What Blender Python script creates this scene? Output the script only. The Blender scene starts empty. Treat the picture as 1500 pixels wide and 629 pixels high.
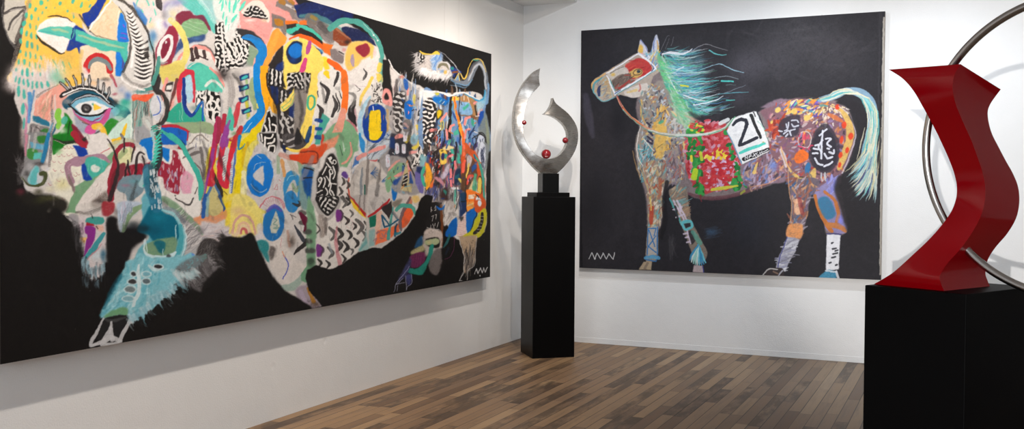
import bpy, bmesh, math, random
import numpy as np
from mathutils import Vector, Matrix

# ------------------------------------------------------------------ camera
# the room: left wall is x = 0, back wall is y = 0, floor is z = 0 (metres)
IW, IH = 1500.0, 629.0
FOC, YAW, PITCH, ROLL = 1458.65, -0.42575, -0.025373, 0.0063017
CAM = np.array([3.23088, -7.32371, 1.2])

def cam_axes():
    f = np.array([math.sin(YAW)*math.cos(PITCH), math.cos(YAW)*math.cos(PITCH), math.sin(PITCH)])
    r = np.array([math.cos(YAW), -math.sin(YAW), 0.0])
    u = np.cross(r, f)
    return (r*math.cos(ROLL)+u*math.sin(ROLL), -r*math.sin(ROLL)+u*math.cos(ROLL), f)
AR, AU, AF = cam_axes()

def ray(px, py):
    return AF + AR*(px-IW/2)/FOC + AU*(IH/2-py)/FOC
def on_x(px, py, x):
    d = ray(px, py); return CAM + d*(x-CAM[0])/d[0]
def on_y(px, py, y):
    d = ray(px, py); return CAM + d*(y-CAM[1])/d[1]
def on_z(px, py, z):
    d = ray(px, py); return CAM + d*(z-CAM[2])/d[2]
def at_depth(px, py, t):
    return CAM + ray(px, py)*t
def on_plane(px, py, o, n):
    d = ray(px, py); return CAM + d*(np.dot(o-CAM, n)/np.dot(d, n))
def project(P):
    d = P - CAM
    D = d @ AF
    return IW/2 + FOC*(d @ AR)/D, IH/2 - FOC*(d @ AU)/D

scene = bpy.context.scene
COL = scene.collection
cam_data = bpy.data.cameras.new('camera')
cam_data.sensor_width = 36.0
cam_data.lens = FOC/IW*36.0
cam_data.clip_start = 0.05
camo = bpy.data.objects.new('camera', cam_data)
COL.objects.link(camo)
camo.matrix_world = Matrix(((AR[0], AU[0], -AF[0], CAM[0]), (AR[1], AU[1], -AF[1], CAM[1]),
                            (AR[2], AU[2], -AF[2], CAM[2]), (0, 0, 0, 1)))
scene.camera = camo

# ------------------------------------------------------------------ materials
def lin(c):
    c = np.asarray(c, float)/255.0
    return np.where(c <= 0.04045, c/12.92, ((c+0.055)/1.055)**2.4)
def rgba(c):
    v = lin(c); return (float(v[0]), float(v[1]), float(v[2]), 1.0)

class NT:
    def __init__(self, name):
        self.m = bpy.data.materials.new(name); self.m.use_nodes = True
        self.t = self.m.node_tree
        self.b = self.t.nodes['Principled BSDF']
    def n(self, typ, **kw):
        nd = self.t.nodes.new(typ)
        for k, v in kw.items():
            if k in nd.inputs: nd.inputs[k].default_value = v
            else: setattr(nd, k, v)
        return nd
    def l(self, a, b): self.t.links.new(a, b)
    def math(self, op, a, b=None, c=None):
        nd = self.t.nodes.new('ShaderNodeMath'); nd.operation = op
        for i, v in enumerate((a, b, c)):
            if v is None: continue
            if isinstance(v, (int, float)): nd.inputs[i].default_value = v
            else: self.l(v, nd.inputs[i])
        return nd.outputs[0]
    def mix(self, fac, a, b, blend='MIX'):
        nd = self.t.nodes.new('ShaderNodeMix'); nd.data_type = 'RGBA'; nd.blend_type = blend
        for s, v in ((nd.inputs[0], fac), (nd.inputs[6], a), (nd.inputs[7], b)):
            if isinstance(v, (int, float, tuple)): s.default_value = v
            else: self.l(v, s)
        return nd.outputs[2]
    def ramp(self, fac, stops):
        nd = self.t.nodes.new('ShaderNodeValToRGB')
        cr = nd.color_ramp
        while len(cr.elements) < len(stops): cr.elements.new(0.5)
        for e, (p, c) in zip(cr.elements, stops):
            e.position = p; e.color = c
        self.l(fac, nd.inputs[0]); return nd.outputs[0]
    def bump(self, h, strength, dist=0.01):
        nd = self.n('ShaderNodeBump'); nd.inputs['Strength'].default_value = strength
        nd.inputs['Distance'].default_value = dist
        self.l(h, nd.inputs['Height']); self.l(nd.outputs[0], self.b.inputs['Normal'])

def mat_wall(name, col):
    T = NT(name)
    co = T.n('ShaderNodeTexCoord').outputs['Object']
    n1 = T.n('ShaderNodeTexNoise', Scale=140.0, Detail=3.0); T.l(co, n1.inputs['Vector'])
    n2 = T.n('ShaderNodeTexNoise', Scale=5.0, Detail=4.0); T.l(co, n2.inputs['Vector'])
    v = T.n('ShaderNodeTexVoronoi', Scale=3.1); T.l(co, v.inputs['Vector'])
    dent = T.math('SMOOTH_MIN', T.math('MULTIPLY', v.outputs['Distance'], 14.0), 1.0, 0.2)
    h = T.math('ADD', T.math('MULTIPLY', n1.outputs[0], 0.25), T.math('MULTIPLY', n2.outputs[0], 0.9))
    h = T.math('ADD', h, T.math('MULTIPLY', dent, 0.6))
    T.bump(h, 0.5, 0.009)
    c2 = tuple(x*0.955 for x in col[:3])+(1,)
    T.l(T.mix(n2.outputs[0], c2, col), T.b.inputs['Base Color'])
    T.b.inputs['Roughness'].default_value = 0.6
    T.b.inputs['Specular IOR Level'].default_value = 0.25
    return T.m

def mat_floor():
    T = NT('old_plank_floor')
    co = T.n('ShaderNodeTexCoord').outputs['Object']
    sp = T.n('ShaderNodeSeparateXYZ'); T.l(co, sp.inputs[0])
    X, Y = sp.outputs[0], sp.outputs[1]
    W = 0.066
    xs = T.math('DIVIDE', X, W)
    row = T.math('FLOOR', xs)
    fx = T.math('SUBTRACT', xs, row)
    wn = T.n('ShaderNodeTexWhiteNoise', noise_dimensions='1D'); T.l(row, wn.inputs['W'])
    wn2 = T.n('ShaderNodeTexWhiteNoise', noise_dimensions='1D'); T.l(T.math('ADD', row, 57.3), wn2.inputs['W'])
    ln = T.math('MULTIPLY_ADD', wn2.outputs['Value'], 0.75, 0.5)          # board length of that row
    ys = T.math('ADD', T.math('DIVIDE', Y, ln), T.math('MULTIPLY', wn.outputs['Value'], 17.0))
    # vary the joints so that they never line up
    ys = T.math('ADD', ys, T.math('MULTIPLY', T.math('SINE', T.math('MULTIPLY', ys, 2.3)), 0.22))
    pid = T.math('FLOOR', ys)
    fy = T.math('SUBTRACT', ys, pid)
    cv = T.n('ShaderNodeCombineXYZ'); T.l(row, cv.inputs[0]); T.l(pid, cv.inputs[1])
    pr = T.n('ShaderNodeTexWhiteNoise', noise_dimensions='3D'); T.l(cv.outputs[0], pr.inputs['Vector'])
    prs = T.n('ShaderNodeSeparateColor'); T.l(pr.outputs['Color'], prs.inputs[0])
    base = T.ramp(prs.outputs[0], [(0.0, rgba((104, 84, 68))), (0.14, rgba((124, 103, 84))), (0.4, rgba((134, 112, 91))),
                                   (0.62, rgba((140, 118, 96))), (0.82, rgba((147, 124, 99))), (1.0, rgba((160, 138, 113)))])
    # wood grain stretched along the boards, shifted for each board
    sh = T.n('ShaderNodeVectorMath', operation='MULTIPLY_ADD')
    T.l(pr.outputs['Color'], sh.inputs[0]); sh.inputs[1].default_value = (9, 9, 9); 
    mp = T.n('ShaderNodeVectorMath', operation='MULTIPLY'); T.l(co, mp.inputs[0]); mp.inputs[1].default_value = (42, 2.6, 1)
    T.l(mp.outputs[0], sh.inputs[2])
    g = T.n('ShaderNodeTexNoise', Scale=1.0, Detail=5.0, Roughness=0.65); T.l(sh.outputs[0], g.inputs['Vector'])
    gr = T.ramp(g.outputs[0], [(0.28, (0.66, 0.64, 0.62, 1)), (0.52, (1, 1, 1, 1)), (0.8, (1.12, 1.1, 1.06, 1))])
    c = T.mix(1.0, base, gr, 'MULTIPLY')
    # worn grey dirt soaked into some boards
    mp2 = T.n('ShaderNodeVectorMath', operation='MULTIPLY'); T.l(co, mp2.inputs[0]); mp2.inputs[1].default_value = (12, 3.2, 1)
    sh2 = T.n('ShaderNodeVectorMath', operation='MULTIPLY_ADD')
    T.l(pr.outputs['Color'], sh2.inputs[0]); sh2.inputs[1].default_value = (4, 4, 4); T.l(mp2.outputs[0], sh2.inputs[2])
    d = T.n('ShaderNodeTexNoise', Scale=1.0, Detail=6.0, Roughness=0.7); T.l(sh2.outputs[0], d.inputs['Vector'])
    sel = T.math('GREATER_THAN', prs.outputs[1], 0.66)
    dm = T.ramp(d.outputs[0], [(0.36, (0, 0, 0, 1)), (0.56, (1, 1, 1, 1))])
    dirt = T.math('MULTIPLY', T.math('MULTIPLY', dm, sel), 0.72)
    c = T.mix(dirt, c, rgba((54, 45, 39)))
    # broad tint: boards turn warmer towards the left wall, varied by noise
    big = T.n('ShaderNodeTexNoise', Scale=0.8, Detail=3.0); T.l(co, big.inputs['Vector'])
    left = T.math('MULTIPLY', T.math('SMOOTH_MAX', T.math('SUBTRACT', 1.15, T.math('MULTIPLY', X, 0.5)), 0.0, 0.1), T.math('MULTIPLY_ADD', big.outputs[0], 0.8, 0.3))
    c = T.mix(T.math('MINIMUM', left, 0.6), c, T.mix(1.0, c, (1.05, 0.83, 0.55, 1), 'MULTIPLY'))
    # gaps
    ex = T.math('MULTIPLY', T.math('MINIMUM', fx, T.math('SUBTRACT', 1.0, fx)), W)
    ey = T.math('MULTIPLY', T.math('MINIMUM', fy, T.math('SUBTRACT', 1.0, fy)), ln)
    wob = T.math('MULTIPLY_ADD', prs.outputs[2], 0.0022, 0.0009)
    gx = T.math('GREATER_THAN', wob, ex)
    gy = T.math('GREATER_THAN', 0.0013, ey)
    gap = T.math('MAXIMUM', gx, gy)
    c = T.mix(T.math('MULTIPLY', gap, 0.82), c, rgba((34, 27, 23)))
    # nail heads near the joints
    T.l(c, T.b.inputs['Base Color'])
    hh = T.math('SUBTRACT', T.math('MULTIPLY', g.outputs[0], 0.25), gap)
    hh = T.math('ADD', hh, T.math('MULTIPLY', prs.outputs[2], 0.35))
    T.bump(hh, 0.35, 0.004)
    T.l(T.math('MULTIPLY_ADD', g.outputs[0], 0.25, 0.36), T.b.inputs['Roughness'])
    T.b.inputs['Specular IOR Level'].default_value = 0.35
    return T.m

def mat_lacquer(name, col, rough, bump=0.0, spec=0.5, coat=0.0):
    T = NT(name)
    co = T.n('ShaderNodeTexCoord').outputs['Object']
    n1 = T.n('ShaderNodeTexNoise', Scale=3.0, Detail=4.0); T.l(co, n1.inputs['Vector'])
    T.b.inputs['Base Color'].default_value = col
    T.l(T.math('MULTIPLY_ADD', n1.outputs[0], 0.08, rough-0.04), T.b.inputs['Roughness'])
    T.b.inputs['Specular IOR Level'].default_value = spec
    if coat:
        T.b.inputs['Coat Weight'].default_value = coat
        T.b.inputs['Coat Roughness'].default_value = 0.06
    if bump:
        T.bump(n1.outputs[0], bump, 0.01)
    return T.m

def mat_steel(name, col, rough, scale=(1, 1, 60), aniso=0.0, var=0.12, blotch=0.0):
    T = NT(name)
    co = T.n('ShaderNodeTexCoord').outputs['Object']
    mp = T.n('ShaderNodeVectorMath', operation='MULTIPLY'); T.l(co, mp.inputs[0]); mp.inputs[1].default_value = scale
    n1 = T.n('ShaderNodeTexNoise', Scale=8.0, Detail=4.0); T.l(mp.outputs[0], n1.inputs['Vector'])
    T.b.inputs['Base Color'].default_value = col
    T.b.inputs['Metallic'].default_value = 1.0
    T.l(T.math('MULTIPLY_ADD', n1.outputs[0], var, rough-var/2), T.b.inputs['Roughness'])
    if aniso: T.b.inputs['Anisotropic'].default_value = aniso
    if blotch:
        n2 = T.n('ShaderNodeTexNoise', Scale=7.0, Detail=2.0); T.l(co, n2.inputs['Vector'])
        T.bump(T.math('ADD', n2.outputs[0], T.math('MULTIPLY', n1.outputs[0], 0.02)), blotch, 0.03)
    return T.m

def mat_paint(name, gain):
    T = NT(name)
    a = T.n('ShaderNodeVertexColor'); a.layer_name = 'paint'
    co = T.n('ShaderNodeTexCoord').outputs['Object']
    w = T.n('ShaderNodeTexNoise', Scale=420.0, Detail=2.0); T.l(co, w.inputs['Vector'])
    w2 = T.n('ShaderNodeTexNoise', Scale=38.0, Detail=4.0); T.l(co, w2.inputs['Vector'])
    c = T.mix(1.0, a.outputs['Color'], (gain, gain, gain, 1), 'MULTIPLY')
    T.l(c, T.b.inputs['Base Color'])
    T.b.inputs['Roughness'].default_value = 0.55
    T.b.inputs['Specular IOR Level'].default_value = 0.16
    T.bump(T.math('ADD', T.math('MULTIPLY', w.outputs[0], 0.35), w2.outputs[0]), 0.18, 0.004)
    return T.m

def mat_cloth(name, col):
    T = NT(name)
    co = T.n('ShaderNodeTexCoord').outputs['Object']
    w = T.n('ShaderNodeTexNoise', Scale=30.0, Detail=4.0); T.l(co, w.inputs['Vector'])
    w3 = T.n('ShaderNodeTexNoise', Scale=500.0, Detail=1.0); T.l(co, w3.inputs['Vector'])
    T.l(T.mix(w.outputs[0], tuple(x*0.72 for x in col[:3])+(1,), col), T.b.inputs['Base Color'])
    T.b.inputs['Roughness'].default_value = 0.8
    T.b.inputs['Specular IOR Level'].default_value = 0.1
    T.bump(w3.outputs[0], 0.2, 0.002)
    return T.m

def mat_wood(name, col):
    T = NT(name)
    co = T.n('ShaderNodeTexCoord').outputs['Object']
    mp = T.n('ShaderNodeVectorMath', operation='MULTIPLY'); T.l(co, mp.inputs[0]); mp.inputs[1].default_value = (3, 3, 40)
    w = T.n('ShaderNodeTexNoise', Scale=3.0, Detail=4.0); T.l(mp.outputs[0], w.inputs['Vector'])
    T.l(T.mix(w.outputs[0], tuple(x*0.7 for x in col[:3])+(1,), col), T.b.inputs['Base Color'])
    T.b.inputs['Roughness'].default_value = 0.7
    return T.m

# ------------------------------------------------------------------ object helpers
def link(name, me, mat=None, parent=None):
    o = bpy.data.objects.new(name, me); COL.objects.link(o)
    if mat is not None: me.materials.append(mat)
    if parent is not None: o.parent = parent
    return o
def mesh_obj(name, verts, faces, mat=None, parent=None, smooth=False, origin=None):
    vs = [np.asarray(v, float) for v in verts]
    if origin is not None: vs = [v-np.asarray(origin) for v in vs]
    me = bpy.data.meshes.new(name)
    me.from_pydata([tuple(map(float, v)) for v in vs], [], faces); me.update()
    bm = bmesh.new(); bm.from_mesh(me)
    bmesh.ops.recalc_face_normals(bm, faces=bm.faces); bm.to_mesh(me); bm.free()
    if smooth:
        for p in me.polygons: p.use_smooth = True
    o = link(name, me, mat, parent)
    return o
def bevel(o, w, seg=2):
    m = o.modifiers.new('bevel', 'BEVEL'); m.width = w; m.segments = seg; m.limit_method = 'ANGLE'
    m.angle_limit = math.radians(40)
def box_verts(o, ex, ey, ez):
    o, ex, ey, ez = map(np.asarray, (o, ex, ey, ez))
    vs = [o, o+ex, o+ex+ey, o+ey]
    vs = vs + [v+ez for v in vs]
    fs = [(0, 3, 2, 1), (4, 5, 6, 7), (0, 1, 5, 4), (1, 2, 6, 5), (2, 3, 7, 6), (3, 0, 4, 7)]
    return vs, fs
def empty(name, loc):
    o = bpy.data.objects.new(name, None); COL.objects.link(o); o.location = tuple(map(float, loc))
    o.empty_display_size = 0.1
    return o
def tag(o, label, cat, group=None):
    o['label'] = label; o['category'] = cat
    if group: o['group'] = group
    return o
def structure(o):
    o['kind'] = 'structure'; return o
def arr(*v): return np.array(v, float)

# ------------------------------------------------------------------ room shell
RX, RY, RZ = 6.4, -10.5, 3.25            # right wall, front wall, ceiling
M_WALL = mat_wall('white_wall_paint', (0.83, 0.825, 0.81, 1))
M_CEIL = mat_wall('white_ceiling_paint', (0.8, 0.8, 0.79, 1))
M_TRIM = mat_wall('white_trim_paint', (0.82, 0.82, 0.81, 1))
def slab(name, lo, hi, mat):
    lo, hi = arr(*lo), arr(*hi); d = hi-lo
    v, f = box_verts(lo, (d[0], 0, 0), (0, d[1], 0), (0, 0, d[2]))
    return structure(mesh_obj(name, v, f, mat))
slab('floor', (-0.15, RY-0.15, -0.12), (RX+0.15, 0.15, 0.0), mat_floor())
slab('wall_left', (-0.15, RY, 0.0), (0.0, 0.15, RZ), M_WALL)
slab('wall_back', (0.0, 0.0, 0.0), (RX+0.15, 0.15, RZ), M_WALL)
slab('wall_right', (RX, RY, 0.0), (RX+0.15, 0.0, RZ), M_WALL)
slab('ceiling', (-0.15, RY-0.15, RZ), (RX+0.15, 0.15, RZ+0.12), M_CEIL)
slab('trim_1', (0.0, RY, 2.666), (0.4543, 0.0, RZ), M_CEIL)            # boxed soffit along the left wall
bb = slab('baseboard_back', (0.0, -0.0025, 0.0), (RX, 0.0, 0.042), M_TRIM)
bevel(bb, 0.002)
# front wall behind the photographer, with a wide shop window
WX0, WX1, WZ0, WZ1 = 1.2, 5.4, 0.7, 2.75
v, f = [], []
for lo, hi in (((0, RY-0.15, 0), (WX0, RY, RZ)), ((WX1, RY-0.15, 0), (RX, RY, RZ)),
               ((WX0, RY-0.15, 0), (WX1, RY, WZ0)), ((WX0, RY-0.15, WZ1), (WX1, RY, RZ))):
    lo, hi = arr(*lo), arr(*hi); d = hi-lo
    a, b = box_verts(lo, (d[0], 0, 0), (0, d[1], 0), (0, 0, d[2]))
    f += [tuple(i+len(v) for i in q) for q in b]; v += a
structure(mesh_obj('wall_front', v, f, M_WALL))

# ------------------------------------------------------------------ pedestals
M_BLACK = mat_lacquer('satin_black_paint', (0.002, 0.0018, 0.0018, 1), 0.38, spec=0.1)
M_BLACK2 = mat_lacquer('deep_black_paint', (0.0015, 0.0014, 0.0015, 1), 0.55, spec=0.045)
def unit(v): return v/np.linalg.norm(v)

# left pedestal: square, set diagonally across the corner
pA = on_z(780, 526, 0); pB = on_z(842.5, 523.5, 0)
E1 = unit(pB-pA); E2 = arr(-E1[1], E1[0], 0)          # along the front face, and away from it
PW = 0.312; PH = 1.1475
v, f = box_verts(pA, E1*PW, E2*PW, (0, 0, PH))
org = pA+E1*PW/2+E2*PW/2
o = mesh_obj('pedestal', v, f, M_BLACK, origin=org); o.location = tuple(org); bevel(o, 0.003, 2)
tag(o, 'tall slim black pedestal standing in the corner of the room under the brushed steel sculpture', 'pedestal')

# right pedestal in the foreground
qF = at_depth(1415.7, 431.5, 3.2); zp = float(qF[2]); qF[2] = 0
qL = on_z(1267, 418, zp); qL[2] = 0
F1 = unit(qL-qF); F2 = arr(F1[1], -F1[0], 0)
if np.dot(F2, arr(0, 1, 0)) < 0: F2 = -F2
QW = float(np.linalg.norm(qL-qF)); QD = QW*1.22
v, f = box_verts(qF, F1*QW, F2*QD, (0, 0, zp))
org = qF+F1*QW/2+F2*QD/2
o = mesh_obj('pedestal', v, f, M_BLACK2, origin=org); o.location = tuple(org); bevel(o, 0.0025, 2)
tag(o, 'wide black pedestal in front, carrying the red sculpture with the steel ring', 'pedestal')

# ------------------------------------------------------------------ steel crescent sculpture
def spline(pts, n=8, closed=False):
    P = np.asarray(pts, float); N = len(P); out = []
    rng = range(N) if closed else range(N-1)
    for i in rng:
        if closed: p0, p1, p2, p3 = P[(i-1) % N], P[i], P[(i+1) % N], P[(i+2) % N]
        else: p0, p1, p2, p3 = P[max(i-1, 0)], P[i], P[i+1], P[min(i+2, N-1)]
        for k in range(n):
            t = k/n
            out.append(0.5*((2*p1)+(-p0+p2)*t+(2*p0-5*p1+4*p2-p3)*t*t+(-p0+3*p1-3*p2+p3)*t**3))
    if not closed: out.append(P[-1])
    return np.array(out)

topc = pA+E1*PW/2+E2*PW/2; topc[2] = PH
steel = empty('steel_sculpture', topc)
tag(steel, 'brushed steel open crescent sculpture with three red balls on a black block base', 'sculpture')
# plate and block
def centred_box(name, cx, hw, hd, z0, h, mat, parent):
    c = topc+E1*cx; c[2] = z0
    v, f = box_verts(c-E1*hw-E2*hd, E1*2*hw, E2*2*hd, (0, 0, h))
    ob = mesh_obj(name, v, f, mat, parent, origin=topc); bevel(ob, 0.002); return ob
M_GLOSSB = mat_lacquer('gloss_black_base', (0.003, 0.003, 0.003, 1), 0.2, spec=0.2)
centred_box('base_plate', 0.0, 0.123, 0.123, PH, 0.031, M_BLACK, steel)
centred_box('base_block', 0.0, 0.062, 0.062, PH+0.031, 0.137, M_GLOSSB, steel)
TH = 0.062
fo = topc-E2*TH/2                                   # front plane of the crescent
FN = E2
tip1 = (791.5, 100)
outerL = [tip1, (783, 105), (774, 114), (765.5, 126), (759, 140), (755, 155), (753, 170), (753, 185), (755, 197), (758.5, 209),
          (764, 220.5), (772, 232), (782, 244), (793, 254.5)]
outerR = [(816, 254.5), (825, 246), (835, 234), (842, 222), (846, 210), (847, 197), (845, 186), (840, 176), (832, 166), (823, 158.5), (815.5, 152.5), (812.5, 148.5), (810.3, 143)]
endR = [(809.3, 150), (806, 157.5), (802, 163), (797, 167)]
innerR = [(797, 167), (808, 169.5), (818, 175), (826, 182.5), (831, 191), (832.5, 200), (831, 210), (827, 219), (820.5, 226.5), (812, 231.5), (803, 233)]
innerL = [(803, 233), (794, 231), (785, 226), (777, 218), (771.5, 209), (768, 200), (766.5, 190), (766.5, 180), (768, 165), (771.5, 152), (776, 142.5), (779.5, 137), (785, 131.5), (791, 125)]
endL = [(791, 125), (789.8, 117), (789.8, 109), tip1]
def resample(p, n):
    d = np.r_[0, np.cumsum(np.linalg.norm(np.diff(p, axis=0), axis=1))]
    t = np.linspace(0, d[-1], n)
    return np.stack([np.interp(t, d, p[:, 0]), np.interp(t, d, p[:, 1])], 1)
NR, NS = 110, 8
outer = np.vstack([resample(spline(outerL, 8), NR//2), resample(spline(outerR, 8), NR//2+1)])
inner = np.vstack([resample(spline(innerL[::-1], 8), NR//2), resample(spline(innerR[::-1], 8), NR//2+1)])
eL = resample(spline([tip1]+endL[-2:0:-1]+[innerL[-1]], 6), NS+1)
eR = resample(spline([outerR[-1]]+endR, 6), NS+1)
NR = len(outer); grid = np.empty((NR, NS+1, 3)); s_ = np.linspace(0, 1, NS+1)[:, None]
lz0, lz1 = eL-(outer[0]*(1-s_)+inner[0]*s_), eR-(outer[-1]*(1-s_)+inner[-1]*s_)
for i in range(NR):
    q = outer[i]*(1-s_)+inner[i]*s_+lz0*max(0, 1-i/10.0)**2+lz1*max(0, 1-(NR-1-i)/10.0)**2
    for k in range(NS+1):
        w = on_plane(q[k][0], q[k][1], fo, FN); a = float(np.dot(w-topc, E1)); hz = float(w[2]-topc[2])-0.45
        # the face is rolled: the left limb turns outward, the right limb turns away
        tgt = 0.95*a*a+0.05*math.sin(9.0*hz+5.0*a)*0.5
        dr = w-CAM; grid[i, k] = w+dr*(tgt/float(np.dot(dr, FN)))-topc
me = bpy.data.meshes.new('crescent'); bm = bmesh.new()
vf = [[bm.verts.new(tuple(c)) for c in row] for row in grid]
vb = [[bm.verts.new(tuple(c+E2*TH)) for c in row] for row in grid]
def quad(a, b_, c, d, sm=True):
    q = bm.faces.new((a, b_, c, d)); q.smooth = sm
for i in range(NR-1):
    for k in range(NS):
        quad(vf[i][k], vf[i+1][k], vf[i+1][k+1], vf[i][k+1]); quad(vb[i][k], vb[i][k+1], vb[i+1][k+1], vb[i+1][k])
    for k in (0, NS): quad(vf[i][k], vb[i][k], vb[i+1][k], vf[i+1][k])
for i in (0, NR-1):
    for k in range(NS): quad(vf[i][k], vf[i][k+1], vb[i][k+1], vb[i][k])
bmesh.ops.recalc_face_normals(bm, faces=bm.faces)
for e in bm.edges:
    if e.calc_face_angle(0) > 0.7: e.smooth = False
bm.to_mesh(me); bm.free()
M_STEEL = mat_steel('brushed_steel', (0.38, 0.355, 0.325, 1), 0.27, (2, 2, 50), 0.0, 0.12, 0.25)
o = link('crescent', me, M_STEEL, steel); bevel(o, 0.0016, 1)
def ball(name, px, py, rpx, mat, parent, off, plane_o):
    c = on_plane(px, py, plane_o, FN)
    d = float(np.dot(c-CAM, AF)); r = rpx*d/FOC
    me = bpy.data.meshes.new(name); bm = bmesh.new()
    bmesh.ops.create_uvsphere(bm, u_segments=40, v_segments=24, radius=r)
    bm.to_mesh(me); bm.free()
    for p in me.polygons: p.use_smooth = True
    ob = link(name, me, mat, parent); ob.location = tuple(c-off); return ob
M_BALL = mat_lacquer('glossy_dark_red_ball', (0.19, 0.002, 0.006, 1), 0.14, spec=0.6, coat=0.6)
for px, py, r in ((800, 226, 7.1), (828, 205.8, 4.4), (767.8, 179.8, 3.4)):
    ball('red_ball', px, py, r, M_BALL, steel, topc, topc)

# ------------------------------------------------------------------ red twisting sculpture with ring
base = on_z(1383, 427, zp)
redc = (on_z(1280, 417, zp)+on_z(1450, 420, zp))/2
red = empty('red_sculpture', redc)
tag(red, 'glossy red wavy column sculpture pierced by a large steel ring', 'sculpture')
#      height key  A (left edge)   B (front edge)   C (right edge)
keys = [((1280, 417), (1383, 427), (1450, 420)),
        ((1296, 407.5), (1378.5, 416), (1446.5, 411)),
        ((1312, 396.5), (1377, 404), (1443.5, 400)),
        ((1340, 371), (1388, 386), (1447, 381)),
        ((1360, 352), (1406, 366), (1458, 363)),
        ((1378, 332), (1424, 341), (1475, 343)),
        ((1393, 311), (1437, 316), (1488, 321)),
        ((1400.5, 291), (1442.5, 294), (1493, 298)),
        ((1401.5, 272), (1443, 272), (1491.5, 275)),
        ((1397, 252), (1438.5, 250), (1484, 255)),
        ((1389.5, 232), (1431, 228), (1473.5, 236)),
        ((1380.5, 212), (1423, 206), (1463, 216)),
        ((1371.5, 193), (1414.5, 187), (1453, 196)),
        ((1361.5, 174), (1406, 168), (1448, 178)),
        ((1351, 155), (1399, 149), (1447, 163)),
        ((1338, 133), (1395.5, 129), (1451, 152)),
        ((1322, 115), (1398, 110), (1458.5, 141)),
        ((1302, 102), (1407, 94), (1466, 131))]
bA, bB, bC = [], [], []
K = len(keys)
for i, (a, b, c) in enumerate(keys):
    t = i/(K-1)
    dB = 3.2945+(0.02*math.exp(-((i-4)/1.6)**2))-0.035*max(0.0, (t-0.75)/0.25)
    kA = 0.0022-0.0008*math.exp(-((i-4.5)/1.8)**2); kC = 0.00262
    bA.append(at_depth(*a, dB+kA*(b[0]-a[0])))
    bB.append(at_depth(*b, dB))
    bC.append(at_depth(*c, dB+kC*(c[0]-b[0])))
zb = zp+0.0008
for L in (bA, bB, bC): L[0][2] = zb
sA, sB, sC = spline(bA, 6), spline(bB, 6), spline(bC, 6)
for L in (sA, sB, sC): L[:, 2] = np.maximum(L[:, 2], zb)
sD = sA+sC-sB
sD[:, 2] = np.maximum(sD[:, 2], zb); sD[0][2] = zb
m = len(sA)
SEG = 8
me = bpy.data.meshes.new('wavy_column'); bm = bmesh.new()
def facegrid(P, Q, thick=None):
    g = [[bm.verts.new(tuple(P[i]+(Q[i]-P[i])*k/SEG-redc)) for k in range(SEG+1)] for i in range(m)]
    for i in range(m-1):
        for k in range(SEG):
            q = bm.faces.new((g[i][k], g[i][k+1], g[i+1][k+1], g[i+1][k])); q.smooth = True
    return g
for P, Q in ((sA, sB), (sB, sC), (sC, sD), (sD, sA)): facegrid(P, Q)
for idx in (0, m-1):
    vv = [bm.verts.new(tuple(s[idx]-redc)) for s in (sA, sB, sC, sD)]
    bm.faces.new(vv if idx else list(reversed(vv)))
bmesh.ops.recalc_face_normals(bm, faces=bm.faces)
bm.to_mesh(me); bm.free()
# keep every face outward: the four sides are separate sheets, so check against the axis
bm = bmesh.new(); bm.from_mesh(me)
ctr = (sA+sB+sC+sD)/4-redc
for fc in bm.faces:
    c = np.array(fc.calc_center_median()); k = int(np.argmin(np.abs(ctr[:, 2]-c[2])))
    if np.dot(np.array(fc.normal), c-ctr[k]) < 0: fc.normal_flip()
bm.to_mesh(me); bm.free()
M_RED = mat_lacquer('glossy_red_enamel', (0.15, 0.0003, 0.002, 1), 0.13, spec=0.16, coat=0.1)
link('wavy_column', me, M_RED, red)
# steel ring
rc = at_depth(1569.3, 216.2, 3.0763)
rr = 0.4704
RT = 0.0134
me = bpy.data.meshes.new('steel_ring'); bm = bmesh.new()
NU, NV = 220, 20
TH_, PH_ = 0.8873, -0.0811
fl = unit(AF*arr(1, 1, 0)); r1 = unit(arr(AR[0], AR[1], 0))
r1 = r1*math.cos(TH_)-fl*math.sin(TH_)
r2 = arr(0, 0, 1)*math.cos(PH_)+fl*math.sin(PH_); r2 = unit(r2-r1*np.dot(r1, r2)); r3 = np.cross(r1, r2)
g = []
for i in range(NU):
    a = 2*math.pi*i/NU
    d = r1*math.cos(a)+r2*math.sin(a)
    g.append([bm.verts.new(tuple(rc-redc+d*rr+(d*math.cos(b)+r3*math.sin(b))*RT)) for b in (2*math.pi*k/NV for k in range(NV))])
for i in range(NU):
    for k in range(NV):
        q = bm.faces.new((g[i][k], g[(i+1) % NU][k], g[(i+1) % NU][(k+1) % NV], g[i][(k+1) % NV])); q.smooth = True
bmesh.ops.recalc_face_normals(bm, faces=bm.faces)
bm.to_mesh(me); bm.free()
M_RING = mat_steel('polished_steel_tube', (0.42, 0.39, 0.37, 1), 0.22, (1, 1, 1), 0.0, 0.05, 0.0)
link('steel_ring', me, M_RING, red)
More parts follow.
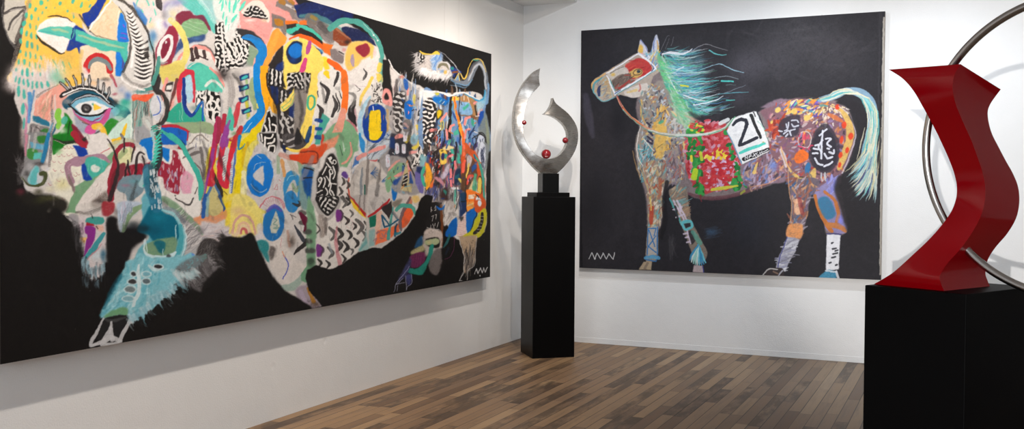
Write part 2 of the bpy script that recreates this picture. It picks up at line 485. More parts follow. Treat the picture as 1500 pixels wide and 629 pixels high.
# ------------------------------------------------------------------ paint: a small brush engine that fills the canvases' colour
RNG = np.random.default_rng(7)
def _noise2(h, w, cell, rng):
    gh, gw = int(h/cell)+3, int(w/cell)+3
    g = rng.random((gh, gw)).astype(np.float32)
    y = np.arange(h)/cell; x = np.arange(w)/cell
    yi = y.astype(int); xi = x.astype(int)
    fy = (y-yi); fx = (x-xi); fy = (fy*fy*(3-2*fy))[:, None].astype(np.float32); fx = (fx*fx*(3-2*fx))[None, :].astype(np.float32)
    a = g[yi][:, xi]; b = g[yi][:, xi+1]; c = g[yi+1][:, xi]; d = g[yi+1][:, xi+1]
    return (a*(1-fx)+b*fx)*(1-fy)+(c*(1-fx)+d*fx)*fy
def _blur(m, r):
    r = int(round(r))
    if r < 1: return m
    for ax in (0, 1):
        for _ in range(2):
            pad = [(0, 0), (0, 0)]; pad[ax] = (r+1, r)
            c = np.cumsum(np.pad(m, pad, mode='edge'), axis=ax)
            k = 2*r+1
            m = (c[k:, :]-c[:-k, :])/k if ax == 0 else (c[:, k:]-c[:, :-k])/k
    return m
def cr(pts, closed, n=6):
    if len(pts) < 3: return np.asarray(pts, float)
    return spline(pts, n, closed)

class Paint:
    def __init__(self, x0, y0, x1, y1, S, base):
        self.x0, self.y0, self.S = x0, y0, S
        self.ox = self.oy = 0.0; self.K = S
        self.w, self.h = int((x1-x0)*S), int((y1-y0)*S)
        self.im = np.empty((self.h, self.w, 3), np.float32); self.im[:] = base
        self.grain = _noise2(self.h, self.w, 1.6*S, RNG)*0.6+_noise2(self.h, self.w, 5*S, RNG)*0.4
        self.wx = (_noise2(self.h, self.w, 6*S, RNG)-0.5)*1.6*S
        self.wy = (_noise2(self.h, self.w, 6*S, RNG)-0.5)*1.6*S
        self.clip = None
    def T(self, pts):
        p = np.asarray(pts, float).copy(); p[:, 0] = p[:, 0]*self.K+(self.ox-self.x0)*self.S; p[:, 1] = p[:, 1]*self.K+(self.oy-self.y0)*self.S; return p
    def tile(self, ox=0.0, oy=0.0, k=1.0):
        """measure the following strokes from (ox, oy) in units of 1/k photograph pixel"""
        self.ox, self.oy, self.K = ox, oy, self.S/k; return self
    def _bb(self, p, pad):
        a = np.floor(p.min(0)-pad).astype(int); b = np.ceil(p.max(0)+pad).astype(int)+1
        return max(a[0], 0), max(a[1], 0), min(b[0], self.w), min(b[1], self.h)
    def mask_poly(self, p, feather):
        """p in buffer px; returns mask and its box"""
        fr = max(0.35*self.S, feather*self.S)
        bx = self._bb(p, 3*fr+4)
        xa, ya, xb, yb = bx
        if xb <= xa or yb <= ya: return None, bx
        w, h = xb-xa, yb-ya
        M = np.zeros((h, w+1), np.int32)
        q = np.roll(p, -1, axis=0)
        for (ax, ay), (cx, cy) in zip(p, q):
            if ay == cy: continue
            if ay > cy: ax, ay, cx, cy = cx, cy, ax, ay
            r0 = max(int(math.ceil(ay-0.5)), ya); r1 = min(int(math.ceil(cy-0.5)), yb)
            if r1 <= r0: continue
            rows = np.arange(r0, r1)
            xs = ax+(rows+0.5-ay)*(cx-ax)/(cy-ay)
            ci = np.clip(np.ceil(xs-0.5).astype(int)-xa, 0, w)
            np.add.at(M, (rows-ya, ci), 1)
        m = (np.cumsum(M, axis=1)[:, :w] & 1).astype(np.float32)
        return _blur(m, fr*0.5), bx
    def comp(self, m, bx, col, alpha=1.0, tex=0.0):
        xa, ya, xb, yb = bx
        if m is None: return
        m = m*alpha
        if self.clip is not None: m = m*self.clip[ya:yb, xa:xb]
        if tex:
            g = self.grain[ya:yb, xa:xb]
            m = m*np.clip(1-tex*1.6+tex*3.2*g, 0, 1)
        m = m[..., None]
        col = np.asarray(col, np.float32)
        self.im[ya:yb, xa:xb] = self.im[ya:yb, xa:xb]*(1-m)+col*m
    # ---- tools, all in photograph pixels
    def poly(self, pts, col, a=1.0, f=0.4, s=False, tex=0.0, n=6):
        if s: pts = cr(pts, True, n)
        m, bx = self.mask_poly(self.T(pts), f); self.comp(m, bx, col, a, tex)
    def ellpts(self, cx, cy, rx, ry, rot=0.0, n=40):
        t = np.linspace(0, 2*np.pi, n, endpoint=False); r = math.radians(rot)
        x, y = rx*np.cos(t), ry*np.sin(t)
        return np.stack([cx+x*math.cos(r)-y*math.sin(r), cy+x*math.sin(r)+y*math.cos(r)], 1)
    def ell(self, cx, cy, rx, ry, col, rot=0.0, a=1.0, f=0.4, tex=0.0):
        self.poly(self.ellpts(cx, cy, rx, ry, rot), col, a, f, False, tex)
    def ring(self, cx, cy, rx, ry, w, col, rot=0.0, a=1.0, f=0.4, t0=0, t1=360, dry=0.0):
        p = self.ellpts(cx, cy, rx, ry, rot, 48)
        i0, i1 = int(t0/360*48), int(round(t1/360*48))
        idx = [i % 48 for i in range(i0, i1+1)]
        self.line(p[idx], w, col, a, f, False, dry)
    def line(self, pts, w, col, a=1.0, f=0.4, s=True, dry=0.0, tex=0.0):
        """brush stroke; w a number or one width per point; dry 0..1 leaves bristle marks"""
        pts = np.asarray(pts, float)
        W = np.full(len(pts), w, float) if np.isscalar(w) else np.asarray(w, float)
        P = np.concatenate([pts, W[:, None]], 1)
        if s and len(P) > 2: P = cr(P, False, 6)
        p = self.T(P[:, :2]); R = np.maximum(P[:, 2]*self.K/2, 0.3)
        fr = max(0.5, f*self.S)
        bx = self._bb(p, R.max()+fr*2+2); xa, ya, xb, yb = bx
        if xb <= xa or yb <= ya: return
        M = np.zeros((yb-ya, xb-xa), np.float32)
        prof = RNG.random(64) if dry else None
        for i in range(len(p)-1):
            r0, r1 = R[i], R[i+1]; rm = max(r0, r1)+fr+1
            sa = self._bb(p[i:i+2], rm); ua, va, ub, vb = max(sa[0], xa), max(sa[1], ya), min(sa[2], xb), min(sa[3], yb)
            if ub <= ua or vb <= va: continue
            d = p[i+1]-p[i]; L2 = max(d@d, 1e-6)
            gx = np.arange(ua, ub)[None, :]+0.5-p[i, 0]; gy = np.arange(va, vb)[:, None]+0.5-p[i, 1]
            t = np.clip((gx*d[0]+gy*d[1])/L2, 0, 1)
            dx = gx-t*d[0]; dy = gy-t*d[1]
            dist = np.sqrt(dx*dx+dy*dy); rr_ = r0+(r1-r0)*t
            c = np.clip((rr_-dist)/fr+0.5, 0, 1).astype(np.float32)
            if dry:
                side = (gx*d[1]-gy*d[0])/math.sqrt(L2)/np.maximum(rr_, 0.5)
                k = np.clip((side*0.5+0.5)*63, 0, 63)
                k0 = np.floor(k).astype(int); k1 = np.minimum(k0+1, 63)
                pv = prof[k0]*(1-(k-k0))+prof[k1]*(k-k0)
                c = c*np.clip(1-dry*2.2*(1-pv)+0.35*(1-dry), 0, 1)
            sub = M[va-ya:vb-ya, ua-xa:ub-xa]; np.maximum(sub, c, out=sub)
        self.comp(M, bx, col, a, tex)
    def blob(self, cx, cy, rx, ry, col, a=1.0, tex=0.0, rot=0.0):
        """soft smudge"""
        c = self.T([(cx, cy)])[0]; RX_, RY_ = rx*self.K, ry*self.K; mx = max(RX_, RY_)*1.05
        xa, ya, xb, yb = bx = self._bb(np.array([c]), mx)
        if xb <= xa or yb <= ya: return
        gx = np.arange(xa, xb)[None, :]-c[0]; gy = np.arange(ya, yb)[:, None]-c[1]
        r = math.radians(rot); u = (gx*math.cos(r)+gy*math.sin(r))/RX_; v_ = (-gx*math.sin(r)+gy*math.cos(r))/RY_
        d = np.sqrt(u*u+v_*v_)
        m = np.clip(1-d, 0, 1); m = (m*m*(3-2*m)).astype(np.float32)
        self.comp(m, bx, col, a, tex)
    def within(self, pts, s=False, f=0.5):
        """limit the following strokes to a shape; within(None) ends it"""
        if pts is None: self.clip = None; return
        if s: pts = cr(pts, True)
        m, (xa, ya, xb, yb) = self.mask_poly(self.T(pts), f)
        self.clip = np.zeros((self.h, self.w), np.float32)
        if m is not None: self.clip[ya:yb, xa:xb] = m
    def dabs(self, pts, n, ln, w, ang, cols, jit=20, a=0.9, s=True, f=0.4, dry=0.0, bend=0.0):
        """many short strokes inside a shape"""
        poly = cr(pts, True) if s else np.asarray(pts, float)
        lo, hi = poly.min(0), poly.max(0)
        keep, tries = 0, 0
        while keep < n and tries < n*12:
            tries += 1
            x, y = lo+RNG.random(2)*(hi-lo)
            if not _inside(poly, x, y): continue
            keep += 1
            an = math.radians(ang+RNG.normal()*jit); l_ = ln*(0.6+0.8*RNG.random()); ww = w*(0.7+0.6*RNG.random())
            dx, dy = math.cos(an)*l_/2, -math.sin(an)*l_/2
            b = bend*l_*RNG.normal()
            c = np.array(cols[int(RNG.integers(len(cols)))], float)+RNG.normal()*5
            self.line([(x-dx, y-dy), (x+dy*0.0-dy/l_*b, y+dx/l_*b), (x+dx, y+dy)], [ww*0.7, ww, ww*0.5], c, a, f, True, dry)
    def maze(self, pts, bg, fg, cell=6.0, s=True, f=0.6, thr=0.0, seed=1, sx=1.0, a=1.0, rot=0):
        """wiggly white-on-black doodle pattern"""
        poly = cr(pts, True) if s else np.asarray(pts, float)
        m, bx = self.mask_poly(self.T(poly), f)
        if m is None: return
        xa, ya, xb, yb = bx; h, w = yb-ya, xb-xa
        rg = np.random.default_rng(seed)
        N = rg.normal(size=(h, w)); F = np.fft.rfft2(N)
        ky = np.fft.fftfreq(h)[:, None]; kx = np.fft.rfftfreq(w)[None, :]
        c_, s_ = math.cos(math.radians(rot)), math.sin(math.radians(rot))
        ku = (kx*c_+ky*s_)*sx; kv = -kx*s_+ky*c_
        k = np.sqrt(ku*ku+kv*kv); k0 = 1/(cell*self.K)
        F = F*np.exp(-((k-k0)/(0.16*k0))**2)
        G = np.exp(-((k-k0)/(0.20*k0))**2)
        z = np.fft.irfft2(F, s=(h, w)); z = z/z.std()
        for _ in range(5):                                  # settles into winding lines
            z = np.fft.irfft2(np.fft.rfft2(np.tanh(1.8*z))*G, s=(h, w)); z = z/z.std()
        t = np.clip((z-thr-0.22)*2.4+0.5, 0, 1)[..., None].astype(np.float32)
        colr = np.asarray(bg, np.float32)*(1-t)+np.asarray(fg, np.float32)*t
        mm = (m*a)[..., None]
        if self.clip is not None: mm = mm*self.clip[ya:yb, xa:xb, None]
        self.im[ya:yb, xa:xb] = self.im[ya:yb, xa:xb]*(1-mm)+colr*mm
    def fuzz(self, pts, n, ln, w, ang, col, a=0.6, jit=14):
        """hairy edge: strokes across a polyline"""
        P = cr(pts, False, 8)
        for _ in range(n):
            i = int(RNG.integers(len(P))); x, y = P[i]+RNG.normal(size=2)*ln*0.1
            an = math.radians(ang+RNG.normal()*jit); l_ = ln*(0.5+RNG.random())
            self.line([(x, y), (x+math.cos(an)*l_, y-math.sin(an)*l_)], [w, w*0.4], np.array(col, float)+RNG.normal()*8, a, 0.4, False)
    def feather(self, pts, n, ln, w, ang, cols, a=0.5, jit=12):
        """soft overlapping brush flicks along a line"""
        P = cr(pts, False, 8)
        for _ in range(n):
            i = int(RNG.integers(len(P))); x, y = P[i]+RNG.normal(size=2)*ln*0.18
            an = math.radians(ang+RNG.normal()*jit); l_ = ln*(0.6+0.8*RNG.random())
            c = np.array(cols[int(RNG.integers(len(cols)))], float)+RNG.normal()*6
            self.line([(x, y), (x+math.cos(an)*l_*.5, y-math.sin(an)*l_*.5), (x+math.cos(an+.1)*l_, y-math.sin(an+.1)*l_)], [w, w*.8, w*.15], c, a, 0.8, False, 0.35)
    def finish(self, amp=1.0, tone=7.0):
        """hand wobble and uneven pigment"""
        yy, xx = np.meshgrid(np.arange(self.h), np.arange(self.w), indexing='ij')
        sx = np.clip(xx+self.wx*amp, 0, self.w-1).astype(int); sy = np.clip(yy+self.wy*amp, 0, self.h-1).astype(int)
        self.im = self.im[sy, sx]
        g = (self.grain-0.5)
        self.im = np.clip(self.im*(1+g[..., None]*0.10)+g[..., None]*tone, 0, 255)
def _inside(poly, x, y):
    px, py = poly[:, 0], poly[:, 1]; qx, qy = np.roll(px, -1), np.roll(py, -1)
    c = ((py > y) != (qy > y))
    with np.errstate(divide='ignore', invalid='ignore'):
        xi = (qx-px)*(y-py)/(qy-py)+px
    return bool(np.sum(c & (x < xi)) & 1)

SS = 2.2
QUICK = False
NB = (1180, 640); NH = (860, 720)
BBOX_B = (-4, -140); BISON = Paint(-4, -140, 726, 540, SS, (21, 18, 17))
BBOX_H = (842, 8); HORSE = Paint(842, 8, 1304, 420, SS+0.4, (40, 38, 42))
# ------------------------------------------------------------------ bison canvas
B = BISON
P_, L_, O_, BL, D_, MZ, WI, TL, RG, FE = B.poly, B.line, B.ell, B.blob, B.dabs, B.maze, B.within, B.tile, B.ring, B.feather
WT = (222, 215, 210); BK = (24, 21, 20); TEAL = (66, 176, 162); YEL = (238, 190, 72); CHAR = (52, 47, 46)
GRN = (118, 158, 122); BLU = (14, 112, 196); NAVY = (18, 40, 100); PNK = (226, 142, 140); MAR = (122, 32, 52); ORA = (238, 104, 36)
GRY = (142, 136, 134); LTG = (188, 182, 178); CRM = (226, 206, 178)
# black ground with brushed variation
TL()
for _ in range(260):
    x, y = RNG.random()*730-5, RNG.random()*680-140
    L_([(x, y), (x+RNG.normal()*14, y+10+RNG.random()*30)], 3+RNG.random()*7, (30, 26, 25) if RNG.random() < .6 else (16, 13, 13), 0.22, 2.0, False, 0.4)
for _ in range(60):
    x, y = RNG.random()*720, RNG.random()*500
    B.ell(x, y, 0.5, 0.6, (150, 145, 140), 0, 0.5)
# body ground
P_([(22, 135), (30, 70), (46, -20), (100, -62), (220, -80), (350, -60), (440, -16), (505, 30), (552, 62), (572, 98), (592, 114), (628, 131), (660, 136), (690, 134),
    (707, 142), (706, 180), (712, 230), (712, 300), (711, 335), (690, 352), (662, 345), (642, 300), (604, 330), (560, 372), (500, 395), (470, 420), (430, 452), (400, 420), (330, 380), (250, 420),
    (205, 470), (165, 465), (180, 400), (150, 380), (118, 330), (60, 290), (34, 270), (38, 200), (22, 150)], (206, 200, 196), 1, 1.2, True)
# hump above the frame of the photograph
P_([(46, 4), (80, -40), (160, -66), (230, -70), (230, 20), (60, 20)], (232, 186, 76), 1, 2, True)
P_([(225, -72), (300, -68), (360, -48), (360, 20), (220, 20)], (150, 196, 196), 1, 3, True)
P_([(350, -55), (440, -18), (430, 30), (345, 30)], (222, 148, 142), 1, 3, True)
D_([(60, 0), (90, -45), (200, -60), (220, 0)], 60, 8, 2.6, 80, [TEAL], 12)
D_([(230, -10), (250, -60), (340, -50), (340, 0)], 40, 14, 3, 80, [TEAL, WT], 12)

# ---- ear and crown
TL(0, 0, 5.72)
P_([(60, -20), (35, 90), (28, 180), (60, 300), (125, 370), (165, 270), (195, 150), (215, 60), (240, -20)], (186, 180, 170), 1, .6, True)
L_([(40, 110), (110, 72), (215, 60)], [26, 22, 30], CHAR, .9, .6, True, .3)
L_([(80, 85), (140, 74), (200, 66)], [6, 12, 4], (160, 155, 150), .9)
L_([(68, 250), (105, 165), (195, 88)], [16, 18, 22], (60, 55, 54), .95, .8, True, .3)
L_([(100, 250), (140, 170), (190, 130)], 9, (150, 146, 140), .8, .8)
L_([(130, 350), (150, 280), (185, 190), (225, 110)], [26, 20, 16, 14], (58, 50, 48), .9, .8, True, .4)
L_([(30, -20), (18, 120), (36, 230), (70, 320), (130, 400)], [12, 14, 14, 18, 26], (92, 88, 88), .95, .6, True, .4)
P_([(262, -30), (830, -40), (790, 40), (700, 110), (690, 400), (690, 700), (100, 700), (112, 560), (165, 420), (195, 260), (222, 100)], (234, 186, 78), 1, .8, True, .12)
L_([(252, -20), (212, 110), (182, 230), (158, 360), (128, 470), (100, 590)], [34, 34, 32, 30, 34, 30], (136, 124, 116), .85, .8, True, .5)
L_([(212, 60), (175, 230), (140, 390), (116, 500)], [10, 10, 14, 16], (70, 64, 62), .8, .8, True, .5)
for x, y, r, c, a in ((180, 620, 190, (218, 206, 202), .95), (330, 640, 150, (222, 212, 208), .95), (470, 620, 160, (222, 214, 206), .9), (120, 700, 150, (216, 204, 202), .95),
                      (420, 330, 60, (240, 204, 110), .6), (560, 480, 120, (206, 168, 84), .8), (520, 560, 130, (196, 182, 110), .6), (600, 590, 110, (222, 180, 84), .8), (250, 460, 90, (232, 196, 130), .6)):
    BL(x, y, r, r*.8, c, a, .2)
D_([(90, 760), (150, 520), (260, 540), (400, 480), (540, 560), (500, 780)], 110, 80, 12, 92, [(226, 218, 214), (214, 198, 196), (228, 206, 190)], 8, .7, True, 1.2, .5)
P_([(455, -40), (840, -40), (760, 40), (690, 105), (640, 180), (560, 150), (480, 140), (380, 150), (440, 60)], (240, 186, 66), .7, 2, True, .2)
for x, y, w, h, r in ((342, 22, 34, 44, 10), (250, 48, 24, 44, 8), (300, 78, 22, 38, 14), (384, 62, 18, 22, 20), (220, 125, 28, 50, 8), (265, 142, 22, 54, 4), (350, 105, 12, 36, 6), (322, 156, 14, 38, 0),
                      (200, 195, 30, 54, 10), (252, 215, 18, 54, 0), (301, 230, 14, 46, 0), (180, 258, 26, 56, 6), (220, 282, 22, 56, 0), (262, 296, 18, 58, 0), (303, 308, 18, 50, -5), (174, 340, 22, 50, 6),
                      (230, 370, 24, 66, 4), (267, 380, 20, 64, -4), (310, 398, 16, 56, -6), (170, 430, 16, 34, 4), (214, 452, 14, 54, 2), (252, 462, 16, 62, 0), (297, 472, 14, 50, -4), (345, 485, 12, 40, -6),
                      (153, 515, 20, 48, 6), (202, 518, 20, 50, 2), (248, 538, 12, 50, 0), (294, 548, 12, 52, -4), (335, 556, 10, 40, -8), (135, 585, 20, 40, 12), (186, 600, 20, 44, 4), (230, 600, 24, 60, 0),
                      (505, 28, 30, 36, 30), (612, 10, 28, 50, 8), (565, 90, 18, 26, 10), (614, 130, 14, 56, -4), (680, 40, 18, 60, 14), (755, 50, 22, 34, 30), (740, -5, 22, 22, 30), (460, 64, 8, 20, 10), (400, 2, 14, 24, 10)):
    O_(x, y, w/2, h/2, (64+RNG.integers(-8, 8), 170+RNG.integers(-6, 10), 152), r, .95, .5, .1)
for x, y, l, a in ((460, 530, 70, -60), (530, 545, 60, -70), (585, 545, 50, -60), (480, 600, 40, -70), (540, 600, 30, -60)):
    an = math.radians(a); L_([(x-math.cos(an)*l/2, y+math.sin(an)*l/2), (x+math.cos(an)*l/2, y-math.sin(an)*l/2)], [14, 8], (92, 172, 140), .7, .8, False, .3)
# white pod with the blue and teal handle
P_([(312, 245), (345, 190), (420, 152), (520, 145), (580, 165), (640, 225), (600, 300), (575, 370), (545, 430), (505, 440), (420, 385), (350, 330), (312, 285)], (232, 222, 218), 1, .5, True, .06)
D_([(340, 200), (520, 160), (600, 220), (560, 400), (500, 430), (330, 290)], 120, 8, 3, 60, [(222, 196, 194), (240, 234, 230)], 40, .7)
L_([(400, 142), (470, 132), (545, 146), (600, 182)], [6, 14, 14, 8], (50, 42, 36), .9, .8, True, .3)
L_([(310, 300), (345, 345), (420, 395), (500, 445), (540, 440)], [12, 22, 20, 16, 8], (40, 34, 32), .95, .8, True, .2)
L_([(600, 110), (680, 150), (740, 240)], [26, 40, 34], (206, 176, 120), .8, 1.5, True, .4)
L_([(660, 120), (700, 170), (735, 215), (755, 260)], [14, 20, 18, 16], (48, 42, 44), .9, 1, True, .3)
P_([(800, 28), (745, 90), (690, 120), (735, 215), (800, 160), (860, 60), (900, -30), (850, -40)], (16, 48, 140), 1, .8, True, .12)
P_([(616, 222), (650, 215), (720, 270), (770, 330), (700, 410), (670, 450), (640, 400), (560, 430), (575, 360), (598, 300)], (22, 52, 140), 1, .7, True, .12)
P_([(320, 256), (400, 226), (520, 222), (618, 232), (602, 330), (520, 306), (410, 288)], (82, 180, 164), 1, .6, True, .08)
L_([(440, 246), (510, 252), (570, 272)], [16, 24, 12], (182, 192, 150), .7, 1.4)
L_([(318, 262), (400, 270), (480, 290), (560, 315)], 6, (54, 150, 160), .8)
L_([(612, 235), (600, 320)], 10, (18, 30, 110), 1, .5, False)
# white panel right of it and the teal bar
TL(110, 0, 5.72)
P_([(120, 240), (150, 190), (200, 130), (260, 50), (290, 10), (340, 40), (375, 85), (360, 180), (350, 290), (340, 340), (200, 315), (150, 280)], (228, 200, 168), 1, .6, True)
D_([(150, 240), (280, 60), (350, 120), (320, 310)], 46, 44, 14, 70, [(226, 194, 158), (232, 208, 180), (216, 184, 148)], 30, .6, True, 1.2, .5)
L_([(118, 248), (150, 195), (205, 130), (262, 50), (300, 0)], [10, 14, 16, 14, 12], (236, 232, 228), .95, .6)
L_([(370, 90), (358, 180), (350, 330)], [10, 14, 8], (232, 222, 210), .9, .8)
P_([(60, 380), (50, 460), (60, 640), (350, 640), (345, 430), (240, 400)], (228, 206, 180), 1, 1, True)
L_([(55, 430), (45, 520), (50, 600)], [30, 26, 20], (214, 180, 110), .8, 2)
P_([(378, 110), (352, 340), (440, 350), (440, 300), (425, 180)], (28, 116, 208), 1, .5, True)
P_([(345, 420), (440, 430), (420, 560), (390, 640), (335, 640)], (28, 116, 208), 1, .5)
for p in (((385, 275), (430, 288)), ((380, 312), (425, 320)), ((400, 205), (416, 225))): L_(p, 8, (130, 70, 190), .9, .5, False)
L_([(395, 430), (404, 500), (395, 570)], [14, 22, 12], (90, 60, 130), .8, .7)
P_([(0, 240), (60, 262), (150, 300), (240, 325), (330, 340), (440, 358), (436, 520), (412, 530), (380, 440), (300, 424), (240, 430), (130, 384), (0, 340)], (74, 178, 162), 1, .6)
L_([(30, 290), (120, 325), (200, 352), (320, 380), (410, 402)], [12, 20, 24, 22, 10], (178, 190, 152), .75, 1.5)
L_([(120, 262), (190, 302), (330, 340)], [10, 8, 6], (60, 60, 54), .8, .8, True, .4)
RG(192, 590, 98, 120, 60, (190, 40, 44), 0, 1, .6, 185, 358)
L_([(112, 570), (140, 515), (190, 495), (250, 515), (300, 580)], [20, 36, 40, 38, 26], (116, 128, 132), 1, .7)
O_(192, 592, 62, 52, (226, 204, 176), 0, 1, 1)
P_([(60, 560), (100, 590), (130, 650), (60, 650)], (226, 216, 214), .9, 2, True)
# horn
P_([(300, 0), (360, 60), (400, 120), (430, 190), (452, 260), (462, 360), (452, 470), (420, 570), (390, 660), (660, 690), (664, 500), (655, 430), (620, 310), (580, 210), (500, 80), (420, -10), (330, -20)], (206, 202, 198), 1, .5, True)
L_([(345, -20), (440, 30), (520, 120), (585, 215), (625, 320), (655, 430), (664, 560)], [30, 34, 38, 30, 16, 12, 10], (54, 48, 44), .95, .8, True, .35)
L_([(370, 60), (412, 130), (440, 210), (458, 300), (462, 400), (444, 500), (400, 600)], [6, 8, 10, 16, 20, 22, 20], (64, 58, 56), .9, .8, True, .3)
L_([(480, 280), (490, 360), (486, 450), (470, 560)], [16, 22, 24, 24], (232, 228, 226), .95, .9)
for i in range(17):
    t = i/16; x0_, x1_ = 425+85*min(1, t*1.5)-40*max(0, t-.6), 480+160*min(1, t*1.25); y = 90+540*t
    L_([(x0_, y), ((x0_+x1_)/2, y+26), (x1_, y+6)], [5, 11+9*t, 4], (40, 35, 34), .95, .4, True, .2)
    L_([(x0_-4, y+18), ((x0_+x1_)/2+6, y+44), (x1_+4, y+20)], [5, 13, 5], (234, 231, 228), .95, .4, True, .1)
for y0, y1 in ((385, 425), (425, 500), (330, 350)):
    P_([(580, y0+30), (612, y0), (616, y1), (575, y0+45)], (38, 33, 32), .9, .5)
P_([(500, 395), (545, 415), (515, 425)], (38, 33, 32), .9); P_([(500, 450), (540, 470), (515, 480)], (38, 33, 32), .9)
# right of the horn: pale brushed sky with teal dabs
P_([(420, -30), (840, -30), (840, 200), (780, 240), (690, 400), (660, 400), (600, 220), (520, 90)], (212, 204, 202), 1, 1, True)
P_([(480, 20), (540, 60), (600, 160), (590, 215), (520, 110)], (40, 110, 190), .8, 1.2, True)
for x, y, rx, ry, c, a in ((560, 40, 90, 60, (226, 208, 186), .8), (780, 60, 80, 80, (140, 138, 186), .9), (640, 210, 60, 50, (228, 208, 166), .9), (650, 300, 60, 80, (72, 128, 178), .9), (760, 200, 60, 60, (146, 130, 176), .9),
                           (700, 200, 60, 110, (232, 228, 228), .95), (640, 380, 40, 90, (60, 130, 150), .8)):
    BL(x, y, rx, ry, c, a, .15)
for x, y, l, a in ((520, 20, 34, 80), (605, 20, 50, -70), (670, 100, 50, -75), (628, 170, 34, 80), (560, 85, 24, -60), (655, 30, 30, -80)):
    an = math.radians(a); L_([(x-math.cos(an)*l/2, y+math.sin(an)*l/2), (x+math.cos(an)*l/2, y-math.sin(an)*l/2)], [8, 14, ][0:2], (100, 200, 180), .9, .6, False)
L_([(695, -20), (705, 40), (722, 80)], [50, 50, 14], (44, 38, 40), .95, 1, True, .3)
BL(740, 120, 40, 50, (150, 146, 150), .6, .4)

# ---- brow, lashes and eye
TL(0, 100, 5.72)
P_([(120, 60), (300, 40), (480, 60), (480, 140), (420, 180), (330, 240), (270, 330), (230, 460), (200, 640), (175, 640), (170, 300), (130, 170)], (206, 192, 188), .9, 5, True, .15)
D_([(120, 0), (480, 0), (460, 120), (330, 230), (180, 290)], 70, 70, 14, 95, [(224, 214, 212), (206, 186, 186), (196, 200, 204)], 8, .8, True, 1.2, .5)
for x, y, w, h, r in ((185, 35, 20, 60, 6), (230, 45, 24, 60, 0), (160, 105, 22, 66, 4), (197, 115, 20, 60, 0), (234, 125, 20, 70, 0), (272, 140, 18, 66, 0), (308, 140, 20, 66, 0), (348, 140, 22, 62, -8), (400, 130, 20, 56, -8),
                      (155, 190, 30, 90, 6), (200, 220, 28, 90, 0), (250, 240, 34, 80, 0), (190, 340, 32, 100, 2), (200, 460, 24, 100, 2), (338, 50, 12, 40, -8), (270, 50, 12, 36, -4), (132, 90, 12, 60, 6)):
    O_(x, y, w/2, h/2, (66, 170, 156), r, .95, .5, .1)
BL(470, 70, 90, 90, (110, 180, 150), .8, .3); BL(560, 40, 90, 60, (216, 190, 120), .7, .3); BL(640, 30, 90, 60, (222, 184, 110), .7, .3); BL(520, 110, 60, 40, (70, 160, 140), .7, .3)
L_([(205, 300), (230, 380), (215, 520), (205, 630)], [14, 18, 20, 24], (198, 130, 160), .9, 1.2)
L_([(248, 210), (245, 330), (242, 450)], [36, 30, 24], (80, 140, 196), .85, 1, True, .2)
L_([(285, 190), (262, 300), (250, 400)], [18, 16, 10], (56, 116, 176), .7, 1)
L_([(290, 280), (275, 400), (255, 520), (240, 630)], 14, (214, 208, 206), .9, .8)
P_([(310, 250), (400, 190), (470, 150), (520, 130), (560, 230), (520, 300), (470, 360), (430, 340), (420, 440), (360, 430), (290, 400), (290, 300)], (226, 156, 140), 1, 1, True, .2)
D_([(310, 260), (450, 170), (440, 330), (400, 420), (300, 390)], 40, 90, 12, 70, [(232, 170, 150), (214, 140, 124), (226, 190, 170), (160, 150, 120)], 16, .7, True, .8, .4)
L_([(310, 235), (350, 205), (410, 170), (480, 140)], [24, 18, 12, 12], (120, 108, 104), .8, 1, True, .5)
L_([(440, 230), (432, 330), (440, 430), (430, 540), (425, 640)], [14, 18, 24, 26, 30], (96, 90, 92), .85, 1, True, .5)
L_([(460, 220), (462, 330), (455, 420)], [16, 20, 24], (214, 206, 202), .8, 1.2, True, .4)
P_([(480, 200), (530, 230), (525, 330), (480, 330)], (224, 160, 146), .8, 1.5, True)
BL(520, 380, 80, 60, (222, 196, 190), .8)
P_([(275, 395), (330, 405), (412, 455), (415, 492), (340, 470), (272, 442)], (36, 106, 134), 1, .8, False, .2)
P_([(255, 470), (330, 480), (420, 510), (410, 640), (240, 640)], (120, 116, 116), 1, 1, True, .3)
D_([(265, 480), (330, 490), (300, 630), (250, 630)], 18, 80, 20, 85, [(70, 64, 68), (170, 160, 160)], 10, .7, True, 1, .4)
P_([(340, 520), (395, 505), (390, 560), (360, 640), (310, 640), (320, 570)], (40, 110, 40), .95, 1.2, True, .2)
L_([(300, 490), (340, 530), (390, 590)], 10, (70, 60, 60), .8, .8)
L_([(470, 470), (440, 560), (425, 640)], [14, 18, 22], (30, 86, 120), .9, .8)
L_([(440, 460), (400, 560), (375, 640)], [10, 24, 30], (96, 150, 178), .9, 1, True, .2)
# green cheek
P_([(540, 370), (600, 440), (620, 560), (620, 640), (440, 640), (470, 560), (540, 480)], (18, 118, 26), 1, 1, True, .2)
L_([(585, 450), (570, 520), (560, 600)], 14, (20, 60, 24), .8, 1)
L_([(490, 360), (480, 400), (495, 450), (485, 490)], [54, 50, 44, 40], (132, 194, 74), 1, .8)
O_(540, 436, 28, 36, (80, 172, 150), 20, .95, 1)
BL(520, 520, 60, 50, (200, 206, 190), .9, .4)
BL(480, 560, 60, 30, (70, 150, 60), .7, .2)
P_([(440, 590), (560, 612), (660, 612), (800, 560), (800, 600), (660, 640), (440, 640)], (48, 56, 40), .9, 1.2)
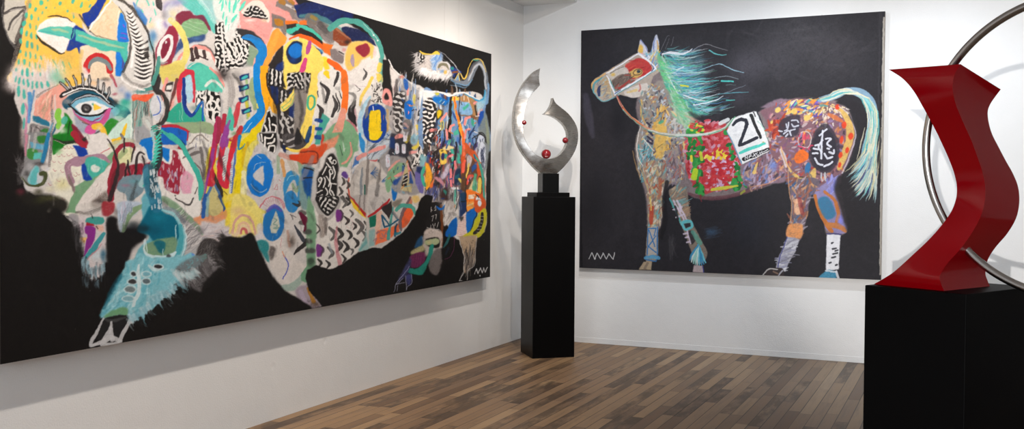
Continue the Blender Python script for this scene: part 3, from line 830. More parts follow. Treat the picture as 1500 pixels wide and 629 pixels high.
# lid shadow, eye
P_([(520, 300), (560, 240), (640, 200), (740, 180), (820, 180), (900, 220), (980, 290), (1060, 330), (1100, 400), (1060, 430), (1000, 400), (600, 330), (560, 350)], (20, 72, 96), 1, 1, True)
BL(560, 280, 70, 50, (150, 140, 140), .8, .3)
BL(800, 200, 120, 30, (40, 110, 130), .6)
P_([(590, 300), (640, 260), (720, 235), (790, 240), (860, 265), (940, 300), (1000, 350), (960, 400), (860, 440), (760, 470), (690, 440), (630, 380)], (120, 176, 200), 1, 1, True)
P_([(630, 315), (700, 280), (770, 275), (850, 300), (920, 340), (870, 380), (780, 400), (700, 390), (650, 350)], (226, 226, 226), 1, 1, True)
L_([(590, 298), (640, 255), (720, 228), (800, 232), (880, 270), (960, 320)], [14, 22, 24, 22, 18, 10], (24, 20, 22), 1, .6)
L_([(592, 292), (650, 250), (730, 226), (800, 236), (870, 270), (930, 320)], [7, 10, 11, 10, 9, 5], (172, 178, 186), .95, .5)
L_([(572, 305), (620, 345), (680, 390), (760, 398), (830, 385), (890, 350), (940, 340)], [12, 16, 18, 18, 16, 14, 8], (28, 24, 26), 1, .6)
O_(722, 336, 42, 42, (34, 31, 32), 0, 1, .8); O_(724, 334, 24, 26, (84, 82, 84), 0, .9, 1); O_(720, 342, 7, 8, (200, 196, 190), 0, 1, 1); BL(724, 330, 16, 16, (50, 46, 46), .8)
P_([(778, 300), (800, 298), (850, 330), (810, 345), (785, 350)], (240, 196, 60), 1, .6); P_([(762, 298), (782, 290), (780, 312)], (40, 140, 120), 1, .5)
# under-eye pinks
TL(110, 100, 5.72)
P_([(0, 380), (60, 440), (150, 470), (230, 470), (290, 400), (300, 360), (330, 420), (300, 480), (240, 540), (60, 540), (0, 470)], (150, 160, 176), .9, 1.5, True)
L_([(0, 380), (50, 430), (120, 470)], [10, 20, 12], (150, 70, 50), .8, 1)
L_([(-20, 350), (20, 400), (90, 440), (160, 462), (215, 462), (262, 400), (282, 345)], [6, 14, 26, 34, 44, 46, 30], (196, 82, 140), 1, .8)
L_([(100, 440), (150, 445), (200, 420), (245, 370), (262, 345)], [4, 8, 10, 10, 6], (130, 40, 90), .9, .7)
L_([(160, 430), (215, 405), (245, 365)], [5, 8, 5], (190, 100, 150), .9)
L_([(60, 455), (130, 478), (190, 478)], [6, 8, 5], (80, 40, 60), .7)
P_([(78, 520), (110, 480), (150, 478), (172, 510), (160, 545), (110, 552)], (206, 84, 150), 1, .8, True)
P_([(-30, 470), (10, 490), (50, 540), (100, 600), (140, 640), (20, 640), (-10, 560)], (120, 30, 50), 1, .8, True, .15)
L_([(80, 590), (150, 560), (200, 530), (250, 500)], [26, 22, 16, 10], (60, 60, 62), .8, 1.2)
P_([(250, 470), (300, 420), (360, 440), (340, 480), (270, 560), (245, 540)], (40, 130, 40), 1, 1, True, .2)
BL(400, 330, 120, 80, (80, 180, 160), .95, .15); BL(380, 400, 100, 60, (120, 190, 170), .8, .2); BL(420, 280, 80, 50, (40, 160, 140), .9); BL(440, 230, 50, 60, (60, 110, 180), .8, .2); BL(390, 180, 60, 60, (150, 160, 186), .8, .3); BL(340, 130, 60, 60, (190, 180, 186), .7, .4)
L_([(300, 60), (330, 110), (345, 150)], [30, 22, 16], (160, 40, 60), .85, 1.4, True, .4)
BL(330, 215, 40, 18, (150, 60, 80), .7)
BL(270, 120, 60, 60, (222, 190, 170), .6); BL(150, 120, 70, 50, (226, 180, 130), .8, .2); BL(330, 280, 50, 40, (50, 44, 44), .8, .4); BL(250, 90, 60, 24, (60, 54, 50), .7, .4)
P_([(285, 545), (330, 480), (400, 430), (478, 380), (480, 470), (470, 600), (400, 640), (280, 640), (260, 600)], (196, 222, 210), 1, .8, True)
L_([(470, 385), (470, 480), (466, 590)], 6, (236, 236, 230), .9)
L_([(290, 540), (350, 460), (430, 405)], 4, (120, 140, 140), .7)
L_([(162, 492), (215, 490), (245, 550), (285, 620)], [50, 50, 44, 40], (232, 186, 60), 1, .8)
BL(200, 500, 40, 36, (226, 200, 150), .8)
L_([(270, 620), (330, 612), (380, 590)], [40, 48, 30], (238, 188, 40), 1, .8); L_([(400, 560), (418, 500), (428, 465)], [30, 24, 10], (238, 190, 44), 1, .8)
L_([(382, 552), (395, 580), (402, 612)], [14, 24, 22], (110, 104, 106), .95, .8)
BL(280, 600, 20, 20, (80, 60, 30), .7)
# lashes
TL(60, 100, 5.72)
L_([(165, 235), (220, 200), (290, 172), (370, 162), (440, 176), (520, 215), (590, 285)], [30, 36, 40, 42, 36, 30, 10], (34, 30, 30), 1, .9)
for p in (((225, 180), (185, 140), (160, 120)), ((262, 178), (235, 130), (205, 85)), ((300, 168), (290, 110), (272, 62)), ((355, 160), (350, 100), (340, 45)), ((405, 160), (405, 110), (404, 60)), ((470, 180), (476, 140), (478, 90)), ((515, 220), (522, 180), (522, 125)), ((555, 250), (566, 210), (572, 160))):
    L_(p, [22, 26, 18], (34, 30, 30), .95, .9); L_(p, [6, 11, 4], (188, 186, 188), .95, .6)
L_([(185, 225), (240, 198), (300, 176), (370, 166), (440, 178), (510, 222), (570, 285)], [12, 12, 11, 11, 10, 10, 6], (230, 228, 228), 1, .5)

# ---- right of the eye: orange, streaks, curl
TL(110, 100, 5.72)
P_([(485, 240), (560, 270), (660, 240), (650, 400), (600, 470), (490, 500)], (140, 160, 154), 1, 1, True, .2)
D_([(490, 260), (640, 270), (620, 440), (500, 480)], 40, 150, 7, 88, [(60, 70, 72), (170, 120, 110), (70, 150, 140), (190, 190, 186)], 5, .8, True, .6, .3)
L_([(484, 210), (484, 380), (488, 640)], [4, 6, 4], (40, 90, 90), .8)
P_([(478, 222), (560, 222), (620, 215), (660, 215), (640, 245), (600, 275), (560, 275), (520, 265), (484, 270)], (228, 92, 58), 1, .8, True)
L_([(490, 232), (540, 232)], 24, (226, 120, 96), .8, 1)
BL(560, 195, 120, 22, (60, 120, 120), .8); BL(640, 190, 60, 14, (180, 90, 80), .6)
P_([(690, 80), (660, 170), (700, 190), (760, 260), (770, 380), (730, 450), (700, 460), (740, 330), (700, 240), (650, 190), (640, 160), (680, 60)], (46, 42, 42), .95, .8, True)
P_([(655, 240), (700, 220), (735, 270), (745, 340), (720, 410), (680, 440), (640, 380), (630, 300)], (206, 206, 210), 1, 1.2, True)
L_([(680, 232), (715, 290), (712, 350), (690, 388), (650, 390)], 8, (50, 90, 190), .9, .6)
L_([(688, -10), (680, 80), (650, 160), (560, 186)], [30, 40, 36, 20], (70, 138, 130), .95, .8, True, .2)
P_([(520, 620), (500, 500), (560, 480), (600, 400), (650, 440), (640, 620)], (150, 150, 154), .95, 1.2, True, .3)
P_([(560, 450), (600, 390), (640, 430), (640, 560), (600, 640), (650, 640), (680, 600)], (200, 196, 190), .8, 1.5, True, .3)
L_([(600, 440), (640, 520), (660, 640)], [26, 30, 24], (204, 210, 206), .9, 1)
P_([(555, 600), (640, 580), (640, 640), (540, 640)], (12, 104, 190), 1, .8)

# ---- jaw, scaled cheek, snout
TL(0, 200, 5.72)
P_([(420, 640), (440, 560), (470, 490), (400, 300), (420, 200), (440, 130), (500, 80), (580, 60), (640, 60), (760, 90), (820, 300), (820, 640)], (226, 222, 206), 1, 1.2, True)
BL(520, 400, 110, 80, (216, 206, 150), .8); BL(420, 440, 80, 50, (214, 208, 176), .7)
for x, y in ((450, 210), (490, 160), (530, 160), (570, 150), (605, 155), (500, 220), (455, 280), (520, 290), (490, 365), (415, 400), (575, 90), (505, 110), (540, 90), (530, 520), (655, 310), (630, 320), (605, 90), (560, 225)):
    L_([(x-14, y-10), (x, y+10), (x+14, y+6)], 4, (176, 96, 106), .8, .4)
P_([(440, -10), (620, -10), (660, 20), (700, 40), (560, 60), (520, 90), (460, 150), (440, 130)], (18, 112, 28), 1, 1.2, True, .15)
BL(490, 130, 50, 40, (160, 200, 150), .8)
L_([(440, 20), (520, 45), (640, 40), (720, 20), (800, -15)], [14, 24, 24, 22, 18], (38, 40, 34), .9, 1.2)
L_([(450, 30), (540, 62)], 5, (190, 190, 170), .8)
P_([(610, 70), (700, 80), (715, 180), (755, 360), (700, 375), (680, 250), (650, 150)], (16, 56, 150), 1, .7, False, .15)
L_([(620, -20), (655, 30), (700, 70), (750, 72)], [60, 54, 50, 44], (160, 36, 54), 1, .9)
P_([(720, 0), (820, -10), (820, 170), (740, 160), (725, 110), (760, 90)], (222, 216, 210), 1, 1, True)
L_([(660, 470), (600, 380), (570, 290), (580, 230), (640, 200), (720, 190), (820, 185)], [50, 56, 54, 56, 66, 60, 40], (160, 124, 140), 1, 1.2, True, .15)
L_([(640, 470), (600, 400), (570, 320)], [40, 30, 16], (120, 104, 100), .8, 1.2)
L_([(590, 300), (575, 250), (640, 205), (720, 190)], [8, 10, 12, 8], (186, 150, 166), .8, 1)
P_([(550, 640), (600, 500), (660, 420), (760, 350), (820, 300), (820, 420), (700, 560), (640, 640)], (116, 156, 118), 1, .8, False, .1)
# snout left
P_([(205, -20), (420, -20), (420, 120), (380, 200), (340, 260), (390, 330), (370, 400), (300, 420), (220, 400), (170, 330), (200, 240), (205, 160)], (130, 130, 132), 1, 1.5, True, .3)
L_([(222, -10), (216, 80), (212, 160)], [24, 20, 14], (200, 130, 150), .9, 1.2)
L_([(244, -10), (236, 90), (228, 150)], 10, (212, 208, 206), .8, 1)
P_([(250, 40), (320, 60), (370, 70), (360, 110), (260, 100)], (92, 160, 190), 1, 1, False, .2)
P_([(235, 110), (280, 100), (320, 130), (290, 190), (225, 170)], (60, 130, 60), 1, 1.2, True, .2)
P_([(285, 140), (350, 130), (345, 190), (280, 190)], (90, 186, 180), 1, 1, False, .2)
P_([(310, 0), (390, 0), (370, 50), (320, 50)], (46, 116, 46), 1, 1, True, .2)
L_([(300, -20), (290, 60), (280, 120)], [20, 22, 16], (190, 186, 182), .7, 1.5, True, .3)
L_([(408, -20), (385, 80), (352, 210)], [30, 36, 30], (36, 120, 166), 1, .8, True, .2)
L_([(420, 10), (410, 110), (385, 200)], [10, 12, 10], (214, 212, 210), .9, .8)
L_([(428, -20), (425, 120), (410, 240)], [24, 26, 26], (112, 102, 104), .9, 1, True, .4)
P_([(230, 380), (250, 300), (300, 240), (330, 260), (320, 330), (350, 390), (300, 410)], (130, 190, 196), 1, 1, True, .2)
P_([(270, 290), (320, 250), (310, 330), (290, 400), (255, 390)], (88, 178, 180), .9, 1, True, .2)
P_([(315, 300), (350, 330), (372, 380), (330, 400), (305, 380)], (200, 200, 206), .9, 1.2, True)
BL(240, 250, 60, 50, (196, 194, 196), .7, .5); BL(200, 230, 50, 70, (120, 116, 118), .7, .5); BL(220, 310, 36, 40, (60, 56, 56), .8, .3); BL(330, 225, 80, 26, (70, 64, 66), .9, .3)
L_([(340, 310), (372, 308), (380, 345), (350, 395), (290, 415), (220, 395), (180, 340)], [36, 40, 36, 28, 20, 16, 10], (70, 76, 44), 1, 1)
L_([(170, 330), (210, 420), (230, 480)], [14, 18, 20], (196, 194, 194), .7, 1.5, True, .5)
L_([(150, 200), (180, 280), (165, 340)], [34, 40, 24], (176, 172, 174), .5, 2, True, .6)
L_([(280, 460), (300, 490), (340, 500), (460, 490)], [10, 12, 10, 14], (190, 186, 178), .7, 1.2, True, .4)
BL(400, 265, 40, 30, (200, 200, 206), .8, .5)
# chin shadow
L_([(160, 470), (260, 530), (400, 545), (500, 580)], [70, 110, 120, 130], (30, 27, 22), .95, 6); BL(330, 620, 260, 90, (24, 22, 19), .95)
BL(400, 515, 130, 36, (74, 74, 40), .8, .3); BL(330, 540, 90, 40, (50, 52, 30), .8, .2); BL(170, 460, 60, 50, (90, 34, 46), .85, .2); BL(320, 460, 60, 40, (60, 56, 40), .8, .3)
FE([(170, 170), (155, 290), (165, 400)], 34, 60, 14, 100, [(110, 106, 108), (60, 57, 58)], .35, 25)

# ---- throat: eye-fish, maroon arch, claws
TL(110, 200, 5.72)
P_([(200, 60), (280, 80), (330, 150), (250, 250), (150, 380), (0, 420), (0, 380), (60, 330), (120, 120), (200, 110)], (222, 218, 206), 1, 1, True)
P_([(150, -20), (260, -20), (310, 60), (230, 140), (140, 150), (100, 110), (110, 50)], (220, 214, 210), 1, 1, True)
P_([(280, 60), (400, 20), (500, 30), (460, 60), (320, 110)], (190, 190, 160), .8, 1, True)
P_([(280, 150), (330, 120), (320, 200), (240, 290), (150, 380), (60, 470), (20, 620), (0, 640), (0, 420), (90, 360), (200, 250)], (116, 158, 120), 1, .8, False, .1)
P_([(0, 90), (80, 90), (110, 150), (40, 170)], (16, 56, 150), 1, .8, False, .1)
P_([(50, 250), (100, 230), (140, 360), (100, 375), (65, 360)], (18, 62, 156), 1, .8, False, .1)
L_([(0, 220), (90, 190), (150, 165), (230, 170), (285, 210)], [70, 56, 36, 40, 20], (164, 128, 146), 1, 1.2, True, .2)
P_([(86, 190), (110, 172), (150, 165), (220, 190), (278, 220), (240, 290), (190, 330), (140, 352), (105, 300), (84, 240)], (70, 172, 156), 1, .7)
P_([(138, 245), (165, 232), (178, 240), (208, 262), (190, 295), (160, 302), (136, 280)], (218, 224, 216), 1, .8, True, .1)
P_([(0, 620), (60, 500), (150, 390), (260, 270), (330, 240), (340, 330), (300, 480), (260, 560), (130, 610)], (222, 214, 208), 1, 1, True)
D_([(60, 560), (300, 280), (290, 480), (180, 590)], 14, 60, 4, 75, [(190, 120, 130), (150, 120, 120), (190, 180, 176)], 20, .6)
P_([(130, 560), (180, 510), (260, 460), (290, 500), (240, 570), (160, 600)], (110, 98, 92), .9, 2.5, True, .3)
BL(200, 540, 60, 36, (60, 52, 50), .7, .3)
L_([(0, 640), (110, 625), (200, 600), (270, 565)], [12, 26, 26, 10], (120, 112, 108), .9, 1, True, .5)
L_([(215, 140), (290, 100)], 6, (196, 80, 90), .8, .6, False)
P_([(340, 130), (400, 110), (470, 90), (480, 180), (430, 240), (370, 230), (350, 200)], (216, 214, 166), 1, 1, True)
L_([(365, 170), (420, 120)], 40, (150, 170, 120), .8, 1.5)
L_([(300, 520), (300, 380), (330, 240), (345, 130), (400, 75), (480, 70), (500, 110)], [50, 60, 50, 36, 38, 36, 26], (150, 38, 56), 1, 1, True, .12)
P_([(360, 240), (420, 230), (400, 330), (340, 450), (290, 500), (300, 350)], (110, 30, 42), .9, 1.2, True, .2)
P_([(420, 250), (640, 200), (620, 300), (580, 330), (400, 330)], (146, 30, 50), 1, .8)
D_([(440, 240), (630, 210), (600, 310), (430, 320)], 18, 70, 8, 88, [(176, 70, 84), (120, 20, 40), (200, 150, 150)], 6, .7, True, .6, .3)
P_([(500, 110), (530, 80), (540, 140), (520, 190), (600, 200), (560, 110), (630, 120), (640, 210), (500, 220)], (220, 216, 212), .9, 1, True)
for p, w in ((((270, 20), (310, 80), (340, 160), (360, 250), (330, 400), (285, 530)), [10, 18, 20, 26, 34, 36]), (((415, 330), (432, 260), (440, 200)), [20, 18, 12]), (((460, 325), (448, 260), (436, 205)), [14, 16, 10]),
             (((470, 210), (485, 130), (500, 80)), [12, 16, 12]), (((505, 330), (510, 220), (520, 160), (545, 130), (575, 150)), [22, 24, 18, 14, 10]), (((585, 300), (580, 220), (560, 160)), [10, 14, 10]), (((410, 20), (412, 90), (410, 130)), [14, 16, 10])):
    L_(p, w, (44, 36, 38), .92, .8, True, .1)
P_([(400, 340), (560, 325), (590, 380), (560, 470), (450, 550), (420, 480), (350, 440)], (112, 136, 148), 1, 1.2, True, .2)
BL(420, 410, 60, 26, (150, 110, 130), .8); BL(500, 370, 90, 40, (96, 150, 160), .8)
P_([(540, 50), (650, 10), (640, 200), (590, 130)], BLU, 1, .6)
P_([(640, 200), (590, 130), (560, 90), (575, 80), (650, 190)], (220, 220, 220), .9, .8)
L_([(575, 340), (600, 290), (640, 250), (665, 180), (678, 90), (665, 10), (655, -30)], [40, 50, 46, 40, 36, 30, 26], (168, 196, 200), 1, .9, True, .15)
L_([(680, 160), (685, 90), (668, 0)], 8, (200, 70, 50), .9, .6)
L_([(690, -20), (705, 80), (700, 180), (670, 280), (600, 370)], [30, 40, 46, 40, 40], (36, 52, 54), .95, .8, True, .2)
for i in range(13):
    t = i/12; x = 706-10*t-95*t*t; y = -10+400*t; L_([(x-24, y+22), (x+2, y), (x+22, y-4)], [18, 13, 4], (70, 190, 170), 1, .5)
P_([(730, 75), (800, 100), (775, 210), (720, 160)], BLU, 1, .6); P_([(715, 165), (770, 215), (810, 190), (810, 215), (720, 220)], (226, 222, 220), .95, .8)
# maroon feather patch
TL(210, 200, 5.72)
P_([(140, 70), (240, 110), (330, 130), (430, 280), (470, 440), (470, 640), (160, 640), (120, 360), (130, 180)], (224, 219, 214), 1, 1, True)
P_([(0, 20), (80, 0), (70, 210), (40, 180)], BLU, 1, .6)
P_([(160, 85), (225, 105), (210, 215), (150, 160)], BLU, 1, .6)
L_([(150, 40), (230, 65), (300, 90), (340, 110)], [44, 40, 40, 20], (150, 36, 52), 1, .8, True, .1)
P_([(160, -20), (370, -20), (365, 30), (330, 40), (220, 10)], (20, 96, 190), 1, .8)
L_([(240, 10), (300, 70), (340, 130), (400, 210), (440, 300), (470, 420)], [16, 18, 20, 22, 20, 14], (52, 46, 46), .9, 1.2)
L_([(215, -15), (270, 20), (330, 90), (380, 180), (440, 280), (475, 380), (478, 470), (475, 530)], [44, 46, 42, 38, 40, 44, 40, 14], (62, 172, 156), 1, .7, True, .08)
P_([(255, 115), (290, 140), (310, 200), (350, 290), (340, 330), (310, 330), (300, 470), (270, 482), (200, 450), (170, 400), (160, 340), (100, 320), (115, 230), (150, 200), (225, 230), (240, 150)], (150, 34, 56), 1, .7, True, .12)
D_([(250, 120), (300, 160), (340, 300), (300, 460), (190, 440), (120, 320), (150, 220), (230, 230)], 44, 36, 11, 90, [(206, 190, 194), (190, 150, 160), (150, 140, 170)], 8, .85, True, .6)
P_([(325, 310), (370, 290), (420, 350), (400, 440), (390, 490), (330, 480), (310, 420)], (218, 150, 176), .9, 1.5, True, .35)
L_([(260, 495), (330, 540), (385, 565), (420, 500), (450, 430)], [10, 16, 18, 12, 6], (60, 55, 54), .9, .8, True, .3)
L_([(175, 640), (160, 520), (240, 560), (330, 640)], [40, 40, 50, 50], (130, 160, 132), .8, 1.5)
# grey line-work between
P_([(340, 110), (440, 100), (480, 60), (560, 120), (520, 220), (500, 330), (480, 340), (400, 210)], (176, 172, 170), 1, 1.2, True, .3)
for p, w in ((((330, 180), (400, 150), (460, 130)), [12, 26, 30]), (((365, 120), (450, 70), (480, 20), (500, -20)), [20, 16, 14, 10]), (((470, -20), (480, 100), (500, 230), (510, 310)), [12, 22, 26, 22]), (((480, 40), (560, 70)), [8, 8]), (((430, 220), (480, 280), (500, 350)), [10, 14, 16]), (((520, 210), (545, 260)), [14, 20]), (((560, 130), (530, 230), (505, 330)), [8, 12, 16])):
    L_(p, w, (86, 80, 80), .85, 1, True, .3)
L_([(540, 230), (520, 330), (490, 480), (478, 640)], [30, 44, 50, 46], (84, 76, 76), .85, 1.4, True, .4)

# ---- long pink-red bars, yellow, blue cone
P_([(540, 120), (640, 60), (800, -20), (820, 640), (560, 640), (520, 420)], (222, 198, 60), 1, 2, True)
P_([(600, 150), (640, 60), (720, 110), (700, 340), (640, 360)], (200, 198, 196), 1, 1, True)
P_([(550, 420), (600, 400), (640, 440), (680, 560), (640, 640), (500, 640)], (196, 186, 130), 1, 1.5, True)
L_([(585, 400), (540, 480), (510, 580), (500, 650)], [20, 26, 30, 30], (60, 110, 170), .9, 1.2, True, .2)
L_([(600, 400), (640, 490), (676, 590), (675, 620)], [24, 22, 18, 10], (56, 100, 160), .9, 1, True, .2)
L_([(570, 280), (610, 370), (650, 460), (670, 560)], [24, 34, 26, 12], (40, 34, 34), .92, .8)
L_([(570, 220), (640, 170)], 20, (222, 186, 40), .9, 1)
L_([(605, -20), (585, 130), (565, 250), (545, 400)], [52, 50, 50, 40], (196, 42, 62), 1, .8, True, .12)
L_([(600, -20), (585, 110), (565, 230), (530, 380), (505, 520)], [34, 28, 24, 20, 8], (136, 60, 150), .85, 1)
L_([(575, 290), (575, 400)], [40, 46], (190, 34, 54), .9, 1)
L_([(690, -20), (655, 130), (640, 280), (640, 340), (670, 410), (700, 420)], [50, 50, 46, 44, 40, 30], (200, 44, 66), 1, .8, True, .1)
L_([(685, -20), (660, 100)], [36, 20], (140, 60, 150), .8, 1)
L_([(790, 10), (745, 120), (715, 300), (690, 420)], [56, 54, 46, 40], (204, 42, 62), 1, .8, True, .1)
P_([(664, 180), (690, 150), (684, 360), (662, 370)], (216, 212, 208), 1, .6)
for y in range(160, 370, 22): L_([(664, y+14), (686, y-6)], 4, (90, 100, 130), .8, .4, False)
P_([(735, 220), (790, 60), (775, 200), (735, 490), (715, 490), (720, 340)], (200, 204, 214), 1, .8)
L_([(780, 100), (758, 260), (740, 470)], [20, 16, 10], (60, 100, 180), .9, .8)
for y in range(230, 480, 18): L_([(726, y), (742, y-4)], 3, (60, 70, 110), .8, .4, False)
L_([(670, 460), (720, 510)], 6, (60, 50, 40), .8); L_([(680, 528), (740, 500)], [16, 12], (60, 50, 30), .8)

# ---- top: maroon and green caps, yellow arch, ovals
TL(210, 0, 5.72)
P_([(190, 60), (330, -30), (440, -30), (560, 200), (520, 300), (420, 380), (300, 330), (200, 200)], (196, 196, 204), 1, 2, True)
L_([(340, -20), (450, 60), (560, 180), (600, 260)], [110, 120, 90, 40], (84, 188, 176), .95, 2, True, .35)
L_([(470, 0), (560, 120), (610, 220)], [40, 36, 20], (202, 220, 220), .8, 1.5, True, .5)
BL(280, 20, 110, 60, (150, 150, 190), .9, .3); BL(250, 110, 60, 60, (226, 212, 170), .9, .2); BL(300, 70, 70, 50, (222, 206, 190), .8, .3); BL(180, 120, 40, 60, (130, 126, 130), .6, .5)
P_([(265, 150), (290, 110), (340, 90), (395, 95), (430, 130), (500, 130), (550, 200), (560, 260), (470, 200), (300, 205)], (122, 40, 62), 1, .8, True, .1)
BL(490, 170, 60, 50, (90, 50, 80), .7, .2)
P_([(320, 200), (360, 170), (430, 152), (500, 180), (540, 240), (520, 290), (440, 310), (370, 310), (330, 260)], (124, 168, 122), 1, .8, True, .12)
for p in (((320, 210), (520, 290)), ((350, 190), (530, 262)), ((380, 175), (500, 200))): L_(p, 4, (188, 206, 180), .7, .5, False)
P_([(250, 380), (300, 330), (360, 320), (430, 300), (520, 290), (500, 340), (400, 360), (300, 420), (200, 560), (180, 560), (210, 480)], (48, 72, 120), 1, 1.5, True, .2)
BL(440, 320, 60, 26, (70, 110, 160), .8)
P_([(240, 210), (290, 230), (285, 300), (260, 380), (230, 400), (210, 470), (220, 300)], (180, 40, 60), 1, 1, True, .2)
L_([(285, 320), (270, 380)], [40, 30], (214, 204, 200), .8, 1.4, True, .3)
P_([(225, 215), (180, 290), (130, 350), (100, 440), (120, 520), (180, 580), (240, 520), (280, 380), (290, 270)], (142, 40, 64), 1, 1, True, .15)
RG(184, 405, 46, 108, 30, (222, 218, 218), 18, 1, .6, 0, 360, .15)
O_(180, 410, 28, 72, (120, 34, 56), 18, 1, .8)
O_(188, 355, 8, 14, (220, 216, 216), 20, .9)
L_([(130, 490), (150, 530), (200, 520)], [16, 24, 10], (160, 190, 180), .7, 1.2)
L_([(235, 620), (300, 480), (380, 420), (450, 390), (530, 410), (600, 500), (660, 640)], [16, 20, 26, 34, 34, 34, 30], (226, 148, 140), 1, .8, True, .1)
L_([(460, 370), (530, 390), (600, 470), (650, 560), (690, 640)], [8, 12, 16, 18, 18], (96, 88, 88), .85, .8)
P_([(400, 440), (440, 415), (540, 430), (580, 490), (520, 500), (400, 500)], (222, 212, 206), 1, .8, True)
for p, w in ((((400, 410), (412, 500)), 30), (((438, 405), (452, 480)), 34), (((508, 430), (515, 480)), 26), (((395, 505), (470, 470), (540, 500)), 12)): L_(p, w, (60, 44, 44), .95, .6, False)
P_([(370, 560), (440, 520), (520, 540), (600, 600), (660, 720), (380, 720)], TEAL, 1, .8, True)
L_([(380, 560), (450, 520), (540, 550), (630, 640)], [8, 10, 12, 10], (210, 206, 200), .9, .8)
L_([(225, 165), (300, 235), (345, 330), (360, 420), (340, 510), (270, 560), (200, 600)], [44, 48, 50, 52, 56, 90, 80], (220, 206, 116), 1, 1, True, .1)
BL(240, 165, 60, 40, (226, 214, 180), .8, .2)
P_([(160, 570), (300, 520), (350, 530), (330, 600), (290, 700), (190, 720), (150, 680)], (216, 198, 104), 1, 1.2, True, .15)
L_([(310, 640), (350, 600), (410, 600)], [20, 34, 30], (200, 40, 60), 1, .8)

# ---- mid-left: striped post, maroon loop, teal dome, maze window
TL(210, 100, 5.72)
P_([(190, 120), (300, 60), (300, 640), (160, 640), (130, 500), (180, 300)], (206, 190, 186), 1, 1.2, True)
P_([(120, 40), (230, 110), (310, 70), (340, -20), (140, -20)], (210, 192, 100), 1, 1.5, True, .25)
L_([(195, 90), (170, 180), (150, 280)], 30, (228, 150, 142), 1, .8)
L_([(130, 80), (120, 200), (150, 260)], [30, 30, 20], (48, 42, 42), .95, .8, True, .1)
L_([(280, 90), (250, 220), (210, 360)], [26, 30, 30], (110, 60, 58), 1, .7)
P_([(190, 130), (250, 110), (230, 200), (175, 210)], (46, 40, 40), 1, .6); P_([(195, 145), (240, 140), (235, 175), (190, 180)], (222, 218, 214), 1, .6)
P_([(175, 190), (230, 195), (210, 340), (190, 360)], (214, 206, 204), 1, .8)
L_([(300, 180), (250, 280), (225, 350)], [26, 22, 18], (224, 160, 150), .95, .8)
BL(290, 260, 60, 50, (200, 214, 206), .8)
P_([(400, 20), (470, -30), (560, 0), (640, 90), (690, 200), (560, 190), (440, 180), (420, 90)], (84, 190, 168), 1, .8, True, .08)
L_([(520, 150), (570, 105), (630, 130), (670, 195)], [22, 24, 22, 8], (218, 222, 216), .95, 1, True, .15)
L_([(560, 0), (630, 60), (680, 160)], [20, 24, 22], (226, 150, 142), 1, .8); L_([(620, -10), (690, 80), (720, 150)], [20, 40, 40], (100, 94, 94), .85, 1.2, True, .4)
P_([(180, 440), (240, 340), (310, 280), (340, 350), (400, 410), (460, 300), (520, 450), (400, 460)], (40, 158, 132), 1, .9, True, .15)
L_([(320, 290), (325, 440)], 6, (180, 210, 200), .6); L_([(300, 350), (306, 440)], 5, (180, 210, 200), .5); BL(420, 330, 60, 40, (130, 150, 146), .8)
P_([(130, 480), (300, 455), (520, 450), (600, 500), (560, 560), (400, 545), (200, 500)], (140, 160, 124), 1, 1.2, True, .2)
P_([(370, 550), (470, 540), (600, 560), (580, 660), (370, 660)], (216, 212, 206), 1, 1)
D_([(375, 560), (580, 570), (570, 660), (375, 660)], 26, 26, 4, 88, [(130, 130, 150)], 8, .8)
L_([(385, 630), (470, 560), (540, 610)], [10, 12, 10], (120, 110, 104), .8, .8); L_([(474, 440), (474, 640)], [6, 8], (120, 114, 110), .7)
L_([(300, 270), (300, 150), (330, 60), (390, 30), (412, 60), (420, 170), (420, 280)], [34, 40, 46, 44, 36, 30, 20], (196, 48, 66), 1, .8, True, .1)
P_([(350, 90), (400, 60), (412, 160), (412, 260), (370, 290), (355, 200)], (170, 204, 222), 1, .8, True, .1)
L_([(340, 90), (338, 200), (350, 330), (400, 395), (440, 360), (490, 280), (496, 360), (496, 440)], [30, 36, 36, 34, 24, 16, 18, 16], (24, 60, 140), 1, .7)
L_([(440, 360), (490, 275), (498, 430)], [14, 14, 14], (30, 110, 190), .9, .7)
L_([(340, 100), (340, 220), (355, 320)], [8, 10, 8], (16, 34, 100), .8)
MZ([(440, 190), (540, 185), (640, 210), (650, 400), (600, 460), (520, 380), (510, 270), (490, 270), (440, 320)], BK, (226, 222, 218), 51, False, .8, 0, 11)
RG(570, 310, 36, 40, 16, (226, 222, 218), 20); RG(612, 405, 30, 46, 16, (226, 222, 218), 20); L_([(470, 195), (480, 240), (510, 235), (520, 190)], 14, (226, 222, 218)); O_(572, 312, 10, 12, (40, 36, 36))
L_([(640, 200), (655, 300), (650, 420)], [14, 16, 20], (170, 168, 168), .9, 1.2)
P_([(660, 200), (720, 180), (800, 60), (820, 300), (720, 420), (680, 420)], (202, 196, 192), 1, 1.2, True)
L_([(680, 170), (700, 280), (690, 400)], [24, 30, 30], (222, 216, 212), .9, 1, True, .3); L_([(720, 150), (735, 260)], [10, 26], (120, 116, 116), .8, 1)
P_([(150, 470), (250, 480), (340, 500), (380, 530), (360, 640), (150, 640)], (20, 94, 184), 1, .8)
L_([(160, 485), (240, 480), (320, 500), (380, 530)], [20, 26, 26, 16], (176, 40, 60), 1, .7); L_([(370, 530), (365, 600)], 12, (176, 40, 60), 1, .7, False)
L_([(170, 540), (240, 570), (330, 640)], [20, 34, 40], (26, 44, 80), .8, 1.2); L_([(150, 520), (220, 570), (290, 620)], [24, 34, 40], (62, 172, 156), 1, .7)
P_([(0, 590), (70, 580), (80, 640), (0, 640)], BLU, 1, .8)
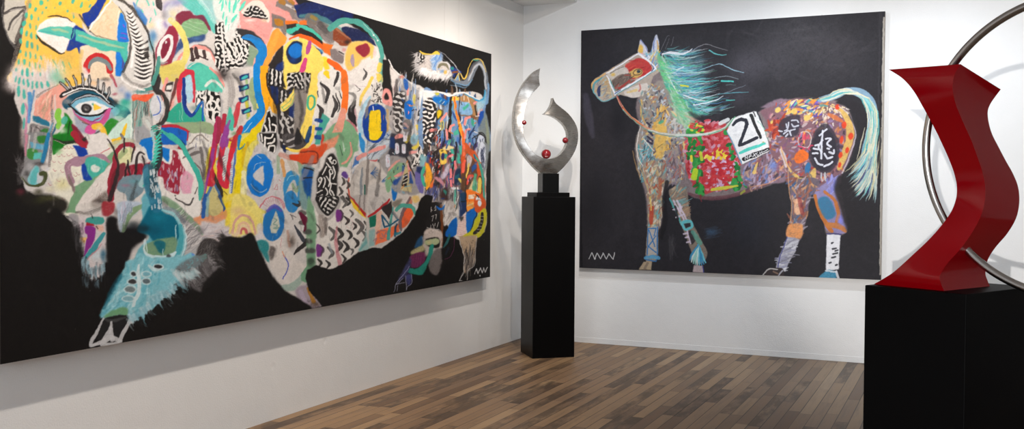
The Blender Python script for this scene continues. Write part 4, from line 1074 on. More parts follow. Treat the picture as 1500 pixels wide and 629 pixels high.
for i in range(9):
    x, y = 105+RNG.normal()*8+i*2, 485+i*18; L_([(x-30, y+14), (x+6, y), (x+40, y+2)], [8, 16, 6], (40, 60, 60), .95, .5); L_([(x-20, y+8), (x+26, y-4)], [14, 5], (80, 190, 170), .95, .5, False)
for p, w, c in ((((625, 420), (610, 520), (590, 650)), [44, 44, 40], (170, 44, 90)), (((690, 400), (680, 480)), [46, 40], (196, 44, 66)), (((800, 200), (770, 320), (745, 420)), [50, 56, 40], (200, 56, 66)), (((800, 400), (760, 520), (730, 600)), [50, 50, 30], (170, 40, 60)), (((690, 620), (712, 470)), [44, 30], (140, 60, 150))):
    L_(p, w, c, 1, .8, True, .1)
P_([(720, 310), (745, 390), (760, 460), (745, 520), (720, 520), (692, 480), (698, 400)], (72, 182, 156), 1, .7, True, .05); L_([(690, 640), (716, 455)], [40, 14], (146, 62, 150), .9, .8)
BL(745, 550, 40, 26, (120, 150, 110), .8); BL(740, 590, 30, 24, (220, 180, 60), .8)

# ---- centre-top: sprays, maze teeth, pink field, orange band
TL(320, 0, 5.72)
P_([(-20, -30), (300, -30), (260, 30), (180, 200), (120, 240), (60, 360), (20, 200), (-30, 120)], (212, 220, 216), 1, 1.5, True)
P_([(220, -30), (520, -30), (540, 80), (470, 200), (420, 330), (390, 370), (300, 290), (160, 230), (170, 180)], (224, 152, 148), 1, 1.2, True, .08)
D_([(200, 190), (330, 200), (400, 340), (300, 280)], 20, 60, 14, -30, [(232, 168, 160), (210, 138, 136)], 10, .6, True, 1, .4)
for x, y, l, w, a in ((30, 40, 100, 16, 85), (90, 50, 100, 20, 88), (135, 50, 110, 28, 78), (200, 48, 90, 26, 60), (130, 155, 80, 26, 58), (65, 175, 70, 18, 84), (40, 130, 60, 14, 80), (20, -5, 60, 14, 70), (85, 230, 50, 10, 82), (60, 20, 50, 12, 100), (170, 10, 40, 14, 60)):
    an = math.radians(a); L_([(x-math.cos(an)*l/2, y+math.sin(an)*l/2), (x, y), (x+math.cos(an)*l/2, y-math.sin(an)*l/2)], [w*.5, w, w*.4], (92, 212, 186), .95, .5)
D_([(60, 240), (160, 180), (200, 240), (130, 330), (50, 350)], 50, 60, 10, 75, [(226, 222, 220), (196, 196, 194), (234, 230, 228)], 12, .8, True, .8, .5)
L_([(210, 100), (270, 40), (340, 30), (400, 110), (410, 170)], [40, 50, 50, 44, 30], (222, 214, 204), 1, 1.2, True, .2)
BL(260, 165, 80, 22, (226, 214, 206), .9); BL(380, 170, 40, 24, (200, 190, 160), .8)
MZ([(205, 135), (240, 70), (300, 46), (350, 70), (390, 120), (405, 160), (320, 150), (250, 140)], BK, (210, 206, 202), 28, True, 1, .2, 5)
P_([(480, 10), (540, -20), (620, 20), (700, 90), (760, 130), (800, 200), (700, 190), (620, 160), (590, 100), (520, 70), (475, 50)], (124, 114, 112), 1, .9, False, .35)
for p, w in ((((520, 10), (545, 20)), 40), (((600, 5), (625, 25)), 30), (((655, 75), (690, 100)), 44), (((760, 160), (800, 190)), 40)): L_(p, w, (166, 112, 36), .85, 1, False, .2)
L_([(570, 40), (640, 70)], [20, 24], (206, 200, 198), .9, 1.2); L_([(620, 60), (680, 60)], 20, (120, 110, 110), .8, 1)
P_([(445, 110), (510, 130), (560, 150), (570, 260), (565, 315), (545, 290), (520, 245), (445, 220)], (116, 106, 104), 1, .8, False, .35)
P_([(466, 155), (505, 152), (545, 175), (545, 215), (500, 220), (468, 200)], (170, 112, 30), 1, .8, False, .15)
P_([(690, -30), (800, -30), (800, 160), (760, 130), (700, 70), (640, 0)], (24, 24, 32), 1, 1)
P_([(760, 60), (830, 40), (830, 180), (770, 130)], (16, 34, 90), .9, 1.5)
L_([(740, 120), (800, 170)], [24, 30], (90, 170, 150), .8, 1.4, True, .2)
L_([(720, 130), (690, 110), (650, 130), (690, 180)], [8, 20, 30, 30], (140, 134, 134), .9, 1, True, .4)
P_([(560, 170), (660, 175), (680, 200), (680, 175), (745, 170), (745, 200), (560, 205)], (238, 112, 30), 1, .7)
P_([(565, 205), (640, 195), (745, 205), (800, 240), (800, 330), (690, 300), (600, 290), (570, 260)], (44, 36, 34), 1, .8)
P_([(565, 245), (630, 225), (700, 220), (760, 235), (810, 260), (810, 300), (740, 265), (680, 250), (640, 262), (600, 285), (570, 270)], (64, 182, 160), 1, .7)
L_([(600, 325), (660, 295), (720, 300), (810, 335)], [16, 20, 26, 30], (232, 92, 30), 1, .8)
P_([(485, 235), (540, 280), (575, 320), (530, 390), (470, 450), (420, 540), (405, 640), (335, 640), (360, 520), (395, 420), (430, 310)], (244, 150, 54), 1, .8, True, .08)
L_([(500, 260), (460, 360), (400, 520)], [30, 50, 40], (248, 166, 70), .7, 2)
# white-on-black doodle field with the blue ribbon
MZ([(-30, 200), (40, 180), (60, 360), (120, 350), (150, 250), (260, 360), (260, 470), (220, 560), (130, 640), (40, 640), (-30, 540)], BK, (226, 222, 218), 34, False, .8, 0, 21, 1.0, 1.0, 20)
L_([(22, 230), (40, 420), (60, 600)], [12, 18, 12], (228, 224, 222), .95, .6)
L_([(75, 420), (95, 500), (150, 520), (185, 440)], 16, (228, 224, 222), .95, .5); L_([(110, 390), (140, 410), (140, 470)], 14, (228, 224, 222), .95, .5)
for x, y in ((150, 290), (190, 310), (145, 360), (185, 370), (230, 350), (230, 420), (215, 460), (215, 510)): L_([(x-18, y-12), (x-2, y+12), (x+20, y-6)], 12, (228, 224, 222), .95, .5)
BL(90, 300, 60, 70, (220, 218, 216), .9, .3)
P_([(150, 240), (200, 240), (290, 270), (380, 350), (400, 440), (330, 410), (250, 360), (180, 290)], (50, 46, 48), 1, .9, True)
P_([(255, 380), (330, 420), (330, 470), (280, 560), (230, 560), (250, 460)], (128, 154, 128), 1, 1.5, True, .2)
BL(230, 560, 70, 60, (150, 150, 152), .8, .4)
L_([(205, 310), (280, 320), (350, 380), (370, 430), (345, 500), (325, 580), (318, 660)], [26, 56, 74, 76, 70, 60, 52], (20, 124, 200), 1, .8)
L_([(210, 300), (300, 315), (370, 350)], [20, 30, 10], (44, 110, 170), .8, 1.2)
L_([(305, 490), (285, 580), (280, 640)], [14, 18, 12], (230, 160, 156), .9, .9)

# ---- blue ribbon lower, studs, amber
TL(320, 100, 5.72)
P_([(60, 60), (180, 0), (300, 0), (310, 200), (330, 320), (200, 500), (60, 560)], (206, 200, 196), 1, 1.5, True)
L_([(90, 90), (110, 200), (90, 330)], [60, 60, 40], (150, 144, 142), .8, 1.6, True, .5); BL(40, 40, 90, 90, (70, 64, 64), .9, .3); BL(150, 60, 80, 70, (146, 142, 140), .8, .3)
L_([(290, 100), (280, 200), (310, 330)], [50, 60, 40], (140, 164, 120), .9, 1.4, True, .2); L_([(235, 100), (240, 300), (240, 420)], [20, 26, 20], (150, 180, 120), .9, 1.2, True, .2)
L_([(230, 280), (250, 400)], 24, (196, 186, 60), .9, 1.2)
L_([(170, 290), (150, 390), (130, 480)], [26, 50, 40], (196, 62, 72), .95, 1)
P_([(350, -20), (410, -20), (410, 110), (450, 220), (495, 330), (480, 400), (420, 440), (330, 520), (340, 640), (190, 640), (200, 500), (340, 420), (380, 320), (350, 160)], (240, 166, 24), 1, .9)
P_([(330, 470), (420, 430), (380, 640), (180, 640), (250, 560)], (222, 200, 20), 1, 1.2, True, .15)
L_([(315, -20), (318, 80), (330, 200), (350, 290), (352, 380), (300, 440), (230, 520), (200, 620)], [50, 56, 58, 64, 66, 70, 74, 50], (10, 128, 208), 1, .7)
L_([(215, 530), (280, 455)], [10, 6], (180, 210, 230), .8)
L_([(320, 300), (330, 330)], 14, (226, 206, 90), .9)
L_([(405, 40), (420, 160), (470, 280), (500, 350), (500, 430)], [14, 20, 22, 22, 14], (44, 34, 30), .95, .8)
for x, y in ((212, 76), (210, 164), (208, 260), (232, 354)):
    P_([(x-44, y-12), (x+40, y-34), (x+44, y+10), (x-30, y+32)], (14, 34, 92), 1, .7); P_([(x-18, y+2), (x+24, y-20), (x+30, y+4), (x-14, y+20)], (62, 176, 176), 1, .7, True)
for p, w, c in ((((0, 420), (10, 500), (-10, 620)), [40, 46, 30], (150, 40, 70)), (((50, 400), (40, 520)), [40, 50], (170, 44, 66)), (((30, 640), (70, 500), (85, 440)), [50, 46, 20], (150, 64, 140)), (((130, 640), (160, 560), (185, 500)), [60, 56, 40], (180, 50, 56)), (((180, 290), (150, 420)), [14, 30], (196, 62, 72))): L_(p, w, c, 1, .9, True, .12)
P_([(92, 320), (118, 380), (130, 450), (120, 520), (95, 515), (62, 470), (72, 400)], (74, 182, 160), 1, .7, True); L_([(40, 600), (90, 440)], [50, 16], (146, 64, 150), .85, .9)
BL(125, 545, 36, 26, (120, 150, 110), .9)
# doodle block right of amber, navy slab
P_([(415, 0), (540, -10), (560, 180), (640, 180), (660, 640), (500, 640), (490, 300), (430, 160)], (40, 36, 36), 1, 1, True)
MZ([(415, 10), (450, -20), (545, 0), (540, 130), (470, 140), (425, 100)], BK, (220, 216, 214), 36, False, .8, .1, 31, 1, 1, 45)
P_([(430, 150), (500, 155), (500, 290), (480, 320), (445, 220)], (18, 38, 92), 1, 1, False, .15); P_([(590, 200), (650, 180), (640, 420), (590, 420)], (22, 40, 96), 1, 1, False, .15)
MZ([(500, 170), (560, 190), (580, 260), (520, 320)], BK, (200, 196, 194), 36, False, 1, .2, 32)
MZ([(510, 360), (640, 420), (640, 640), (510, 640)], (44, 40, 40), (190, 186, 184), 49, False, 1.2, .4, 33, .9)
RG(600, 455, 36, 40, 14, (200, 196, 192), 0, .9, .7, 20, 250); L_([(520, 340), (540, 400), (520, 460)], 14, (200, 196, 192), .8)
MZ([(565, 30), (700, 20), (770, 80), (760, 190), (700, 210), (570, 110)], BK, (210, 206, 202), 38, False, .8, .1, 34)
L_([(640, 20), (650, 110)], 12, (190, 186, 184), .9); L_([(690, 30), (720, 150)], [12, 16], (190, 186, 184), .9); L_([(650, 80), (750, 70)], 14, (190, 186, 184), .9)
P_([(650, 200), (740, 190), (730, 420), (670, 560), (650, 640), (640, 640)], (132, 124, 118), 1, 1.5, True, .3)
D_([(650, 230), (730, 220), (720, 420), (660, 560)], 24, 100, 9, 80, [(110, 104, 100), (160, 150, 146), (150, 100, 110), (110, 120, 90)], 10, .7, True, .8, .4)
# pale yellow key shape
P_([(545, -40), (560, -60), (800, -60), (820, 200), (800, 320), (780, 480), (740, 560), (700, 605), (664, 560), (720, 450), (740, 320), (745, 180), (765, 90), (740, 45), (640, 30), (590, 40), (570, 180), (545, 170)], (240, 212, 100), 1, .6)
P_([(640, 130), (668, 170), (660, 230), (610, 310), (545, 360), (515, 320), (580, 240), (630, 170)], (236, 208, 98), 1, .7, True)
L_([(530, 330), (600, 270), (640, 180)], 5, (90, 170, 120), .9); L_([(545, 345), (610, 300), (655, 210)], 5, (90, 170, 120), .9); L_([(528, 322), (545, 348)], 5, (90, 170, 120), .9)
RG(775, 285, 34, 62, 18, (74, 176, 140), 5)
# carved mask
P_([(424, 320), (450, 360), (490, 400), (500, 520), (500, 660), (330, 660), (345, 580), (380, 440)], (200, 196, 194), 1, 1, True)
P_([(424, 340), (445, 380), (480, 420), (490, 520), (488, 660), (345, 660), (358, 560), (395, 440)], BK, 1, .8, True)
for p in (((425, 420), (432, 500), (430, 580)), ((390, 480), (402, 520), (385, 560), (365, 560)), ((455, 470), (480, 490), (475, 540), (450, 540)), ((380, 620), (395, 600), (400, 650)), ((430, 640), (445, 600), (470, 650)), ((408, 360), (435, 350), (450, 400))): L_(p, 14, (226, 222, 218), 1, .5)

# ---- yellow flow and blue rings
TL(320, 200, 5.72)
P_([(190, -20), (320, -20), (340, 60), (260, 200), (240, 360), (250, 500), (400, 640), (130, 640), (150, 300), (150, 120)], (216, 204, 100), 1, 1.5, True)
P_([(330, 60), (480, 180), (500, 200), (560, 300), (540, 640), (420, 640), (240, 500), (240, 300)], (198, 192, 194), 1, 1.5, True)
D_([(340, 80), (520, 200), (540, 480), (460, 500), (450, 200)], 30, 80, 14, 85, [(214, 208, 206), (182, 178, 182), (176, 190, 180)], 8, .6, True, 1.2, .4)
L_([(300, -10), (200, 90), (180, 230), (160, 400), (150, 560)], [70, 66, 56, 50, 44], (228, 204, 10), 1, 1, True, .12)
L_([(250, 60), (215, 120), (200, 250)], [30, 30, 14], (206, 168, 30), .8, 1.2, True, .3); L_([(210, 300), (215, 420), (200, 500)], [40, 50, 40], (232, 226, 180), .9, 1.5)
L_([(220, 60), (170, 110), (180, 0)], [8, 14, 30], (10, 120, 200), .9, 1)
P_([(335, -30), (500, -30), (505, 120), (480, 175), (430, 150), (380, 90), (335, 50)], (196, 194, 194), 1, 1, True)
P_([(345, -30), (490, -30), (492, 60), (470, 140), (430, 120), (350, 40)], BK, 1, .8)
for p in (((360, -20), (365, 40)), ((390, 0), (385, 80)), ((400, 10), (440, 10), (460, -20)), ((410, 60), (450, 50), (470, 20)), ((420, 110), (425, 80), (470, 80), (465, 130))): L_(p, 14, (226, 222, 218), 1, .5)
BL(500, 60, 30, 80, (130, 126, 128), .8)
O_(345, 322, 112, 180, (12, 112, 200), 4, 1, .8, .08)
P_([(310, 150), (380, 160), (450, 210), (450, 300), (430, 190)], (40, 120, 190), .8, 1)
for p in (((300, 280), (310, 240), (350, 215), (390, 218)), ((275, 400), (310, 450), (360, 465), (405, 435)), ((320, 155), (360, 180)), ((440, 215), (452, 260))): L_(p, 5, (190, 200, 206), .8, .5)
P_([(362, 252), (378, 262), (378, 400), (365, 404), (288, 330)], (196, 194, 196), 1, .8, True)
O_(624, 445, 80, 162, (48, 134, 190), -6, 1, 1, .1)
P_([(560, 500), (600, 390), (640, 365), (660, 440), (655, 520), (610, 530)], (196, 190, 186), 1, 1.2, True, .2); L_([(620, 400), (650, 460), (665, 420)], [24, 26, 20], (130, 158, 124), .8, 1.2)
L_([(575, 370), (600, 330), (640, 320)], 7, (150, 200, 220), .8); L_([(690, 400), (690, 480)], 6, (120, 180, 210), .7)
L_([(530, 200), (545, 270), (550, 330)], 26, (206, 140, 70), .8, 1.2, True, .2); L_([(500, 170), (500, 300)], 30, (130, 160, 124), .7, 1.4, True, .3); L_([(600, 200), (650, 300)], [50, 50], (170, 160, 140), .7, 2, True, .4); L_([(680, 220), (690, 300)], 36, (130, 160, 120), .8, 1.5)
L_([(650, 530), (690, 560)], [10, 24], (40, 36, 36), .9, 1)
L_([(465, 440), (490, 400), (494, 445), (465, 440)], 4, (180, 90, 100), .8, .4, False); L_([(508, 360), (520, 374), (512, 356)], 4, (180, 90, 100), .8)
L_([(345, 590), (390, 530), (450, 505), (510, 530), (550, 610)], 7, (190, 110, 120), .9, .6)
for a_ in range(-60, 61, 15): L_([(455+40*math.sin(math.radians(a_)), 610-40*math.cos(math.radians(a_))), (455+95*math.sin(math.radians(a_)), 612-95*math.cos(math.radians(a_)))], 3, (190, 130, 136), .6, .4, False)
# red-orange splash, dark lines, yellow crescent
L_([(520, 150), (600, 180)], 40, (190, 100, 80), .6, 2, True, .4)
P_([(590, 155), (720, 150), (800, 120), (800, 200), (700, 220), (600, 195)], (206, 60, 26), 1, 1, False, .12)
P_([(720, 130), (800, 60), (820, 110), (740, 170)], (216, 80, 40), 1, 1.2, True, .15)
P_([(555, -20), (780, -20), (760, 60), (700, 120), (600, 100), (560, 60)], (70, 66, 68), 1, 1, True)
P_([(535, 60), (570, 90), (560, 140), (540, 120)], (20, 38, 80), .9, 1.2)
MZ([(560, 0), (640, 0), (640, 100), (580, 90)], (60, 56, 56), (170, 166, 166), 49, False, 1, .3, 41); P_([(690, 0), (740, 10), (700, 90)], (40, 38, 38), .9, 1)
L_([(572, 98), (620, 118), (690, 116), (750, 70), (790, -10)], [20, 26, 28, 30, 26], (236, 206, 96), 1, .7)
L_([(690, -20), (705, 20), (740, -10)], 34, (232, 192, 50), 1, .8)
for p, w in ((((715, 262), (770, 270), (810, 275)), [10, 14, 12]), (((715, 352), (770, 345), (810, 360)), [8, 10, 8])): L_(p, w, (36, 34, 34), .9, .8)
L_([(700, 330), (760, 250), (800, 170)], [30, 44, 40], (150, 140, 150), .7, 1.6, True, .3)
P_([(720, 290), (800, 280), (820, 480), (770, 570), (730, 480)], (18, 88, 160), 1, 1.2, True, .15); L_([(720, 480), (760, 640)], [30, 44], (126, 160, 126), .9, 1.5)

# ---- centre bottom: shoulder swirl in grey, orange, cream arcs, blue arrow
TL(210, 290, 5.72)
P_([(160, 0), (260, 60), (420, 170), (520, 320), (440, 460), (330, 500), (320, 300), (230, 180), (160, 140)], (176, 174, 174), 1, 1.5, True, .2)
L_([(165, 10), (240, 60), (340, 140), (450, 240), (500, 310)], [34, 50, 50, 40, 14], (128, 158, 128), 1, 1.2, True, .15)
D_([(240, 100), (460, 250), (510, 330), (400, 440), (340, 380)], 90, 130, 9, 40, [(206, 200, 200), (150, 146, 150), (222, 216, 214), (110, 106, 110)], 14, .7, True, .6, .4)
L_([(180, 90), (260, 110), (340, 200)], [40, 40, 30], (110, 130, 140), .8, 1.6, True, .4); BL(330, 180, 70, 60, (90, 86, 92), .6, .5)
P_([(270, -20), (470, -20), (470, 150), (420, 170), (330, 80)], (226, 221, 216), 1, 1.2, True)
L_([(270, 0), (330, 40), (385, 58), (420, 0)], [10, 16, 16, 12], (60, 55, 54), .9, .8, True, .3)
P_([(420, 170), (560, 130), (690, 100), (720, 150), (640, 200), (540, 250), (460, 220)], (218, 146, 104), 1, 1.5, True, .3)
P_([(540, 130), (560, 10), (640, 0), (660, 100), (600, 150)], (196, 184, 124), 1, 1.2, True); L_([(520, -20), (510, 60), (500, 160)], [34, 36, 30], (40, 90, 160), 1, 1, True, .2); L_([(540, 0), (530, 150)], 26, (130, 170, 180), .8, 1.4)
L_([(640, -10), (675, 70), (670, 110)], [30, 24, 10], (36, 70, 130), .9, 1)
P_([(660, 0), (800, -20), (820, 300), (760, 340), (680, 240), (700, 120)], (230, 206, 70), 1, 2, True)
L_([(700, 60), (780, 30)], [40, 60], (230, 196, 10), .9, 1.5)
P_([(480, 200), (620, 220), (760, 260), (800, 330), (620, 400), (520, 340)], (206, 198, 200), 1, 2.5, True)
D_([(500, 230), (720, 260), (700, 330), (560, 370)], 50, 110, 10, 12, [(222, 216, 214), (170, 164, 172), (210, 180, 170), (130, 124, 130)], 16, .6, True, 1, .5)
BL(480, 270, 60, 50, (110, 104, 110), .7, .5)
P_([(510, 340), (640, 390), (660, 640), (430, 640), (440, 470)], (60, 56, 56), 1, 2, True)
D_([(500, 360), (620, 410), (600, 620), (450, 620)], 120, 60, 3, 55, [(120, 116, 116), (90, 86, 86)], 25, .7, True, .4)
P_([(330, 520), (390, 460), (430, 490), (330, 580)], (90, 140, 220), 1, 1, True, .15)
L_([(350, 590), (430, 550), (515, 490)], [60, 70, 40], (86, 166, 154), 1, 1, True, .15)
# cream arcs at the elbow
TL(340, 290, 3.7)
P_([(0, 0), (90, -10), (150, 60), (170, 140), (120, 200), (60, 200), (0, 230)], (232, 216, 120), 1, 1.5, True)
for r, c in ((120, (232, 210, 110)), (96, (206, 150, 150)), (76, (232, 214, 130)), (56, (226, 180, 160)), (40, (226, 200, 170)), (24, (196, 80, 100))):
    RG(62, 190, r*.62, r, 14, c, 0, .85, 1.5, 180, 360, .2)
BL(30, 70, 60, 40, (206, 160, 150), .5, .3); BL(20, 200, 40, 30, (228, 200, 180), .8)
L_([(150, 150), (150, 260)], [30, 60], (214, 206, 210), .8, 3)
P_([(130, 240), (180, 230), (205, 280), (200, 350), (160, 300)], (40, 130, 134), 1, 1.5, True, .2)
P_([(200, 260), (260, 230), (340, 330), (420, 380), (360, 480), (290, 500), (210, 370)], (216, 208, 202), 1, 1.5, True)
P_([(205, 260), (235, 280), (215, 340), (200, 320)], (70, 62, 60), .8, 2, True, .3)
L_([(270, 490), (330, 480), (390, 420)], [30, 40, 30], (150, 176, 164), .8, 2)
O_(225, 138, 58, 98, (28, 110, 180), 8, 1, 1, .08); L_([(190, 70), (225, 44), (262, 70)], [16, 24, 16], (90, 80, 170), .8, 1.4)
P_([(235, 70), (250, 100), (260, 150), (235, 190), (212, 190), (205, 160), (220, 110)], (196, 196, 180), 1, .8, False, .2); L_([(225, 110), (240, 120), (222, 140), (245, 150), (225, 165), (250, 160)], 7, (120, 150, 140), .8)
L_([(150, 50), (185, 5), (230, -8), (270, 15), (285, 55)], 5, (190, 110, 120), .9, .6)
for a_ in range(-60, 61, 12): L_([(222+45*math.sin(math.radians(a_)), 60-42*math.cos(math.radians(a_))), (222+62*math.sin(math.radians(a_)), 60-62*math.cos(math.radians(a_)))], 2.4, (190, 120, 130), .7, .4, False)
O_(320, 20, 36, 60, (40, 126, 190), -10, 1, 1, .1); L_([(330, 30), (360, 40), (370, 20)], [10, 20, 10], (50, 46, 46), .9, 1)
L_([(385, 0), (425, 40), (440, 150), (440, 270), (430, 360), (400, 430)], [30, 36, 40, 44, 44, 60], (112, 160, 126), 1, 1.2, True, .12)
for x, y in ((380, 80), (385, 133), (405, 185), (415, 235), (420, 285), (430, 340)): O_(x, y, 24, 14, (80, 78, 74), 0, .85, 1.2)
BL(430, 345, 30, 40, (56, 70, 58), .9)
L_([(372, 85), (395, 120), (405, 150), (390, 180)], [16, 34, 22, 8], (96, 18, 48), 1, .8)
L_([(320, 95), (345, 105)], 5, (90, 86, 86), .8); L_([(315, 90), (330, 115)], 5, (90, 86, 86), .8)
L_([(340, 150), (365, 195), (390, 235), (400, 245)], [8, 18, 20, 8], (52, 56, 66), .95, .8); L_([(335, 305), (365, 275), (400, 245), (400, 225)], [10, 20, 24, 14], (40, 36, 36), .95, .8)
BL(320, 230, 40, 70, (120, 106, 96), .8, .4); BL(320, 240, 24, 40, (70, 62, 60), .6, .4); L_([(300, 180), (310, 260)], 14, (170, 120, 100), .5, 2)
L_([(280, 310), (305, 370), (275, 440)], 6, (70, 80, 180), .9, .6); L_([(272, 290), (285, 320)], 6, (226, 150, 110), .8); L_([(265, 220), (262, 270)], 3, (200, 120, 130), .6)
# hoof
P_([(340, 500), (400, 470), (440, 480), (500, 570), (480, 590), (420, 602), (380, 580)], (166, 152, 164), 1, 2, True, .25)
L_([(370, 510), (400, 570)], [26, 20], (196, 180, 206), .7, 1.5, True, .4); L_([(410, 490), (440, 560)], [16, 24], (176, 120, 40), .9, 1); L_([(450, 500), (470, 540)], 14, (190, 140, 60), .8, 1); BL(450, 575, 40, 26, (80, 60, 40), .7, .2); BL(480, 560, 26, 30, (190, 184, 180), .6, .2)

# ---- upper right: navy, teal hoop, grey smears
TL(440, 20, 6.29)
P_([(-60, -80), (200, -130), (380, -40), (500, -10), (480, 60), (330, 60), (290, 110), (100, 40), (-20, 40)], (14, 32, 92), 1, 1, False, .2)
D_([(0, -60), (420, -20), (300, 80), (60, 20)], 40, 90, 24, 30, [(12, 26, 80), (20, 44, 110), (10, 20, 60)], 20, .5, True, 1.5, .5)
L_([(0, 20), (110, 20), (200, 50), (290, 110), (420, 200), (460, 240)], [30, 50, 60, 60, 50, 20], (86, 150, 140), .75, 1.8, True, .3)
L_([(80, 40), (150, 110), (240, 180), (280, 240)], [90, 120, 130, 70], (112, 104, 102), .95, 1.2, True, .4)
L_([(180, 100), (240, 160)], [60, 50], (60, 56, 58), .7, 1.5, True, .4); L_([(100, 30), (140, 50)], 30, (160, 130, 50), .7, 1.2); L_([(200, 200), (280, 280)], [30, 50], (150, 140, 138), .8, 1.2, True, .4)
P_([(380, 150), (420, 120), (500, 130), (620, 190), (700, 300), (600, 280), (480, 260)], (16, 26, 70), 1, 1.2, True, .15)
P_([(300, 180), (330, 130), (460, 230), (460, 280), (380, 300), (310, 240)], (132, 60, 30), 1, 1.2, True, .25); L_([(330, 140), (460, 235)], [20, 12], (170, 110, 80), .8, 1); BL(430, 260, 50, 36, (40, 26, 24), .9)
L_([(275, 140), (320, 100), (380, 66), (450, 64), (540, 84), (620, 140), (690, 220), (730, 290), (750, 380), (745, 470), (740, 640)], [50, 56, 54, 50, 56, 52, 46, 44, 34, 30, 30], (76, 158, 146), 1, .8, True, .2)
L_([(580, 90), (660, 170), (712, 245)], 7, (190, 210, 206), .8); O_(676, 192, 9, 9, (210, 220, 216)); O_(710, 245, 9, 9, (210, 220, 216))
L_([(-20, 110), (60, 140), (130, 190), (190, 240)], [40, 46, 50, 30], (70, 182, 162), 1, .8); L_([(0, 150), (90, 190), (190, 270)], [34, 40, 40], (36, 30, 30), 1, .9); P_([(0, 60), (60, 62), (60, 100), (0, 100)], (232, 110, 40), .9, .9)
L_([(0, 200), (90, 230), (180, 290), (260, 360)], [34, 40, 44, 44], (232, 96, 26), 1, .9)
P_([(200, 260), (300, 290), (290, 330), (270, 400), (210, 330)], (236, 110, 30), 1, 1, False, .12)
P_([(270, 330), (340, 320), (400, 380), (400, 450), (370, 460), (280, 410)], (124, 112, 112), 1, 1, False, .35)
P_([(330, 310), (400, 300), (430, 330), (400, 380), (350, 350)], (206, 196, 192), 1, 1.5, True, .4); L_([(360, 350), (400, 370)], [14, 10], (50, 44, 44), .8); BL(400, 330, 30, 30, (200, 130, 130), .8)
P_([(400, 420), (460, 280), (560, 250), (640, 280), (720, 340), (720, 640), (420, 640), (400, 520)], (226, 220, 216), 1, 1.2, True)
P_([(440, 290), (500, 255), (570, 248), (630, 262), (680, 310), (650, 380), (580, 420), (500, 500), (440, 520), (410, 420)], (228, 186, 86), .95, 1.8, True, .15)
P_([(505, 320), (550, 285), (610, 278), (634, 320), (625, 370), (580, 402), (540, 370)], (142, 34, 54), 1, .8, True, .1)
L_([(480, 380), (475, 430), (485, 480)], [20, 36, 20], (160, 140, 170), .9, 1.2); BL(680, 360, 40, 60, (226, 190, 190), .9); L_([(660, 330), (655, 400)], 26, (236, 196, 90), .7, 1.5)
D_([(480, 480), (700, 380), (700, 640), (450, 640)], 18, 60, 2.5, 55, [(180, 170, 170), (200, 180, 190)], 15, .6)
for p, w in ((((580, 510), (605, 560), (580, 610)), [10, 20, 14]), (((300, 460), (330, 540), (335, 610)), [20, 36, 26]), (((180, 520), (225, 570), (235, 610)), [8, 18, 10])): L_(p, w, (60, 56, 56), .9, 1, True, .2)
P_([(0, 230), (60, 250), (130, 300), (210, 360), (180, 400), (120, 350), (20, 300)], (24, 40, 96), 1, 1.2, True, .2); BL(190, 345, 40, 30, (60, 140, 190), .8)
P_([(180, 400), (230, 360), (300, 430), (350, 560), (380, 660), (150, 660), (160, 500)], (224, 220, 216), 1, 1, True)
P_([(200, 400), (240, 395), (260, 450), (280, 560), (260, 610), (220, 500), (200, 470)], (240, 206, 50), 1, 1.5, True, .1)
L_([(300, 460), (330, 540), (335, 610)], [16, 30, 26], (70, 66, 66), .9, 1.2, True, .2); L_([(180, 520), (225, 570), (235, 610)], [8, 18, 10], (60, 56, 56), .9, .8)
L_([(260, 430), (330, 480), (390, 560), (400, 660)], [40, 56, 60, 62], (238, 100, 30), 1, .8, True, .06)
L_([(0, 230), (60, 270), (120, 340), (170, 420), (160, 560), (130, 660)], [30, 44, 70, 80, 70, 60], (240, 212, 100), 1, .9)
P_([(-60, 280), (20, 280), (140, 400), (150, 640), (-60, 640)], (240, 212, 100), 1, .9)
L_([(82, 268), (76, 310), (68, 355)], [34, 40, 34], (190, 70, 150), .95, .8); L_([(42, 432), (28, 480), (18, 525)], [40, 42, 34], (200, 60, 140), .95, .8)
MZ([(-20, 545), (60, 540), (90, 640), (-20, 640)], BK, (200, 196, 192), 38, False, 1, 0, 51)
L_([(740, 470), (732, 520)], 34, (226, 206, 120), .9, 1); L_([(735, 580), (728, 620)], 40, (232, 206, 110), .9, 1)
# blue eye of the key
TL(320, 0, 5.72)
P_([(545, 420), (570, 360), (640, 330), (700, 350), (720, 420), (700, 500), (720, 600), (560, 600), (540, 520)], (240, 212, 100), 1, .8, True)
P_([(430, 520), (540, 380), (530, 600), (560, 720), (540, 720), (420, 560)], (40, 34, 34), 1, .9, True); P_([(470, 570), (540, 510), (545, 580), (500, 600)], (20, 44, 110), .9, 1.5, True)
O_(645, 440, 76, 100, (20, 36, 70), 12, 1, .8); O_(646, 425, 58, 66, (14, 110, 196), 20, 1, .8); BL(620, 500, 50, 40, (24, 60, 130), .8)
P_([(700, 340), (760, 345), (760, 660), (690, 660)], (240, 212, 100), .9, 1)
L_([(765, 350), (755, 395), (745, 440)], [30, 40, 34], (176, 70, 140), .95, .8); L_([(728, 500), (712, 550), (700, 590)], [34, 40, 40], (204, 60, 130), .95, .8)
MZ([(575, 610), (680, 600), (760, 650), (760, 720), (575, 720)], BK, (206, 202, 198), 36, False, .8, 0, 52)
MZ([(418, 580), (470, 575), (540, 620), (540, 720), (420, 720)], BK, (216, 212, 208), 36, False, .8, 0, 53, 1, 1, 45)

